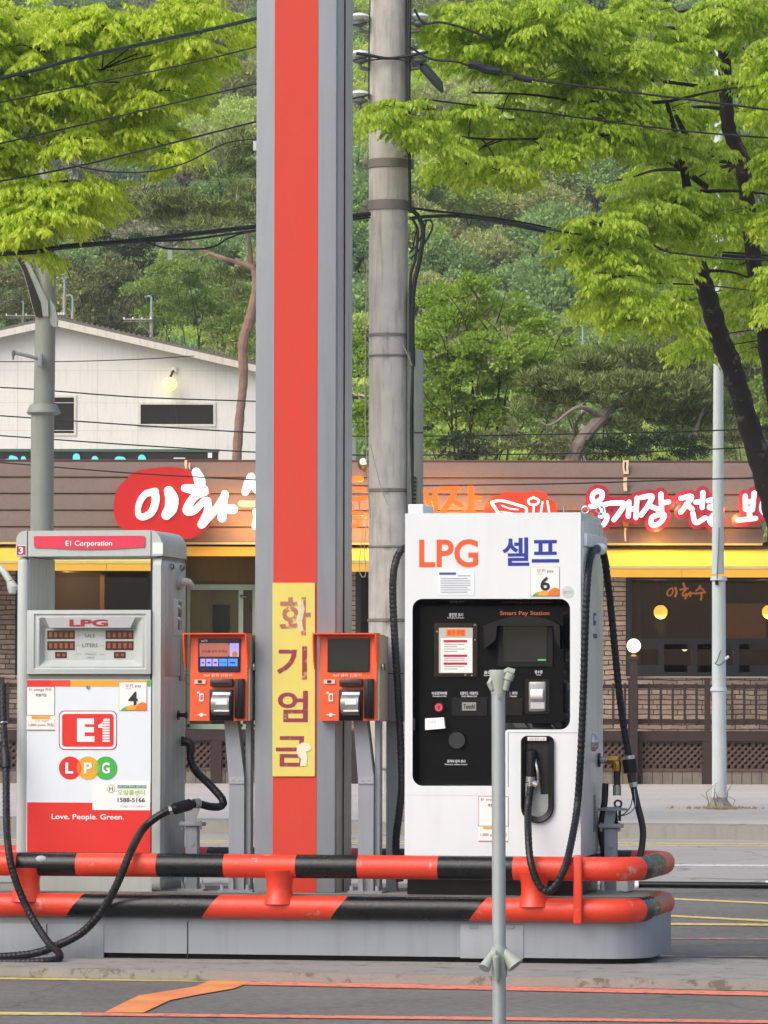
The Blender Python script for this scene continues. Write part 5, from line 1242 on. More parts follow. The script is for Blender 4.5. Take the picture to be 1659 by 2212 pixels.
# railing
def railing(label, x0, x1, posts, step):
    th = Thing('deck_railing', label, 'railing', F, ((ru(x0, v=VD) + ru(x1, v=VD)) / 2, VD, ZD), 'deck railings')
    l, r = ru(x0, v=VD), ru(x1, v=VD)
    for y in (1482, 1558):
        mb = MB(); z = dz(y); mb.box(l, r, VD + 0.02, VD + 0.08, z - 0.035, z + 0.035, WOOD); th.part('rail', mb)
    for p in posts:
        mb = MB(); u = ru(p, v=VD); mb.box(u - 0.045, u + 0.045, VD - 0.01, VD + 0.085, ZD + 0.011, dz(1464), WOOD); th.part('post', mb)
    x = x0 + step * 0.5
    while x < x1:
        if all(abs(x - p) > 6 for p in posts):
            mb = MB(); u = ru(x, v=VD); mb.box(u - 0.02, u + 0.02, VD - 0.012, VD + 0.019, dz(1566), dz(1475), WOOD); th.part('baluster', mb)
        x += step
    mb = MB(); mb.box(l, r, VD + 0.03, VD + 0.06, dz(1463), dz(1460), M('pale_rail_cap', '#9c8878', 0.7)); th.part('top_cap', mb)
railing('brown timber deck railing with thin balusters right of the white dispenser', 1286, 1860, [1363, 1528, 1690, 1850], 25.7)
railing('brown timber deck railing beside the left picture edge and grey dispenser', -200, 46, [-190, -60, 4, 44], 25.7)
# globe lamp on its post
t = Thing('globe_lamp_post', 'brown post lamp with a round cream globe on the deck corner', 'lamp', F, (ru(1369, v=VD), VD, 0.15))
u = ru(1369, v=VD - 0.12); v = VD - 0.13
mb = MB(); mb.box(u - 0.06, u + 0.06, v - 0.06, v + 0.06, 0.15, rz(1420, v=v), WOOD); mb.box(u - 0.085, u + 0.085, v - 0.085, v + 0.085, rz(1424, v=v), rz(1417, v=v), WOOD); t.part('post', mb)
mb = MB(); z = rz(1394, v=v); mb.ball((u, v, z), 0.118, LAMPW, 24); t.part('globe', mb)
mb = MB(); mb.lathe((u, v, rz(1417, v=v)), [(0.07, 0), (0.05, 0.02), (0.025, 0.03), (0.03, 0.085)], BRASS, 14); t.part('fitter', mb)
mb = MB(); u, z = F.P(785, 998, -0.6); mb.ball((u, -0.6, z), 0.07, PORC, 14); mb.lathe((u, -0.55, z - 0.13), [(0.05, 0), (0.1, 0.06), (0.1, 0.14), (0.06, 0.17)], M('dark_lamp_housing', '#3b342f', 0.5), 14)
mb.cyl((u, -0.5, z - 0.1), (u, 0.1, z - 0.1), 0.025, BPLAST, n=8)
solo('flood_lamp', 'small round dark flood lamp with white cap on the parapet by the concrete pole', 'lamp', mb, F, (u, -0.55, z - 0.13))

# ------------------------------------------------------------------ illuminated signs
def z7(pts): return [(0.3473 * a, 493.7 + 0.3473 * b) for a, b in pts]
def z8(pts): return [(740.6 + 0.3473 * a, 493.7 + 0.3473 * b) for a, b in pts]
def zsix(pts): return [(1207 + 0.31 * a, 960 + 0.31 * b) for a, b in pts]
VSG = -0.98
def smooth_poly(pts, n=6):
    P = [Vector((a, b, 0)) for a, b in pts]; k = len(P); out = []
    for i in range(k):
        a, b, c, d = P[i - 1], P[i], P[(i + 1) % k], P[(i + 2) % k]
        for j in range(n):
            s = j / n
            q = 0.5 * ((2 * b) + (c - a) * s + (2 * a - 5 * b + 4 * c - d) * s * s + (3 * b - a - 3 * c + d) * s ** 3)
            out.append((q.x, q.y))
    return out
blob = [(309, 1014), (351, 1009), (392, 1011), (417, 1024), (448, 1049), (457, 1090), (459, 1118), (448, 1140), (420, 1160), (398, 1164), (340, 1156), (268, 1143), (248, 1118), (247, 1080), (255, 1055), (272, 1035), (290, 1020)]
th = Thing('shop_sign', 'red blob shaped shop sign with lit white brush lettering, left of the column', 'sign', F, (ru(355, v=VSG), VSG, rz(1164, v=VSG)), 'signs on the restaurant parapet')
mb = MB(); mb.poly(F, smooth_poly(blob), VSG + 0.04, 0.14, SIGNR); th.part('face', mb)
mb = MB()
strokes = [([(965, 1635), (900, 1655), (862, 1720), (862, 1780), (895, 1793), (945, 1760), (968, 1690), (962, 1640)], (44, 34, 44, 50)),
           ([(1050, 1632), (1068, 1680), (1062, 1740), (1035, 1780)], (60, 82, 78, 62)),
           ([(1220, 1515), (1240, 1560), (1245, 1600)], (55, 70, 62)), ([(1150, 1615), (1200, 1620), (1270, 1622)], (48, 60, 50)),
           ([(1278, 1640), (1210, 1668), (1165, 1735), (1170, 1760), (1210, 1752), (1272, 1690)], (40, 48, 52, 46, 38)), ([(1290, 1690), (1292, 1760), (1255, 1840)], (42, 50, 52)),
           ([(1258, 1838), (1330, 1760), (1388, 1672)], (50, 42, 38)), ([(1398, 1650), (1385, 1730), (1380, 1800)], (46, 52, 54)), ([(1430, 1745), (1450, 1745)], (58, 60))]
for i, (p, w) in enumerate(strokes): mb.brush(F, z7(p), [q * 0.3473 for q in w], VSG - 0.006 * (i % 4), 0.03, SIGNW)
th.part('lettering', mb)
th = Thing('shop_sign', 'lit white and cream sign lettering partly hidden behind the striped column', 'sign', F, (ru(560, v=VSG), VSG, rz(1150, v=VSG)), 'signs on the restaurant parapet')
mb = MB()
for i, (p, w) in enumerate((([(1562, 1545), (1545, 1590), (1525, 1640)], (52, 60, 44)), ([(1570, 1570), (1590, 1610), (1620, 1650)], (40, 52, 50)), ([(1590, 1760), (1600, 1800), (1590, 1850)], (40, 50, 50)))): mb.brush(F, z7(p), [q * 0.3473 for q in w], VSG - 0.006 * i, 0.03, SIGNW)
th.part('lettering', mb)
mb = MB(); mb.brush(F, z7([(1500, 1710), (1560, 1712), (1640, 1708)]), [14, 14], VSG + 0.02, 0.03, CREAM); th.part('plate', mb)
th = Thing('shop_sign', 'lit orange raised lettering either side of the concrete pole', 'sign', F, (ru(900, v=VSG), VSG, rz(1140, v=VSG)), 'signs on the restaurant parapet')
mb = MB()
for i, (p, w) in enumerate((([(60, 1558), (112, 1556)], 34), ([(60, 1612), (132, 1616)], 22), ([(60, 1685), (140, 1676)], 26), ([(60, 1768), (122, 1772)], 26), ([(150, 1790), (160, 1800)], 26), ([(60, 1850), (98, 1838), (100, 1812), (70, 1800)], 24), ([(512, 1632), (540, 1735)], 27), ([(572, 1632), (578, 1740)], 32), ([(545, 1690), (570, 1690)], 20), ([(612, 1618), (715, 1614)], 32), ([(702, 1620), (672, 1690), (622, 1760)], 34), ([(665, 1680), (735, 1722)], 28), ([(796, 1610), (800, 1700), (792, 1765)], 38), ([(805, 1668), (850, 1680)], 26), ([(720, 1785), (760, 1762), (815, 1765), (830, 1790)], 22))): mb.brush(F, z8(p), w * 0.3473, VSG - 0.006 * (i % 4), 0.06, SIGNO)
th.part('lettering', mb)
th = Thing('shop_sign', 'orange red cloud shaped sign with white line drawing above the white dispenser', 'sign', F, (ru(1120, v=VSG), VSG, rz(1135, v=VSG)), 'signs on the restaurant parapet')
mb = MB(); mb.poly(F, smooth_poly(z8([(878, 1775), (888, 1712), (920, 1672), (980, 1655), (1012, 1637), (1120, 1640), (1200, 1632), (1262, 1645), (1282, 1680), (1320, 1697), (1332, 1735), (1326, 1800), (1280, 1840), (1000, 1840), (890, 1830)])), VSG + 0.04, 0.12, SIGNRO); th.part('face', mb)
mb = MB()
for i, (p, w) in enumerate((([(925, 1702), (985, 1692), (1090, 1720), (1140, 1740), (1138, 1790)], 16), ([(925, 1702), (945, 1735), (972, 1775), (990, 1800)], 18), ([(988, 1722), (1040, 1742), (1090, 1748)], 8), ([(985, 1760), (1070, 1772)], 6), ([(1185, 1672), (1155, 1690), (1165, 1715), (1205, 1715), (1218, 1690), (1185, 1672)], 13), ([(1188, 1720), (1185, 1790)], 12), ([(1242, 1702), (1228, 1790)], 12), ([(1272, 1695), (1288, 1790)], 12))): mb.brush(F, z8(p), w * 0.3473, VSG - 0.006 * (i % 3), 0.03, SIGNW)
th.part('drawing', mb)
th = Thing('shop_sign', 'lit white brush lettering on a crimson outline backing above the right awning', 'sign', F, (ru(1450, v=VSG), VSG, rz(1145, v=VSG)), 'signs on the restaurant parapet')
ST = [[(268, 325), (240, 345), (235, 385), (262, 400), (298, 375), (300, 335), (268, 325)], [(222, 432), (280, 428), (335, 415)], [(300, 435), (312, 480)], [(290, 500), (330, 495), (335, 520), (312, 560)],
      [(358, 410), (410, 408), (455, 412), (440, 450), (385, 525)], [(490, 400), (485, 500)], [(545, 375), (538, 510)], [(490, 450), (540, 448)], [(575, 370), (650, 360), (622, 425), (575, 492)], [(625, 425), (685, 450)], [(712, 345), (718, 470)], [(720, 408), (765, 400)], [(690, 490), (650, 510), (645, 555), (680, 560), (720, 530), (735, 490), (690, 490)],
      [(852, 375), (925, 362), (892, 420), (850, 472)], [(890, 415), (930, 450)], [(1005, 335), (1000, 440)], [(955, 402), (1000, 398)], [(935, 480), (955, 545), (1020, 512)], [(1042, 392), (1100, 380), (1085, 420), (1050, 435)], [(1050, 440), (1110, 455)], [(1080, 490), (1052, 530), (1080, 560), (1120, 530), (1080, 490)],
      [(1300, 360), (1302, 450)], [(1362, 338), (1350, 455)], [(1302, 400), (1355, 398)], [(1302, 448), (1350, 446)], [(1328, 455), (1332, 515)], [(1250, 528), (1372, 515)], [(1425, 395), (1415, 450), (1440, 490)], [(1480, 360), (1490, 480)]]
mb = MB()
for i, p in enumerate(ST): mb.brush(F, zsix(p), 92 * 0.31, VSG + 0.05 + 0.0045 * (i % 9), 0.06, SIGNM)
th.part('backing', mb)
mb = MB()
for i, p in enumerate(ST): mb.brush(F, zsix(p), 34 * 0.31, VSG - 0.006 * (i % 4), 0.03, SIGNW)
th.part('lettering', mb)
# warm lamps built into the signs, washing the boards
def sign_light(px, py, e, col, v=-0.80):
    l = bpy.data.lights.new('sign_light', 'POINT'); l.energy = e; l.color = col; l.shadow_soft_size = 0.1
    o = bpy.data.objects.new('sign_light', l); COL.objects.link(o); o.location = F.w(*F.pt(px, py, v))
for px, py, e in ((452, 1080, 14), (520, 1060, 20), (535, 1120, 20), (780, 1040, 32), (785, 1120, 32), (935, 1095, 34), (985, 1120, 34), (1040, 1085, 18), (1240, 1110, 10), (1420, 1150, 13), (1460, 1095, 9), (1570, 1100, 12), (1590, 1120, 12)):
    sign_light(px, py, e, (1.0, 0.45, 0.08), -0.95)

# ------------------------------------------------------------------ gabled hall behind with its own dark sign
F = HSE
def hu(x, y=850, v=0.0): return F.P(x, y, v)[0]
def hz2(y, x=300, v=0.0): return F.P(x, y, v)[1]
t = Thing('gabled_hall', 'cream plastered hall with a shallow grey gable roof and two dark windows', 'building', F, (hu(120), 8, 0.14))
zr = hz2(697, 118); sl = (hz2(697, 118) - hz2(797, 556)) / (hu(556) - hu(118)); xr0 = hu(118)
def zroof(u): return zr - abs(u - xr0) * sl * (1.0 if u > xr0 else 0.98)
LL, RRr = hu(-420), hu(760)
mb = MB()
w1 = (hu(84), hu(161), hz2(937), hz2(858)); w2 = (hu(303), hu(462), hz2(917), hz2(873))
pts_o = [(LL, 0.14), (RRr, 0.14), (RRr, zroof(RRr)), (xr0, zr), (LL, zroof(LL))]
bm = bmesh.new()
def rg(pp):
    vv = [bm.verts.new((a, 0, b)) for a, b in pp]; return [bm.edges.new((vv[i], vv[(i + 1) % len(vv)])) for i in range(len(vv))]
e = rg(pts_o)
for w in (w1, w2): e += rg([(w[0], w[2]), (w[1], w[2]), (w[1], w[3]), (w[0], w[3])])
bmesh.ops.triangle_fill(bm, edges=e, use_beauty=True); bm.verts.index_update()
mb.add([tuple(q.co) for q in bm.verts], [[q.index for q in f.verts] for f in bm.faces], GWALL); bm.free()
for w in (w1, w2): mb.add([(w[0], 0, w[2]), (w[1], 0, w[2]), (w[1], 0, w[3]), (w[0], 0, w[3]), (w[0], .2, w[2]), (w[1], .2, w[2]), (w[1], .2, w[3]), (w[0], .2, w[3])], [(0, 1, 5, 4), (1, 2, 6, 5), (2, 3, 7, 6), (3, 0, 4, 7)], GWALL)
for x in (38, 210, 298, 466): mb.rect(F, x - 0.4, 760, x + 0.4, 992, -0.004, 0.008, M('plaster_joint', '#d2cfc4', 0.9))
for y in (800, 870, 930): mb.rect(F, -400, y - 0.35, 740, y + 0.35, -0.003, 0.006, M('plaster_joint', '#d2cfc4'))
mb.box(LL, LL + .2, 0.01, 16, 0.14, zroof(LL), GWALL); mb.box(RRr - .2, RRr, 0.01, 16, 0.14, zroof(RRr), GWALL); mb.box(LL, RRr, 16, 16.2, 0.14, zroof(RRr), GWALL)
t.part('wall', mb)
mb = MB(); th_ = 0.12
e0, e1 = LL - 0.3, RRr + 0.3
mb.prism([(e0, zroof(e0) + 0.02), (xr0, zr + 0.02), (e1, zroof(e1) + 0.02), (e1, zroof(e1) + th_), (xr0, zr + th_ + 0.01), (e0, zroof(e0) + th_)], -0.35, 16.4, GROOF)
for k in range(60):
    f = k / 59; u = xr0 + (e1 - xr0) * f; mb.box(u, u + 0.05, -0.34, 16.3, zroof(u) + th_ - 0.03, zroof(u) + th_ + 0.035, GROOF)
rf = t.part('roof', mb)
mb = MB(); mb.prism([(e0, zroof(e0) - 0.10), (xr0, zr - 0.10), (e1, zroof(e1) - 0.10), (e1, zroof(e1) + 0.055), (xr0, zr + 0.055), (e0, zroof(e0) + 0.055)], -0.40, -0.352, WTRIM); t.part('barge_board', mb, rf)
for w, lab in ((w1, 1), (w2, 0)):
    mb = MB(); f = 0.045
    for q in ((w[0] - f, w[1] + f, w[2] - f, w[2] + 0.01), (w[0] - f, w[1] + f, w[3] - 0.01, w[3] + f), (w[0] - f, w[0] + 0.01, w[2] + 0.011, w[3] - 0.011), (w[1] - 0.01, w[1] + f, w[2] + 0.011, w[3] - 0.011)): mb.box(q[0], q[1], -0.03, 0.05, q[2], q[3], WTRIM)
    if not lab: mb.box((w[0] + w[1]) / 2 - .03, (w[0] + w[1]) / 2 + .03, 0.06, 0.1, w[2], w[3], FRAMEK)
    wd = t.part('window', mb); mb = MB(); mb.box(w[0], w[1], 0.1, 0.12, w[2], w[3], DGLASS); t.part('pane', mb, wd)
t = Thing('wall_lamp', 'pale yellow globe lamp on a bracket on the cream hall wall', 'lamp', F, (hu(366), -0.3, hz2(846)))
u, z = F.P(366, 830, -0.35); mb = MB(); mb.ball((u, -0.35, z), 0.165, LAMPL, 24); t.part('globe', mb)
mb = MB(); mb.tube(catmull([F.pt(368, 814, -0.35), F.pt(371, 808, -0.34), F.pt(373, 803, -0.2), F.pt(375, 801, 0)]), 0.03, M('dark_lamp_housing', '#3b342f'), 8); mb.brect(F, 371, 793, 382, 805, -0.07, 0.07, PORC, 0.02); t.part('bracket', mb)
FS = Fr((0, 101.0, 0), 0)
t = Thing('shop_sign', 'long black sign with cyan letter tops rising behind the brown parapet', 'sign', FS, (FS.P(150, 1000)[0], 0, 3.6))
mb = MB(); a = FS.R(-300, 975, 471, 1030); mb.box(a[0], a[1], 0, 0.25, a[2], a[3], M('dark_brown_sign', '#241c18', 0.6, var=0.15)); mb.box(a[0], a[1] + 0.02, -0.02, 0.27, a[3], a[3] + 0.06, M('dark_green_sign_edge', '#4a6a58', 0.6)); mb.rect(FS, 375, 988.5, 400, 991, -0.02, 0.02, PAPER); mb.rect(FS, 449, 978, 458, 989, -0.02, 0.02, PAPER); t.part('board', mb)
mb = MB()
for i, (p, w) in enumerate((([(40, 1445), (80, 1442), (112, 1447)], 24), ([(70, 1425), (95, 1432)], 30), ([(145, 1430), (140, 1460)], 30), ([(415, 1450), (530, 1450)], 22), ([(475, 1420), (475, 1450)], 44), ([(590, 1435), (592, 1460)], 42), ([(735, 1440), (760, 1442)], 46), ([(882, 1430), (890, 1460)], 48))): mb.brush(FS, z7(p), w * 0.3473, -0.07 - 0.005 * (i % 3), 0.06, CYAN)
t.part('lettering', mb)
for x in (50, 400):
    mb = MB(); u = FS.P(x, 1000)[0]; mb.cyl((u, 0.12, 0.14), (u, 0.12, a[2]), 0.08, STEEL, n=10); t.part('post', mb)

# ------------------------------------------------------------------ poles
def pole_frame(x, y, D):
    p = W(x, y, D); return Fr((p.x, D, 0), 0)
# concrete utility pole
PD = 52.6
PF = pole_frame(840, 1500, PD)
F = PF
t = Thing('utility_pole', 'thick weathered concrete utility pole hung with cables behind the white dispenser', 'utility pole', F, (0, 0, 0.148))
def edge(y): return F.P(797, y, 0)[0], F.P(881, y, 0)[0]
r_b = (F.P(884, 1500)[0] - F.P(796, 1500)[0]) / 2; r_t = (F.P(880, 60)[0] - F.P(797, 60)[0]) / 2
zbp, ztp = F.P(840, 1500)[1], F.P(840, 60)[1]
ut = F.P(838.5, 60)[0]
mb = MB(); sl_ = (r_t - r_b) / (ztp - zbp)
prof = [(max(0.05, r_b + sl_ * (z - zbp)), z) for z in np.linspace(0.1, 13.0, 24)]
mb.tube([(ut * (z - zbp) / (ztp - zbp), 0, z) for r, z in prof], [r for r, z in prof], CPOLE, 28); t.part('shaft', mb)
def uc(y): return ut * (F.P(840, y)[1] - zbp) / (ztp - zbp)
def rad(y): return r_b + sl_ * (F.P(840, y)[1] - zbp)
for y, h in ((355, 20), (445, 22), (725, 7), (770, 5), (1060, 8), (1182, 5), (1340, 7), (1660, 5)):
    mb = MB(); z = F.P(840, y)[1]; hh = h / FPX * PD / 2; r = rad(y)
    mb.lathe((uc(y), 0, z), [(r + 0.001, -hh), (r + 0.014, -hh + 0.004), (r + 0.014, hh - 0.004), (r + 0.001, hh)], BAND, 28)
    if h > 15:
        for sx in (-1, 1): mb.bbox(uc(y) + sx * (r + 0.035) - 0.035, uc(y) + sx * (r + 0.035) + 0.035, -0.03, 0.03, z - hh * 1.1, z + hh * 1.1, BAND, 0.006); mb.cyl((uc(y) + sx * (r + 0.05), -0.06, z), (uc(y) + sx * (r + 0.05), 0.06, z), 0.014, BAND, n=8)
    else: mb.bbox(uc(y) - 0.06, uc(y) + 0.0, -r - 0.035, -r, z - hh, z + hh, BAND, 0.005)
    t.part('band', mb)
mb = MB(); a = F.R(880, 632, 893, 1130, -0.12); mb.box(a[0], a[1], -0.14, -0.04, a[2], a[3], DUCT); a = F.R(880, 1130, 893, 1900, -0.12); mb.box(a[0] + .01, a[1], -0.14, -0.04, a[2] - 0.3, a[3], DUCT); t.part('cable_duct', mb)
mb = MB(); a = F.R(894, 757, 914, 1122, -0.16); mb.bbox(a[0], a[1], -0.2, -0.08, a[2], a[3], DUCT, 0.006); a = F.R(894, 933, 914, 936, -0.2); mb.box(a[0], a[1], -0.204, -0.1, a[2], a[3], SEAM); t.part('cable_cover', mb)
mb = MB()
for k in range(9): a = F.R(889, 1030 + k * 9, 899, 1034 + k * 9, -0.22); mb.box(a[0], a[1], -0.225, -0.2, a[2], a[3], BPLAST)
t.part('ribbed_clip', mb)
mb = MB()
def cp(pts, r, m=CABLE, v=-0.2, n=8):
    mb = MB(); mb.tube(catmull([F.pt(x, y, v if len(q) == 0 else q[0]) for x, y, *q in pts], 8), r, m, n); t.part('hanging_cable' if m is CABLE else 'thin_wire', mb)
cp([(887, -40), (884, 100), (884, 300), (886, 460)], 0.018); cp([(881, -40), (880, 200), (881, 340)], 0.014); cp([(876, -40), (877, 180), (877, 340)], 0.010)
cp([(892, 455), (905, 470), (914, 500), (907, 560), (894, 620), (891, 700), (892, 790)], 0.026); cp([(890, 470), (902, 500), (897, 560), (888, 590), (886, 640), (886, 760)], 0.016); cp([(917, 478), (930, 476), (934, 492), (920, 520), (900, 545), (886, 560)], 0.012); cp([(910, 480), (921, 478), (905, 520), (888, 545)], 0.010); cp([(898, 500), (893, 530), (884, 548)], 0.009)
cp([(895, 760), (889, 900), (891, 1000), (894, 1115)], 0.02, CABLE, -0.15)
cp([(800, -40), (797, 120), (797, 215)], 0.008); cp([(793, 560), (790, 700), (789, 900), (795, 1040), (800, 1120)], 0.006, M('pale_thin_wire', '#9a9688', 0.6)); cp([(820, 726), (858, 730), (880, 765), (890, 790)], 0.006, M('pale_thin_wire', '#9a9688'), -0.3); cp([(800, 960), (822, 1050), (838, 1090)], 0.005, M('pale_thin_wire', '#9a9688'), -0.3); cp([(775, 1080), (782, 1150), (776, 1220), (781, 1245), (790, 1238), (787, 1180), (793, 1120)], 0.005, M('pale_thin_wire', '#9a9688'))
# insulator sets and guy fittings at both sides
for x0, y, s in ((905, 38, 1), (905, 118, 1), (776, 38, -1), (778, 118, -1), (777, 205, -1)):
    mb = MB(); u, z = F.P(x0, y, -0.1); mb.lathe((u, -0.1, z), [(0.02, -0.05), (0.085, -0.02), (0.12, 0.01), (0.1, 0.035), (0.03, 0.055)], PORC, 18); mb.lathe((u, -0.1, z - 0.11), [(0.03, 0), (0.09, 0.03), (0.09, 0.055), (0.03, 0.09)], M('insulator_shade', '#5c6a62', 0.4), 16); mb.cyl((u, -0.1, z - 0.16), (u, -0.1, z - 0.1), 0.02, BAND, n=8); mb.tube([(u, -0.1, z - 0.15), (uc(y) + s * rad(y) * 0.9, -0.05, z - 0.17)], 0.022, BAND, 8); t.part('insulator', mb)
mb = MB(); mb.tube([F.pt(911, 141, -0.1), F.pt(914, 144, -0.1), F.pt(948, 183, -0.1), F.pt(956, 200, -0.1)], [0.03, 0.055, 0.055, 0.015], M('dark_splice', '#3a4146', 0.5), 12); mb.tube([F.pt(880, 120, 0), F.pt(911, 141, -0.1)], 0.02, CABLE, 8); t.part('splice_case', mb)
cp([(770, 115), (800, 120), (838, 126), (880, 121), (925, 112)], 0.018, CABLE, -0.27); cp([(778, 135), (810, 129), (838, 127), (862, 129), (885, 133)], 0.008, CABLE, -0.27)
# left street lamp pole with its bracket
PD = 53.2
F = pole_frame(95, 1100, PD)
t = Thing('street_lamp', 'tall grey street lamp pole with curved bracket rising behind the grey dispenser', 'street lamp', F, (0, 0, 0.148))
def lp(y, l, r): 
    a, z = F.P(l, y); b, _ = F.P(r, y); return ((a + b) / 2, z, (b - a) / 2)
A = [lp(-250, 92, 127), lp(0, 88, 124), lp(400, 83, 122), lp(700, 76, 120), lp(880, 72, 118)]
B = [lp(893, 67, 117), lp(1200, 65.5, 115.5), lp(1700, 62, 117)]
mb = MB(); mb.tube([(q[0], 0, q[1]) for q in A], [q[2] for q in A], LPOLE, 24); t.part('upper_shaft', mb)
mb = MB(); mb.tube([(q[0], 0, q[1]) for q in B] + [(B[-1][0], 0, 0.149)], [q[2] for q in B] + [B[-1][2]], LPOLE, 24); t.part('lower_shaft', mb)
c = lp(886, 70, 118); mb = MB(); mb.lathe((c[0], 0, c[1]), [(c[2], 0.07), (c[2] + 0.03, 0.06), (c[2] + 0.07, -0.03), (c[2] + 0.05, -0.05), (c[2], -0.06)], LPOLE, 24); t.part('collar', mb)
mb = MB()
ou = [(76, 684), (68, 656), (60, 622), (50, 588), (34, 556), (20, 540)]; iu = [(105, 684), (104, 652), (82, 606), (62, 566), (48, 540), (40, 528)]
pu = [F.P(x, y, -0.1) for x, y in ou] + [F.P(x, y, -0.1) for x, y in reversed(iu)]
mb.prism(pu, -0.13, -0.05, M('pole_bracket_grey', '#a3aaa4', 0.5, var=0.08, streak=0.3))
sh = [(x + 1, y) for x, y in ou] + [(x * 0.45 + x2 * 0.55, y * 0.45 + y2 * 0.55) for (x, y), (x2, y2) in zip(reversed(ou), reversed(iu))]
mb.prism([F.P(x, y, -0.14) for x, y in sh], -0.136, -0.131, M('bracket_dark_web', '#26221f', 0.6, var=0.3))
mb.prism([F.P(x, y, -0.1) for x, y in ((104, 640), (118, 660), (124, 690), (122, 708), (112, 704), (104, 690))], -0.1, 0.06, M('pole_bracket_grey', '#a3aaa4')); t.part('arm_bracket', mb)
mb = MB(); mb.tube([F.pt(28, 761, -0.3), F.pt(50, 766, -0.28), F.pt(84, 775, -0.2)], 0.022, STEELD, 10); mb.brect(F, 82, 764, 91, 792, -0.24, 0.1, STEELD, 0.01); mb.brect(F, 25, 756, 32, 769, -0.33, 0.06, BAND, 0.01); mb.cyl(F.pt(28, 768, -0.3), F.pt(28.5, 777, -0.3), 0.012, BAND, n=8); t.part('flag_holder', mb)
# right pale lamp post
PD = 59.5
F = pole_frame(1554, 1600, PD)
t = Thing('street_lamp', 'slim pale blue grey lamp post on the pavement beside the leaning tree', 'street lamp', F, (0, 0, 0.148))
A = [lp(-60, 1544, 1563), lp(620, 1542.5, 1562), lp(1240, 1537.5, 1564)]; B = [lp(1256, 1538, 1567), lp(1760, 1538, 1570)]
mb = MB(); mb.tube([(q[0], 0, q[1]) for q in A], [q[2] for q in A], POLE, 20); t.part('upper_shaft', mb)
mb = MB(); mb.tube([(q[0], 0, q[1]) for q in B] + [(B[-1][0], 0, 0.16)], [q[2] for q in B] + [B[-1][2]], POLE, 20); t.part('lower_shaft', mb)
for y in (1250, 1489):
    c = lp(y, 1538, 1567); mb = MB(); mb.lathe((c[0], 0, c[1]), [(c[2], 0.03), (c[2] + 0.012, 0.03), (c[2] + 0.025, -0.02), (c[2], -0.03)], POLE, 20); t.part('collar', mb)
mb = MB(); mb.lathe((B[-1][0], 0, 0.15), [(B[-1][2] + 0.09, 0), (B[-1][2] + 0.06, 0.04), (B[-1][2] + 0.02, 0.09), (B[-1][2], 0.14)], KERBM, 18); t.part('base', mb)
mb = MB(); c = lp(1140, 1538, 1567); mb.tube([(c[0] + 0.0, -c[2] - 0.01, c[1]), (c[0] - 0.03, -c[2] - 0.012, c[1] - 0.7)], 0.008, DUCT, 6); mb.bbox(c[0] - 0.055, c[0] - 0.015, -c[2] - 0.03, -c[2], c[1] - 0.74, c[1] - 0.68, BPLAST, 0.006); t.part('wire_clip', mb)
mb = MB(); mb.tube(catmull([F.pt(1557, 1405, -0.12), F.pt(1549, 1428, -0.13), F.pt(1545, 1433, -0.13), F.pt(1556, 1436, -0.12), F.pt(1574, 1420, -0.1)]), 0.008, DUCT, 6); mb.tube([F.pt(1566, 1424, -0.11), F.pt(1574, 1418, -0.1)], 0.018, PORC, 8); t.part('tied_wire', mb)
mb = MB()
for i in range(12):
    u, z = F.P(1540 + rnd.uniform(-14, 46), 1766, -0.2); v = rnd.uniform(-0.35, 0.1); h = rnd.uniform(0.1, 0.42)
    mb.tube([(u, v, 0.15), (u + rnd.uniform(-.06, .06), v, 0.15 + h * 0.6), (u + rnd.uniform(-.14, .14), v + .03, 0.15 + h)], [0.006, 0.005, 0.002], M('dry_weed', '#7d6a52', 0.9, var=0.3), 5)
for i in range(160):
    u, z = F.P(1556 + rnd.gauss(0, 42), 1766, -0.2); v = rnd.uniform(-0.55, 0.05); r = rnd.uniform(0.012, 0.035)
    mb.add([(u, v, 0.15), (u + r, v + .01, 0.152 + r * .5), (u + r * .3, v + r, 0.152 + r), (u - r * .5, v + r * .4, 0.152)], [(0, 1, 2, 3)], M('dry_leaf', '#8a6f4e', 0.9, var=0.3))
solo('dead_weeds', 'dry brown weeds and leaf litter round the foot of the pale lamp post', 'weeds', mb, F, (0, -0.2, 0.15))['kind'] = 'stuff'

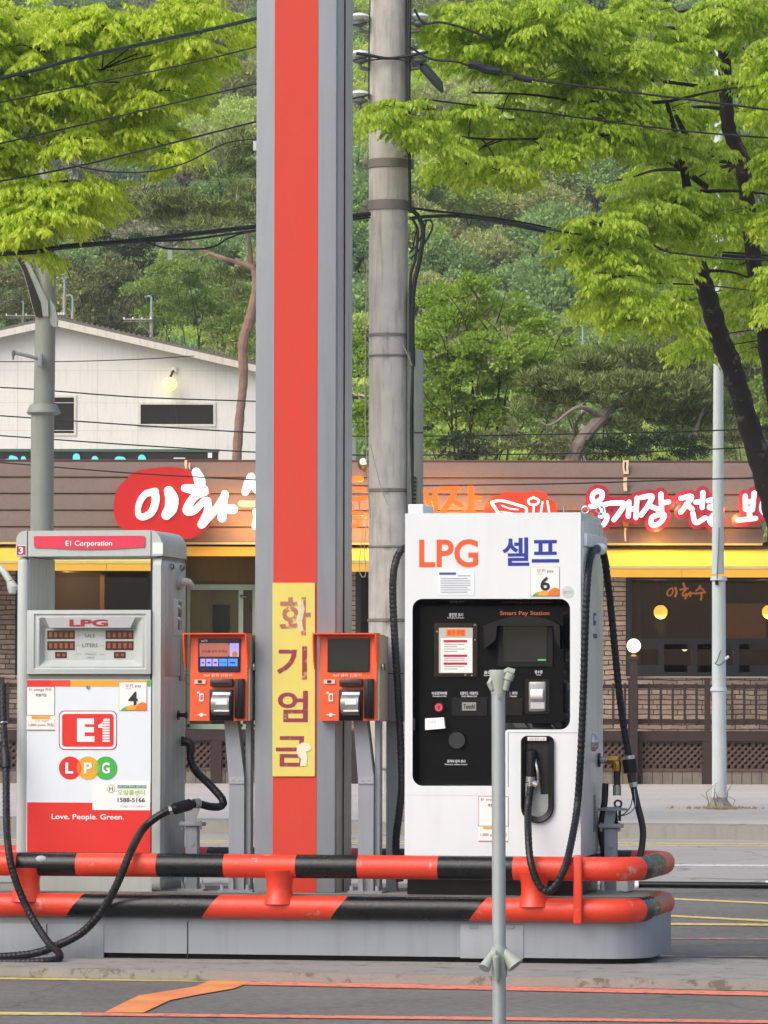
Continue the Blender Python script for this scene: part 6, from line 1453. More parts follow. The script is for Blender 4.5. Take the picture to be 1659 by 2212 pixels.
def far_lamp(label, D, x, ytop, ybot, hook, arm=None, w=5.5):
    F = pole_frame(x, ybot, D)
    gz = 0.1
    th = Thing('far_street_lamp', label, 'street lamp', F, (0, 0, gz), 'distant lamp posts')
    k = D / FPX; r = w * k / 2; zt = F.P(x, ytop + abs(hook) * 0.6)[1]
    mb = MB(); mb.tube([(0, 0, gz), (0, 0, F.P(x, ytop + 36)[1])], r * 1.5, M('far_pole_concrete', '#9a978a', 0.8, var=0.08), 10); mb.tube([(0, 0, F.P(x, ytop + 37)[1]), (0, 0, zt)], r * 0.9, M('far_pole_blue', '#8fa39e', 0.6), 10); th.part('pole', mb)
    h = hook * k; mb = MB()
    mb.tube([(h * 0.5 - h * 0.5 * math.cos(a), 0, zt + abs(h) * 0.55 * math.sin(a)) for a in [math.pi * 0.72 * i / 10 for i in range(11)]], r * 0.8, M('far_pole_blue', '#8fa39e'), 10); mb.tube([(h * 0.92, 0, zt + abs(h) * 0.42), (h * 1.15, 0, zt + abs(h) * 0.3)], [r * 0.9, r * 1.3], M('far_pole_blue', '#8fa39e'), 8); th.part('arm', mb)
    if arm:
        x0, x1, y = arm; mb = MB()
        mb.cyl(F.pt(x0, y, -0.1), F.pt(x1, y, -0.1), r * 0.7, M('far_pole_concrete', '#9a978a'), n=8); mb.cyl(F.pt(x0, y + 5, -0.1), F.pt(x1, y + 4, -0.1), r * 0.4, BAND, n=8); mb.cyl(F.pt((x0 + x1) / 2, y + 3, -0.1), F.pt(x, y + 32, -0.1), r * 0.5, BAND, n=8)
        for q in np.linspace(x0, x1, 4): mb.cyl(F.pt(q, y, -0.1), F.pt(q, y - 5, -0.1), r * 0.8, PORC, n=8)
        th.part('crossarm', mb)
    return th
far_lamp('distant lamp post with crossarm above the hall roof, between two dark windows and the pine', 132, 327, 639, 735, -12, (268, 326, 690))
far_lamp('tall distant hooked lamp post just right of the big lamp pole above the roof', 132, 139, 598, 705, -20, (121, 138, 680))
far_lamp('shorter distant hooked lamp post second right of the big lamp pole', 134, 157, 637, 705, -16, None)
far_lamp('distant pole with crossarm left of the big lamp pole', 134, 50, 652, 715, -3, (14, 78, 682), 3.5)
far_lamp('distant hooked lamp post among trees at right of the bright maple', 128, 1259, 703, 800, -14)

# ------------------------------------------------------------------ overhead cables
def cable(label, pts, r, D, m=CABLE, extra=()):
    mb = MB()
    P = catmull([W(x, y, D if len(q) == 0 else q[0]) for x, y, *q in pts], 10)
    mb.tube(P, r, m, 8)
    for pts2, r2 in extra: mb.tube(catmull([W(x, y, D) for x, y in pts2], 8), r2, m, 8)
    b = P[0]
    solo('overhead_cable', label, 'cable', mb, WORLD, tuple(b), 'overhead cables and wires')
DC = 45.0
cable('thick green black overhead cable crossing the top of the left tree', [(-160, 205, 44.5), (60, 155, 45), (180, 123, 45.5), (420, 71, 48), (565, 37, 50), (800, -20, 52.4)], 0.02, DC, M('mossy_cable', '#1e2a22', 0.6, var=0.3), (([(176, 124), (183, 122)], 0.028), ([(430, 69), (436, 67)], 0.028)))
cable('thin black wire, second down, crossing the left tree below the thick cable', [(-160, 255, 44.6), (200, 180, 45.5), (400, 139, 48), (565, 99, 50), (797, 47, 52.4)], 0.008, DC)
cable('thin black wire, third down across the left tree', [(-160, 345, 44.6), (0, 310, 44.8), (218, 260, 45.5), (400, 217, 48), (565, 178, 50), (797, 122, 52.4)], 0.009, DC)
cable('thin black wire, fourth down across the left tree towards the concrete pole', [(-160, 420, 44.6), (130, 367, 45.4), (300, 327, 47), (430, 294, 48.5), (565, 260, 50), (797, 205, 52.4)], 0.010, DC)
cable('slack black wire sagging below the left tree foliage', [(150, 352, 45.5), (180, 362, 45.5), (240, 371, 46), (320, 371, 47), (400, 352, 48), (490, 309, 49), (575, 299, 50)], 0.008, DC)
cable('heavy black cable bundle passing the left lamp pole below the left tree', [(-200, 560, 50), (60, 545, 50), (120, 536, 50.3), (300, 519, 51), (420, 505, 51.4), (565, 488, 52), (800, 462, 52.4)], 0.026, 51, CABLE, (([(90, 541), (120, 532), (210, 524), (320, 515), (565, 489)], 0.014), ([(300, 522), (400, 518), (480, 508), (565, 496)], 0.012), ([(92, 543), (106, 549), (118, 538)], 0.01)))
cable('sagging black strand looping under the heavy cable bundle', [(300, 517, 50.6), (330, 528, 50.7), (365, 537, 50.9), (430, 538, 51.2), (466, 531, 51.4), (500, 512, 51.6), (565, 497, 52), (800, 470, 52.4)], 0.011, 51)
cable('hair thin pale wire just above the heavy cable bundle', [(90, 520, 50.2), (300, 502, 51), (565, 478, 52)], 0.004, 51, M('pale_thin_wire', '#9a9688'))
cable('upper strand of the black cables running right from the concrete pole', [(884, 448, 52.5), (930, 455, 52.5), (1000, 463, 53), (1130, 481, 54), (1262, 508, 55), (1420, 532, 56), (1750, 560, 57)], 0.014, 52, CABLE)
cable('thick lower bundle of black cables running right from the concrete pole', [(884, 472, 52.5), (920, 468, 52.5), (990, 467, 52.6), (1070, 478, 53.4), (1160, 497, 54.4), (1256, 514, 55), (1420, 538, 56), (1750, 568, 57)], 0.02, 52.5, CABLE, (([(990, 464), (1100, 481), (1256, 507)], 0.012), ([(1007, 470), (1013, 487), (1021, 470)], 0.006)))
cable('black insulated wire with a fat splice at upper right of the concrete pole', [(880, 98, 52), (930, 127, 52), (985, 133, 52), (1008, 140, 52), (1095, 160, 52), (1150, 172, 52), (1290, 190, 52), (1400, 204, 52), (1560, 224, 52), (1760, 250, 52)], 0.013, 52, CABLE, (([(1012, 139), (1030, 141), (1050, 150), (1080, 155)], 0.05), ([(1110, 164), (1130, 170), (1150, 173)], 0.035), ([(1083, 188), (1095, 175), (1112, 172)], 0.01), ([(895, 20), (915, 50), (950, 48), (1000, 60), (1050, 80)], 0.014)))
cable('black wire crossing the lower right tree foliage near its trunk fork', [(1330, 478, 53), (1420, 534, 53), (1470, 548, 53), (1600, 560, 53), (1760, 560, 53)], 0.012, 53)
cable('black wire crossing the middle of the right tree', [(914, 214, 52.4), (1060, 232, 52.6), (1160, 241, 53), (1280, 258, 53), (1500, 285, 53), (1760, 305, 53)], 0.011, 53)
for x, y, D, lab in ((552, 314, 49.8, 'small white tag on a wire just left of the striped column'), (367, 550, 50.9, 'small white tag below the heavy cable bundle above the pale thicket')):
    f_ = Fr((W(x, y, D).x, D, 0), 0); mb = MB(); mb.brect(f_, x - 5, y - 10, x + 5, y + 11, -0.01, 0.02, PORC, 0.003); mb.cyl(f_.pt(x, y - 12, 0), f_.pt(x, y - 9, 0), 0.006, CABLE, n=6)
    solo('cable_tag', lab, 'tag', mb, f_, (0, 0, f_.P(x, y)[1]), 'white tags hung on the cables')
DW_ = 58.0
cable('uppermost thin wire low across the cream hall wall', [(-60, 781), (130, 781), (300, 776), (420, 769)], 0.006, DW_)
for lab, L1, R1 in (('second thin wire low across the hall and the wooded slope', [(-60, 834), (0, 837), (73, 841), (299, 858), (556, 867), (740, 874)], None), ('third thin wire low across the hall, above the dark sign', [(-60, 895), (0, 898), (299, 919), (556, 935), (700, 941), (916, 942), (1317, 936), (1542, 930), (1720, 922)], None), ('fourth thin wire low above the dark shop sign and maple foot', [(-60, 937), (0, 941), (299, 962), (556, 977), (700, 982), (916, 983), (1317, 978), (1659, 965), (1760, 960)], None), ('lowest thin wire crossing the brown parapet and red sign', [(-60, 995), (0, 999), (299, 1023), (556, 1037), (760, 1049), (914, 1049), (1207, 1045), (1430, 1038), (1659, 1031), (1760, 1026)], None)):
    cable(lab, L1, 0.0085, DW_)

# ------------------------------------------------------------------ foliage
rng = np.random.default_rng(11)
def nrm(a): return a / np.maximum(1e-9, np.linalg.norm(a, axis=-1, keepdims=True))

def leaf_obj(name, P, A, Sd, Ln, Wd, mat, base, parent=None, fold=0.18):
    """many small folded leaves as one mesh: P foot, A axis, Sd side"""
    n = len(P)
    N_ = np.cross(A, Sd)
    Ln = np.broadcast_to(np.asarray(Ln).reshape(-1, 1), (n, 1)); Wd = np.broadcast_to(np.asarray(Wd).reshape(-1, 1), (n, 1))
    mid = P + A * Ln * 0.42
    V = np.empty((n, 4, 3))
    V[:, 0] = P; V[:, 1] = mid + Sd * Wd * 0.5 + N_ * Wd * fold; V[:, 2] = P + A * Ln; V[:, 3] = mid - Sd * Wd * 0.5 + N_ * Wd * fold
    V = (V - np.array(base)).reshape(-1, 3)
    me = bpy.data.meshes.new(name)
    me.vertices.add(n * 4); me.loops.add(n * 4); me.polygons.add(n)
    me.vertices.foreach_set('co', V.astype(np.float32).ravel())
    me.loops.foreach_set('vertex_index', np.arange(n * 4, dtype=np.int32))
    me.polygons.foreach_set('loop_start', np.arange(0, n * 4, 4, dtype=np.int32))
    me.update(calc_edges=True); me.validate()
    me.materials.append(mat)
    o = bpy.data.objects.new(name, me); COL.objects.link(o)
    if parent: o.parent = parent
    return o

ZEL = leafmat('zelkova_leaf', '#9cb622', '#d0e440', '#ecf47a', 0.6, 0.5)
ZELR = leafmat('zelkova_leaf_right', '#8aa826', '#c0da44', '#e0ee74', 0.6, 0.5)
MAPL = leafmat('maple_leaf', '#729a2e', '#9fbe44', '#c6d968', 0.5, 0.6)
PINE = leafmat('pine_needle', '#4e5e30', '#7c8c4a', '#b2be74', 0.3, 0.6)
SHRB = leafmat('olive_shrub_leaf', '#5e6640', '#808854', '#a4a474', 0.25, 0.7)
VINE = leafmat('vine_leaf', '#6d8c38', '#8eaa4c', '#b0c468', 0.3, 0.6)
DARKL = leafmat('dark_evergreen_leaf', '#2c3b22', '#3d4f2c', '#54643a', 0.2, 0.6)
BARK = M('dark_bark', '#261f1a', 0.95, wear=0.16, wearcol='#5c5349', wscale=6, var=0.35, scale=9, bump=0.8, bscale=22, streak=0.4, dirt='#120f0d')
BARKZ = M('grey_brown_bark', '#3a322b', 0.95, var=0.35, scale=8, bump=0.7, bscale=20)
PBARK = M('red_pine_bark', '#8c6f60', 0.95, var=0.3, scale=7, bump=0.8, bscale=14, streak=0.3, dirt='#4d3a33')
PBARK2 = M('grey_pine_bark', '#85776b', 0.95, var=0.3, scale=7, bump=0.8, bscale=14)

def spray_arrays(n_side, length, lf):
    """one leafy twig along +x: foot points, axes, sides (local)"""
    P = []; A = []; Sd = []
    def twig(o, d, ln, k):
        side = np.cross(d, [0, 0, 1.0]); side = side / (np.linalg.norm(side) + 1e-9)
        for i in range(k):
            f = (i + 0.6) / k
            p = o + d * ln * f + np.array([0, 0, -0.34 * ln * f * f])
            s = 1 if i % 2 else -1
            a = d * rng.uniform(0.25, 0.6) + side * s * rng.uniform(0.35, 0.75) + np.array([0, 0, -rng.uniform(0.6, 1.9)])
            a = a / np.linalg.norm(a)
            sd = np.cross(a, np.array([0, 0, 1.0]) + rng.normal(0, 0.35, 3)); sd = sd / np.linalg.norm(sd)
            P.append(p); A.append(a); Sd.append(sd)
    twig(np.zeros(3), np.array([1.0, 0, 0]), length, int(length / lf * 2.2))
    for j in range(n_side):
        f = (j + 0.5) / n_side; s = 1 if j % 2 else -1
        d = np.array([0.75, s * rng.uniform(0.4, 0.75), rng.uniform(-0.15, 0.15)]); d /= np.linalg.norm(d)
        twig(np.array([length * f * 0.9, 0, -0.1 * length * f * f]), d, length * (0.55 - 0.25 * f), int(length * 0.5 / lf * 2.4))
    return np.array(P), np.array(A), np.array(Sd)

def place(sprays, pos, dirs, scl):
    PP, AA, SS = [], [], []
    for p, d, s in zip(pos, dirs, scl):
        lp_, la, ls = sprays[rng.integers(len(sprays))]
        x = d / np.linalg.norm(d); y = np.cross([0, 0, 1.0], x); y /= np.linalg.norm(y); z = np.cross(x, y)
        Rm = np.stack([x, y, z], 1)
        PP.append(p + (lp_ * s) @ Rm.T)
        # leaves keep hanging: rotate axes about the vertical only
        xh = np.array([x[0], x[1], 0]); xh /= np.linalg.norm(xh) + 1e-9; yh = np.array([-xh[1], xh[0], 0]); Rh = np.stack([xh, yh, [0, 0, 1.0]], 1)
        AA.append(la @ Rh.T); SS.append(ls @ Rh.T)
    return np.concatenate(PP), np.concatenate(AA), np.concatenate(SS)

def pads_to_sprays(pads, D0, dens, slen, depth=1.0, layers=1.0):
    """pads: (x, y, rx, ry[, D]) measured leaf tiers -> twig feet and directions"""
    pos, dirs, scl, cents = [], [], [], []
    for pd in pads:
        x, y, rx, ry = pd[:4]; D = pd[4] if len(pd) > 4 else D0 + rng.uniform(-1.0, 1.0)
        c = np.array(W(x, y, D)); k = D / FPX; ax, az = rx * k, ry * k; ay = max(0.45, ax * 0.8) * depth
        n = int(dens * layers * rx * ry / 1000.0)
        cents.append((c, ax, ay, az))
        for i in range(n):
            r = math.sqrt(rng.random()); th = rng.uniform(0, 2 * math.pi)
            q = np.array([ax * r * math.cos(th), ay * r * math.sin(th), 0.0])
            q[2] = az * (0.55 * (1 - r * r) + rng.uniform(-1.0, 0.55) - 0.2 * r)
            d = np.array([math.cos(th), 0.8 * math.sin(th), 0.22 - 0.5 * r + rng.uniform(-0.2, 0.2)])
            sh = slen * rng.uniform(0.7, 1.15)
            pos.append(c + q * 0.86 - d * sh * 0.45); dirs.append(d); scl.append(sh / slen)
    return pos, dirs, scl, cents

def zelkova(label, trunk_paths, pads, D0, base, mat, seed_len=0.42, lf=0.084, dens=8.0):
    th = Thing('zelkova_tree', label, 'tree', WORLD, base)
    sprays = [spray_arrays(6, seed_len, lf * 0.62) for _ in range(7)]
    pos, dirs, scl, cents = pads_to_sprays(pads, D0, dens, seed_len)
    P, A, Sd = place(sprays, pos, dirs, scl)
    n = len(P)
    leaf_obj('crown', P, A, Sd, lf * rng.uniform(0.55, 1.3, n), lf * 0.44 * rng.uniform(0.8, 1.15, n), mat, base, th.root)
    mb = MB()
    nodes = []
    for pts, m in trunk_paths:
        C = catmull([W(x, y, D) for x, y, D, w in pts], 8)
        Wd = [w * D / FPX / 2 for x, y, D, w in pts]
        rr_ = [Wd[min(int(i / 8), len(Wd) - 1)] * (1 - (i % 8) / 8) + Wd[min(int(i / 8) + 1, len(Wd) - 1)] * ((i % 8) / 8) for i in range(len(C))]
        rr_ = [r * (1 + 0.07 * math.sin(i * 1.7) + rnd.uniform(-0.04, 0.04)) for i, r in enumerate(rr_)]
        mb.tube(C, rr_, m, 14)
        nodes += [(c, r) for c, r in zip(C, rr_) if r < 0.09]
    for c, ax, ay, az in cents:
        # limb from the nearest part of the skeleton into the pad, then a fan of twigs
        cv = Vector(c)
        nd = min(nodes, key=lambda q: math.hypot(q[0].x - cv.x, q[0].y - cv.y) + 2.5 * abs(q[0].z - cv.z))
        e = cv - Vector((0, 0, az * 0.25))
        if (nd[0] - cv).length > 0.3:
            midp = nd[0].lerp(e, 0.5) + Vector((0, 0, 0.05))
            r0 = min(nd[1] * 0.8, 0.03)
            mb.tube(catmull([nd[0], midp, e], 6), [r0 + (0.007 - r0) * i / 12 for i in range(13)], BARK, 6)
        for j in range(7):
            a = rnd.uniform(0, 6.28)
            tip = e + Vector((ax * 0.85 * math.cos(a), ay * 0.85 * math.sin(a), az * rnd.uniform(-0.3, 0.5)))
            mb.tube(catmull([e, e.lerp(tip, 0.5) + Vector((0, 0, 0.06 * ax)), tip], 5), [0.008 - 0.006 * i / 10 for i in range(11)], BARK, 4)
    th.part('trunk', mb)
    return th

LP_ = [(60, 40, 150, 55), (230, 45, 130, 55), (400, 25, 130, 42), (465, 55, 95, 40), (340, 105, 130, 45), (220, 90, 120, 55), (80, 90, 130, 70), (425, 100, 80, 42),
       (330, 185, 105, 52), (380, 165, 65, 40), (105, 195, 120, 45), (20, 150, 80, 70), (200, 180, 90, 38), (250, 225, 90, 36), (310, 290, 120, 42), (385, 320, 48, 36), (215, 262, 75, 34), (60, 255, 70, 40), (30, 320, 80, 40), (170, 300, 60, 30),
       (150, 405, 110, 44), (245, 415, 55, 34), (50, 420, 95, 48), (175, 450, 55, 42), (100, 470, 90, 44), (40, 500, 70, 44), (60, 535, 60, 22), (-40, 450, 80, 60), (-60, 200, 100, 120), (-80, 60, 120, 90), (-60, 320, 90, 70)]
tpL = [([(-150, 1745, 51.1, 70), (-140, 1200, 51.1, 60), (-125, 800, 51.1, 52), (-110, 560, 51.1, 44), (-90, 420, 51.1, 34), (-60, 250, 51.1, 22), (-20, 60, 51.1, 12)], BARKZ),
       ([(-112, 600, 51.1, 34), (-30, 430, 50.9, 24), (42, 326, 50.8, 18), (70, 285, 50.7, 15), (94, 226, 50.6, 11), (140, 150, 50.6, 7)], BARK), ([(42, 326, 50.8, 14), (28, 300, 50.6, 9), (38, 262, 50.6, 8), (60, 200, 50.4, 5)], BARK), ([(94, 226, 50.6, 9), (120, 232, 50.3, 8), (160, 205, 50.1, 7), (220, 150, 50.1, 4)], BARK), ([(70, 285, 50.7, 9), (150, 300, 50.5, 7), (260, 290, 50.3, 4)], BARK), ([(-30, 430, 50.9, 14), (60, 400, 50.6, 8), (160, 390, 50.3, 5)], BARK)]
b = G(-150, 1835); b = (b.x, 47.0, 0.0)
zelkova('bright yellow green leafy tree hanging over the upper left of the picture', tpL, LP_, 50.6, (W(-150, 1745, 51).x, 51.0, 0.0), ZEL)

RP_ = [(1010, 40, 100, 55), (985, 100, 70, 40), (1100, 30, 120, 60), (1070, 100, 110, 45), (1180, 90, 120, 70), (1200, 30, 100, 50), (1300, 60, 110, 50), (1390, 30, 110, 45), (1290, 150, 90, 40), (1160, 165, 100, 40),
       (850, 225, 58, 30, 51.6), (880, 240, 40, 24, 51.7), (825, 250, 30, 22, 51.4), (905, 282, 62, 28, 51.8), (960, 300, 60, 30, 52), (925, 232, 30, 16, 51.8), (1020, 235, 70, 30), (1080, 255, 90, 38), (1010, 290, 80, 38), (1100, 310, 110, 40), (1010, 345, 80, 36), (1080, 360, 80, 34), (960, 365, 48, 24), (1180, 330, 90, 40), (1200, 270, 90, 40),
       (1290, 210, 100, 42), (1280, 290, 100, 40), (1350, 260, 80, 50), (1430, 230, 90, 60, 56), (1440, 310, 80, 40), (1390, 110, 80, 36), (1480, 90, 60, 50), (1490, 180, 60, 40, 56.5),
       (1600, 40, 90, 60, 55.4), (1640, 130, 60, 50, 58), (1560, 20, 70, 40, 55.2), (1590, 175, 60, 30, 55.2), (1545, 330, 50, 30, 54.8), (1640, 600, 50, 30, 55.6), (1610, 230, 80, 50, 57.5), (1620, 330, 80, 60, 57.4), (1560, 380, 70, 45, 57.5), (1480, 390, 60, 30, 57.3), (1400, 350, 50, 25, 56.5), (1350, 385, 35, 18, 56),
       (1300, 480, 80, 36), (1250, 490, 55, 30), (1240, 535, 50, 28), (1330, 530, 90, 40), (1390, 440, 70, 40), (1450, 430, 90, 50), (1440, 500, 90, 46, 54.6), (1540, 460, 90, 55, 54.6), (1630, 470, 70, 60, 57.6), (1600, 560, 80, 50, 58),
       (1330, 590, 70, 36), (1420, 570, 90, 40), (1310, 640, 55, 32), (1390, 650, 90, 38), (1440, 690, 60, 34), (1350, 690, 40, 22), (1480, 640, 60, 46, 57.6), (1490, 730, 42, 30, 57.6), (1530, 750, 30, 22, 57.6), (1600, 660, 70, 50, 58), (1640, 740, 40, 40, 58.4), (1720, 400, 100, 120), (1720, 150, 100, 120), (1730, 620, 90, 90)]
tpR = [([(1775, 1745, 56, 60), (1740, 1420, 56, 58), (1690, 1170, 56, 54), (1652, 1030, 56, 50), (1612, 900, 56, 47), (1580, 790, 56, 46), (1555, 730, 55.8, 44), (1532, 650, 55.6, 42), (1512, 585, 55.4, 38), (1500, 520, 55.2, 32), (1490, 440, 55, 24), (1470, 330, 54.6, 16), (1440, 220, 54.4, 9)], BARK),
       ([(1745, 1380, 56.4, 48), (1712, 1100, 56.5, 44), (1680, 900, 56.5, 40), (1655, 740, 56.4, 38), (1632, 600, 56.3, 36), (1618, 470, 56.2, 34), (1600, 340, 56, 32), (1575, 280, 56, 31), (1568, 200, 56, 30), (1562, 60, 56, 28), (1556, -60, 56, 22)], BARK),
       ([(1527, 405, 55.2, 13), (1480, 370, 55, 14), (1430, 338, 54.8, 13), (1381, 318, 54.6, 9), (1330, 300, 54.4, 6)], BARK), ([(1524, 352, 55.2, 20), (1498, 325, 55, 17), (1480, 290, 54.8, 14), (1460, 250, 54.6, 9)], BARK), ([(1402, 163, 54.6, 12), (1360, 140, 54.5, 11), (1303, 105, 54.3, 8), (1250, 80, 54.2, 5)], BARK), ([(1420, 165, 54.8, 11), (1419, 130, 54.6, 9), (1390, 110, 54.5, 6)], BARK), ([(1547, 129, 55.8, 12), (1500, 70, 55.6, 11), (1436, 0, 55.5, 9)], BARK), ([(1335, 268, 54.4, 8), (1310, 260, 54.2, 9), (1280, 240, 54.1, 7), (1210, 200, 54, 5)], BARK), ([(1580, 195, 56, 9), (1450, 178, 55, 8), (1330, 160, 54.5, 6), (1220, 125, 54, 4)], BARK),
       ([(1556, 60, 55.8, 10), (1400, 62, 54.8, 8), (1250, 72, 54, 7), (1100, 62, 53.4, 5), (960, 66, 53, 3)], BARK), ([(1440, 220, 54.4, 8), (1300, 225, 54, 7), (1150, 205, 53.4, 5), (1020, 200, 53, 4)], BARK),
       ([(1490, 440, 55, 14), (1380, 450, 54.5, 9), (1260, 500, 54, 5)], BARK), ([(1512, 585, 55.4, 12), (1430, 600, 54.8, 8), (1330, 610, 54.2, 5)], BARK), ([(1330, 300, 54.4, 6), (1180, 300, 53.4, 6), (1040, 300, 52.8, 5), (940, 285, 52.2, 4), (870, 250, 51.8, 3)], BARK), ([(1659, 560, 56.4, 6), (1750, 760, 56.6, 5)], BARK)]
zelkova('large yellow green tree with leaning dark trunks spreading over the upper right', tpR, RP_, 53.6, (W(1775, 1745, 56).x, 56.0, 0.145), ZELR)

# trees and shrubs behind the restaurant, crowns from measured lobes
def crown_cloud(lobes, D0, size, dens, updown=0.0, shell=0.55, asp=0.6):
    P, A, Sd, Ls = [], [], [], []
    for lb in lobes:
        x, y, rx, ry = lb[:4]; D = lb[4] if len(lb) > 4 else D0 + rng.uniform(-1, 1)
        c = np.array(W(x, y, D)); k = D / FPX; a = np.array([rx * k, max(rx * k * 0.8, 0.4), ry * k])
        nsub = max(5, int(rx * ry / 160))
        for s in range(nsub):
            d = nrm(rng.normal(size=3)); d[2] = abs(d[2]) * 0.9 + d[2] * 0.1 if rng.random() < 0.7 else d[2]
            if d[1] > 0 and rng.random() < 0.6: d[1] = -d[1]
            cc = c + d * a * rng.uniform(0.45, 0.98)
            ra = rng.uniform(0.14, 0.30) * (a[0] * a[2]) ** 0.5 + 0.06
            n = int(dens * 9.0 / asp * 0.6 * ra * ra / (size * size))
            q = nrm(rng.normal(size=(n, 3))); q[:, 2] = np.where(q[:, 2] < -0.3, -q[:, 2], q[:, 2])
            rr_ = ra * (shell + (1 - shell) * rng.random((n, 1)))
            p = cc + q * rr_ * np.array([1.25, 1.25, 0.75])
            ax = nrm(q * 0.8 + rng.normal(0, 0.6, (n, 3)) + np.array([0, 0, updown]))
            sd = nrm(np.cross(ax, rng.normal(size=(n, 3))))
            P.append(p); A.append(ax); Sd.append(sd)
    return np.concatenate(P), np.concatenate(A), np.concatenate(Sd)

def bush_tree(name, label, cat, lobes, D0, base, mat, size, dens=1.6, asp=0.6, updown=0.0, trunks=(), bark=None, group=None, twigs=0):
    th = Thing(name, label, cat, WORLD, base, group or {'shrub': 'shrubs behind the buildings', 'pine_tree': 'pine trees behind the buildings', 'maple_tree': 'maples behind the parapet'}.get(name))
    P, A, Sd = crown_cloud(lobes, D0, size, dens, updown, 0.55, max(asp, 0.22))
    n = len(P)
    leaf_obj('crown', P, A, Sd, size * rng.uniform(0.7, 1.25, n), size * asp * rng.uniform(0.8, 1.2, n), mat, base, th.root)
    mb = MB()
    for pts in trunks:
        C = catmull([W(*p[:2], p[3] if len(p) > 3 else D0) for p in pts], 7)
        wd = [p[2] * D0 / FPX / 2 for p in pts]
        rr_ = [wd[min(int(i / 7), len(wd) - 1)] * (1 - (i % 7) / 7) + wd[min(int(i / 7) + 1, len(wd) - 1)] * ((i % 7) / 7) for i in range(len(C))]
        mb.tube(C, [r * (1 + rnd.uniform(-0.08, 0.08)) for r in rr_], bark or BARKZ, 10)
    bx, by, bz = base
    ends = [Vector(W(l[0], l[1], l[4] if len(l) > 4 else D0)) for l in lobes]
    root = Vector(base)
    if not trunks:
        cz = sum((e.z for e in ends)) / len(ends); mid = Vector((sum(e.x for e in ends) / len(ends), sum(e.y for e in ends) / len(ends), root.z + (cz - root.z) * 0.55))
        mb.tube([root, root.lerp(mid, 0.5), mid], [0.08, 0.06, 0.04], bark or BARKZ, 8)
        for e in ends: mb.tube(catmull([mid, mid.lerp(e, 0.35) + Vector((rnd.uniform(-.3, .3), 0.2, 0.15)), mid.lerp(e, 0.7) + Vector((rnd.uniform(-.25, .25), 0.2, 0.1)), e], 5), [0.03 - 0.022 * i / 15 for i in range(16)], bark or BARKZ, 6)
    for j in range(twigs):
        e = rnd.choice(ends); s = e + Vector((rnd.uniform(-.4, .4), -rnd.uniform(0.2, 0.9), rnd.uniform(-.5, .1))); tip = s + Vector((rnd.uniform(-.5, .5), rnd.uniform(-.2, .1), rnd.uniform(.3, .8)))
        mb.tube(catmull([s, s.lerp(tip, .5) + Vector((rnd.uniform(-.08, .08), 0, 0)), tip], 4), [0.022 - 0.016 * i / 8 for i in range(9)], bark or BARKZ, 5)
    th.part('trunk', mb)
    return th
GB = 0.12
def gbase(x, D, z=None): p = W(x, 1500, D); return (p.x, D, GB if z is None else z)
bush_tree('maple_tree', 'bright fresh green maple behind the brown parapet beside the concrete pole', 'tree',
    [(960, 660, 60, 45), (1030, 640, 60, 42), (1080, 690, 70, 50), (990, 720, 80, 55), (930, 760, 50, 60), (1080, 770, 90, 50), (1150, 720, 55, 40), (1000, 810, 90, 50), (1160, 800, 70, 45), (1100, 850, 80, 50), (960, 890, 70, 60), (1060, 920, 80, 50), (1230, 800, 45, 35), (1140, 910, 50, 40), (930, 960, 50, 40), (780, 780, 40, 60), (780, 900, 40, 70)],
    97, gbase(1000, 97), MAPL, 0.09, 3.0, 0.7, 0.25, twigs=26)
bush_tree('maple_tree', 'lower green maple sapling beside the distant hooked lamp post', 'tree', [(1190, 760, 55, 40), (1250, 790, 60, 40), (1210, 830, 60, 40), (1330, 780, 45, 50), (1340, 740, 35, 45)], 101, gbase(1220, 101), MAPL, 0.09, 2.6, 0.7, 0.25, twigs=8)
bush_tree('pine_tree', 'dark olive spreading pine with leaning grey trunk above the right parapet', 'tree',
    [(1180, 840, 80, 36), (1270, 800, 90, 36), (1380, 780, 100, 40), (1470, 800, 80, 45), (1330, 850, 110, 40), (1450, 860, 90, 45), (1230, 880, 80, 36), (1520, 850, 60, 60), (1400, 910, 90, 50), (1500, 930, 70, 50), (1150, 900, 60, 36), (1310, 930, 60, 40)],
    93.8, gbase(1232, 95), PINE, 0.16, 3.8, 0.19, 0.8,
    trunks=([(1228, 1400, 34, 92.4), (1232, 1050, 34, 92.4), (1238, 990, 34, 92.4), (1262, 945, 30, 92.5), (1298, 905, 26, 92.9), (1332, 872, 20, 95), (1380, 850, 14, 95.5), (1450, 830, 9, 95.5)], [(1300, 903, 14, 92.8), (1250, 880, 9, 92.3), (1190, 918, 5, 92.2), (1160, 905, 4, 92.2)], [(1332, 872, 14, 95), (1420, 870, 10, 95.4), (1500, 860, 6, 95.6)], [(1226, 1050, 12), (1240, 930, 9), (1262, 890, 6)], [(1480, 1000, 7), (1500, 940, 7), (1520, 880, 6)]), bark=PBARK2)
bush_tree('pine_tree', 'dark pine behind the right lamp post, half hidden by the leaning trunk', 'tree', [(1600, 800, 70, 50), (1640, 870, 70, 60), (1580, 900, 60, 60), (1640, 960, 70, 50), (1560, 960, 50, 40), (1700, 880, 70, 80)], 98, gbase(1640, 98), PINE, 0.16, 3.2, 0.19, 0.7, bark=PBARK2)
bush_tree('shrub', 'yellowish leafy shrub at the right picture edge behind the trunk', 'shrub', [(1640, 850, 40, 30), (1670, 900, 50, 40)], 92, gbase(1660, 92), VINE, 0.08, 1.6, 0.6)
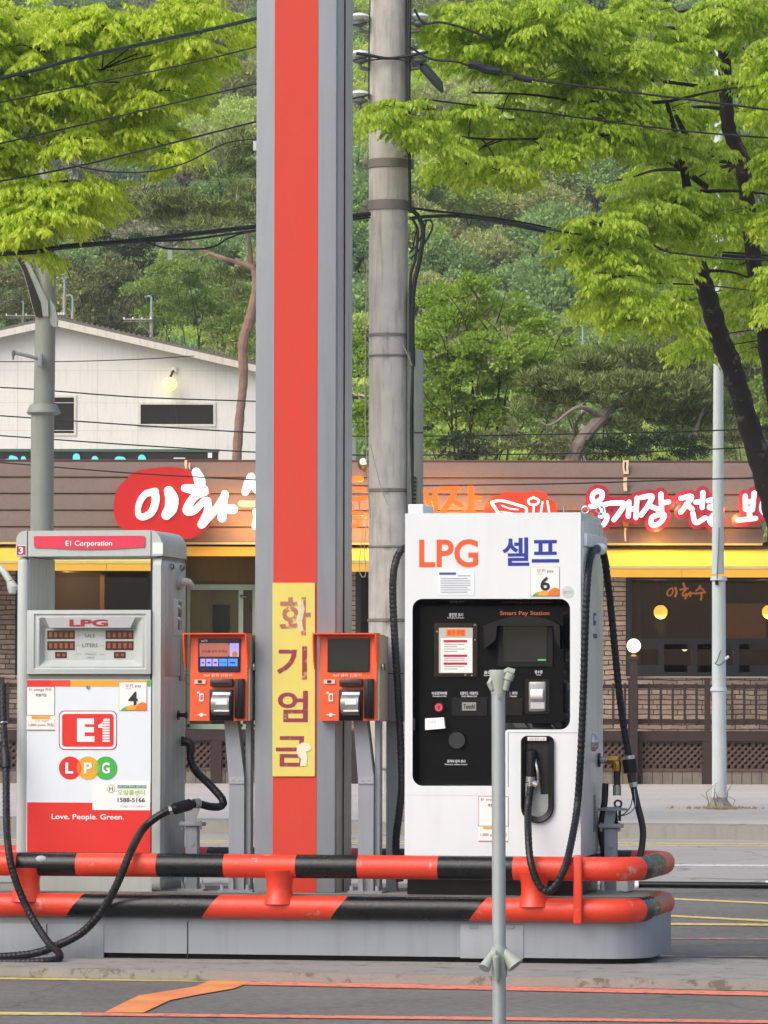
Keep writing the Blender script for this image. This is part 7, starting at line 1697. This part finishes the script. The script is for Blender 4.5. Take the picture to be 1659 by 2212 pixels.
for i, (x, y, rx, ry, m, lab) in enumerate(((1100, 960, 60, 36, SHRB, 'olive shrub peeping over the parapet below the maple'), (1190, 955, 50, 40, SHRB, 'pale olive shrub left of the leaning grey pine trunk'), (1370, 965, 70, 34, DARKL, 'dark evergreen shrub right of the leaning grey pine trunk'), (1470, 965, 60, 34, DARKL, 'dark evergreen shrub below the pine near the right lamp post'), (1300, 970, 40, 28, DARKL, 'small dark shrub at the foot of the leaning pine'), (1010, 965, 60, 34, DARKL, 'dark low shrub above the parapet right of the concrete pole'))):
    bush_tree('shrub', lab, 'shrub', [(x, y, rx, ry), (x - rx * 0.4, y + 24, rx * 0.6, ry), (x + rx * 0.4, y + 20, rx * 0.6, ry)], 93, gbase(x, 93), m, 0.075, 1.8, 0.5, 0.2)
bush_tree('pine_tree', 'tall red barked pine with twisted trunk just left of the striped column', 'tree',
    [(300, 455, 90, 28), (390, 445, 90, 30), (470, 460, 80, 30), (520, 480, 60, 28), (440, 500, 80, 24), (340, 490, 70, 24), (500, 330, 70, 28), (540, 310, 60, 26), (530, 380, 60, 30), (470, 390, 50, 22), (530, 610, 50, 36), (480, 615, 40, 26), (505, 655, 44, 28), (540, 430, 60, 30), (620, 400, 80, 60), (620, 540, 70, 50)],
    104, gbase(512, 104), PINE, 0.16, 3.4, 0.19, 0.8,
    trunks=([(510, 1400, 24, 102.6), (510, 1100, 23, 102.6), (512, 985, 22, 102.6), (518, 900, 20, 102.6), (526, 820, 19, 102.6), (525, 745, 23, 102.6), (540, 690, 25, 102.6), (551, 640, 19, 102.6), (552, 600, 16, 102.6), (543, 578, 13, 102.6), (510, 566, 10, 102.6), (470, 553, 8, 102.6), (420, 530, 6), (390, 500, 5)], [(552, 600, 14), (575, 520, 12), (590, 420, 10), (570, 330, 8)], [(543, 578, 12), (530, 500, 9), (470, 470, 6)]), bark=PBARK)
bush_tree('shrub', 'pale green vine covered thicket rising behind the hall roof', 'thicket', [(330, 640, 60, 50), (380, 600, 70, 46), (420, 680, 80, 60), (360, 700, 60, 50), (450, 620, 60, 50), (490, 720, 60, 70), (520, 760, 50, 60), (400, 570, 60, 30), (540, 700, 40, 60)], 134, gbase(420, 134, 0.1), VINE, 0.11, 1.7, 0.45, 0.3)
bush_tree('shrub', 'brownish olive thicket behind the ridge of the hall roof', 'thicket', [(200, 620, 60, 50), (250, 600, 60, 50), (170, 660, 60, 50), (240, 670, 70, 50), (300, 690, 50, 40), (290, 640, 50, 50), (150, 590, 40, 40)], 138, gbase(220, 138, 0.1), SHRB, 0.11, 1.7, 0.45, 0.4, twigs=30)
bush_tree('shrub', 'grey green thicket left of the big lamp pole above the hall roof', 'thicket', [(10, 630, 60, 50), (60, 600, 50, 50), (20, 690, 60, 40), (70, 680, 50, 50), (-50, 650, 60, 60)], 138, gbase(20, 138, 0.1), SHRB, 0.11, 1.6, 0.45, 0.3)
bush_tree('evergreen_tree', 'dark green rounded tree on the slope above the pale thicket', 'tree', [(260, 560, 60, 36), (310, 550, 60, 40), (300, 590, 50, 36), (230, 530, 50, 36)], 150, gbase(280, 150, 0.2), DARKL, 0.13, 1.8, 0.5)

# the wooded hillside: one mass of spring crowns
HT = [leafmat('hill_olive', (0.289, 0.330, 0.093), (0.442, 0.491, 0.161), (0.624, 0.666, 0.290), 0.35, 0.8), leafmat('hill_green', (0.184, 0.296, 0.084), (0.299, 0.455, 0.139), (0.465, 0.627, 0.236), 0.35, 0.8), leafmat('hill_fresh', (0.387, 0.520, 0.097), (0.565, 0.718, 0.156), (0.745, 0.846, 0.285), 0.4, 0.8), leafmat('hill_dark', (0.112, 0.186, 0.072), (0.198, 0.296, 0.121), (0.323, 0.442, 0.196), 0.3, 0.8), leafmat('hill_grey', (0.241, 0.242, 0.143), (0.361, 0.371, 0.210), (0.485, 0.485, 0.290), 0.3, 0.8)]
protos = []
for i in range(7):
    m = HT[[0, 1, 2, 3, 4, 1, 0][i]]
    P, A, Sd = [], [], []
    for s in range(34 if i != 4 else 26):
        d = nrm(rng.normal(size=3)); d[2] = abs(d[2]) if rng.random() < 0.75 else d[2]
        cc = d * np.array([2.0, 2.0, 1.7]) * rng.uniform(0.55, 1.0) + np.array([0, 0, 2.6]); ra = rng.uniform(0.45, 0.85)
        n = 300 if i != 4 else 170
        q = nrm(rng.normal(size=(n, 3))); q[:, 2] = np.where(q[:, 2] < -0.4, -q[:, 2], q[:, 2])
        P.append(cc + q * ra * (0.5 + 0.5 * rng.random((n, 1)))); a = nrm(q + rng.normal(0, 0.6, (n, 3)) + np.array([0, 0, 0.35])); A.append(a); Sd.append(nrm(np.cross(a, rng.normal(size=(n, 3)))))
    P = np.concatenate(P); A = np.concatenate(A); Sd = np.concatenate(Sd); n = len(P)
    o = leaf_obj('hill_tree_shape', P, A, Sd, 0.17 * rng.uniform(0.7, 1.3, n), 0.10 * rng.uniform(0.8, 1.2, n), m, (0, 0, 0))
    mb = MB(); mb.tube([(0, 0, -0.5), (0.05, 0, 1.2), (0.1, 0.05, 2.4)], [0.14, 0.11, 0.07], BARKZ, 6)
    for j in range(16 if i == 4 else 9):
        a = rnd.uniform(0, 6.28); e = Vector((1.7 * math.cos(a), 1.7 * math.sin(a), rnd.uniform(2.2, 4.4))); mb.tube([Vector((0.05, 0, 1.0)), Vector((0.4 * math.cos(a), 0.4 * math.sin(a), 2.2)), e], [0.06, 0.045, 0.012], BARKZ, 5)
    me = o.data; b2 = mb.build('hill_trunk_shape')
    # join wood into the crown mesh
    bm = bmesh.new(); bm.from_mesh(me); k0 = len(bm.faces); bm.from_mesh(b2.data); bm.faces.ensure_lookup_table()
    for f in bm.faces[k0:]: f.material_index = 1
    me.materials.append(BARKZ); bm.to_mesh(me); bm.free()
    bpy.data.objects.remove(b2); COL.objects.unlink(o); protos.append(o)
pts = []; att = []
y = 158.0
while y < 330:
    half = 0.083 * y * 1.0 + 34
    x = -half + rnd.uniform(0, 2)
    while x < half:
        xx, yy = x + rnd.uniform(-1.1, 1.1), y + rnd.uniform(-1.3, 1.3)
        fld = math.sin(xx * 0.16 + 1.3) + math.sin(yy * 0.11 + xx * 0.05) + rnd.gauss(0, 0.7)
        kind = 2 if fld > 1.0 else (0 if fld > 0.3 else (1 if fld > -0.6 else (5 if fld > -0.9 else (3 if fld > -1.5 else 4))))
        if kind == 0 and rnd.random() < 0.4: kind = 6
        pts.append((xx, yy, hill_z(xx, yy) - 0.3)); att.append((kind, rnd.uniform(0, 6.28), rnd.uniform(0.75, 1.35)))
        x += 3.3
    y += 3.4
me = bpy.data.meshes.new('woodland'); me.from_pydata(pts, [], [])
for nm, ty, idx in (('kind', 'INT', 0), ('yaw', 'FLOAT', 1), ('size', 'FLOAT', 2)):
    at = me.attributes.new(nm, ty, 'POINT'); at.data.foreach_set('value', [a[idx] for a in att])
wd = bpy.data.objects.new('woodland', me); COL.objects.link(wd); wd['kind'] = 'stuff'; tag(wd, 'mixed spring woodland covering the hillside behind the buildings', 'woodland')
ng = bpy.data.node_groups.new('woodland_scatter', 'GeometryNodeTree')
ng.interface.new_socket('Geometry', in_out='INPUT', socket_type='NodeSocketGeometry'); ng.interface.new_socket('Geometry', in_out='OUTPUT', socket_type='NodeSocketGeometry')
N = ng.nodes; L = ng.links.new
gi = N.new('NodeGroupInput'); go = N.new('NodeGroupOutput'); jn = N.new('GeometryNodeJoinGeometry')
for k, o in enumerate(protos):
    ip = N.new('GeometryNodeInstanceOnPoints'); oi = N.new('GeometryNodeObjectInfo'); oi.inputs['Object'].default_value = o; oi.inputs['As Instance'].default_value = True
    a1 = N.new('GeometryNodeInputNamedAttribute'); a1.data_type = 'INT'; a1.inputs['Name'].default_value = 'kind'
    a2 = N.new('GeometryNodeInputNamedAttribute'); a2.data_type = 'FLOAT'; a2.inputs['Name'].default_value = 'yaw'
    a3 = N.new('GeometryNodeInputNamedAttribute'); a3.data_type = 'FLOAT'; a3.inputs['Name'].default_value = 'size'
    cm = N.new('FunctionNodeCompare'); cm.data_type = 'INT'; cm.operation = 'EQUAL'
    L(a1.outputs['Attribute'], cm.inputs[2]); cm.inputs[3].default_value = k
    cx = N.new('ShaderNodeCombineXYZ'); L(a2.outputs['Attribute'], cx.inputs['Z'])
    L(gi.outputs[0], ip.inputs['Points']); L(cm.outputs[0], ip.inputs['Selection']); L(oi.outputs['Geometry'], ip.inputs['Instance']); L(cx.outputs[0], ip.inputs['Rotation']); L(a3.outputs['Attribute'], ip.inputs['Scale']); L(ip.outputs[0], jn.inputs[0])
L(jn.outputs[0], go.inputs[0])
md = wd.modifiers.new('scatter', 'NODES'); md.node_group = ng


# ------------------------------------------------------------------ spring haze
mb = MB(); mb.box(-420, 420, -70, 720, -1.0, 130, None)
me = bpy.data.meshes.new('haze'); me.from_pydata(mb.v, [], mb.f)
hz_ = bpy.data.objects.new('haze', me); COL.objects.link(hz_); hz_['kind'] = 'stuff'; tag(hz_, 'thin pale spring haze filling the air over the whole scene', 'haze')
hm = bpy.data.materials.new('haze_air'); hm.use_nodes = True; hn = hm.node_tree
hn.nodes.remove(hn.nodes['Principled BSDF']); pv = hn.nodes.new('ShaderNodeVolumePrincipled')
pv.inputs['Color'].default_value = (0.93, 0.96, 1.0, 1); pv.inputs['Density'].default_value = 0.0004; pv.inputs['Anisotropy'].default_value = 0.2
hn.links.new(pv.outputs[0], hn.nodes['Material Output'].inputs['Volume']); me.materials.append(hm)
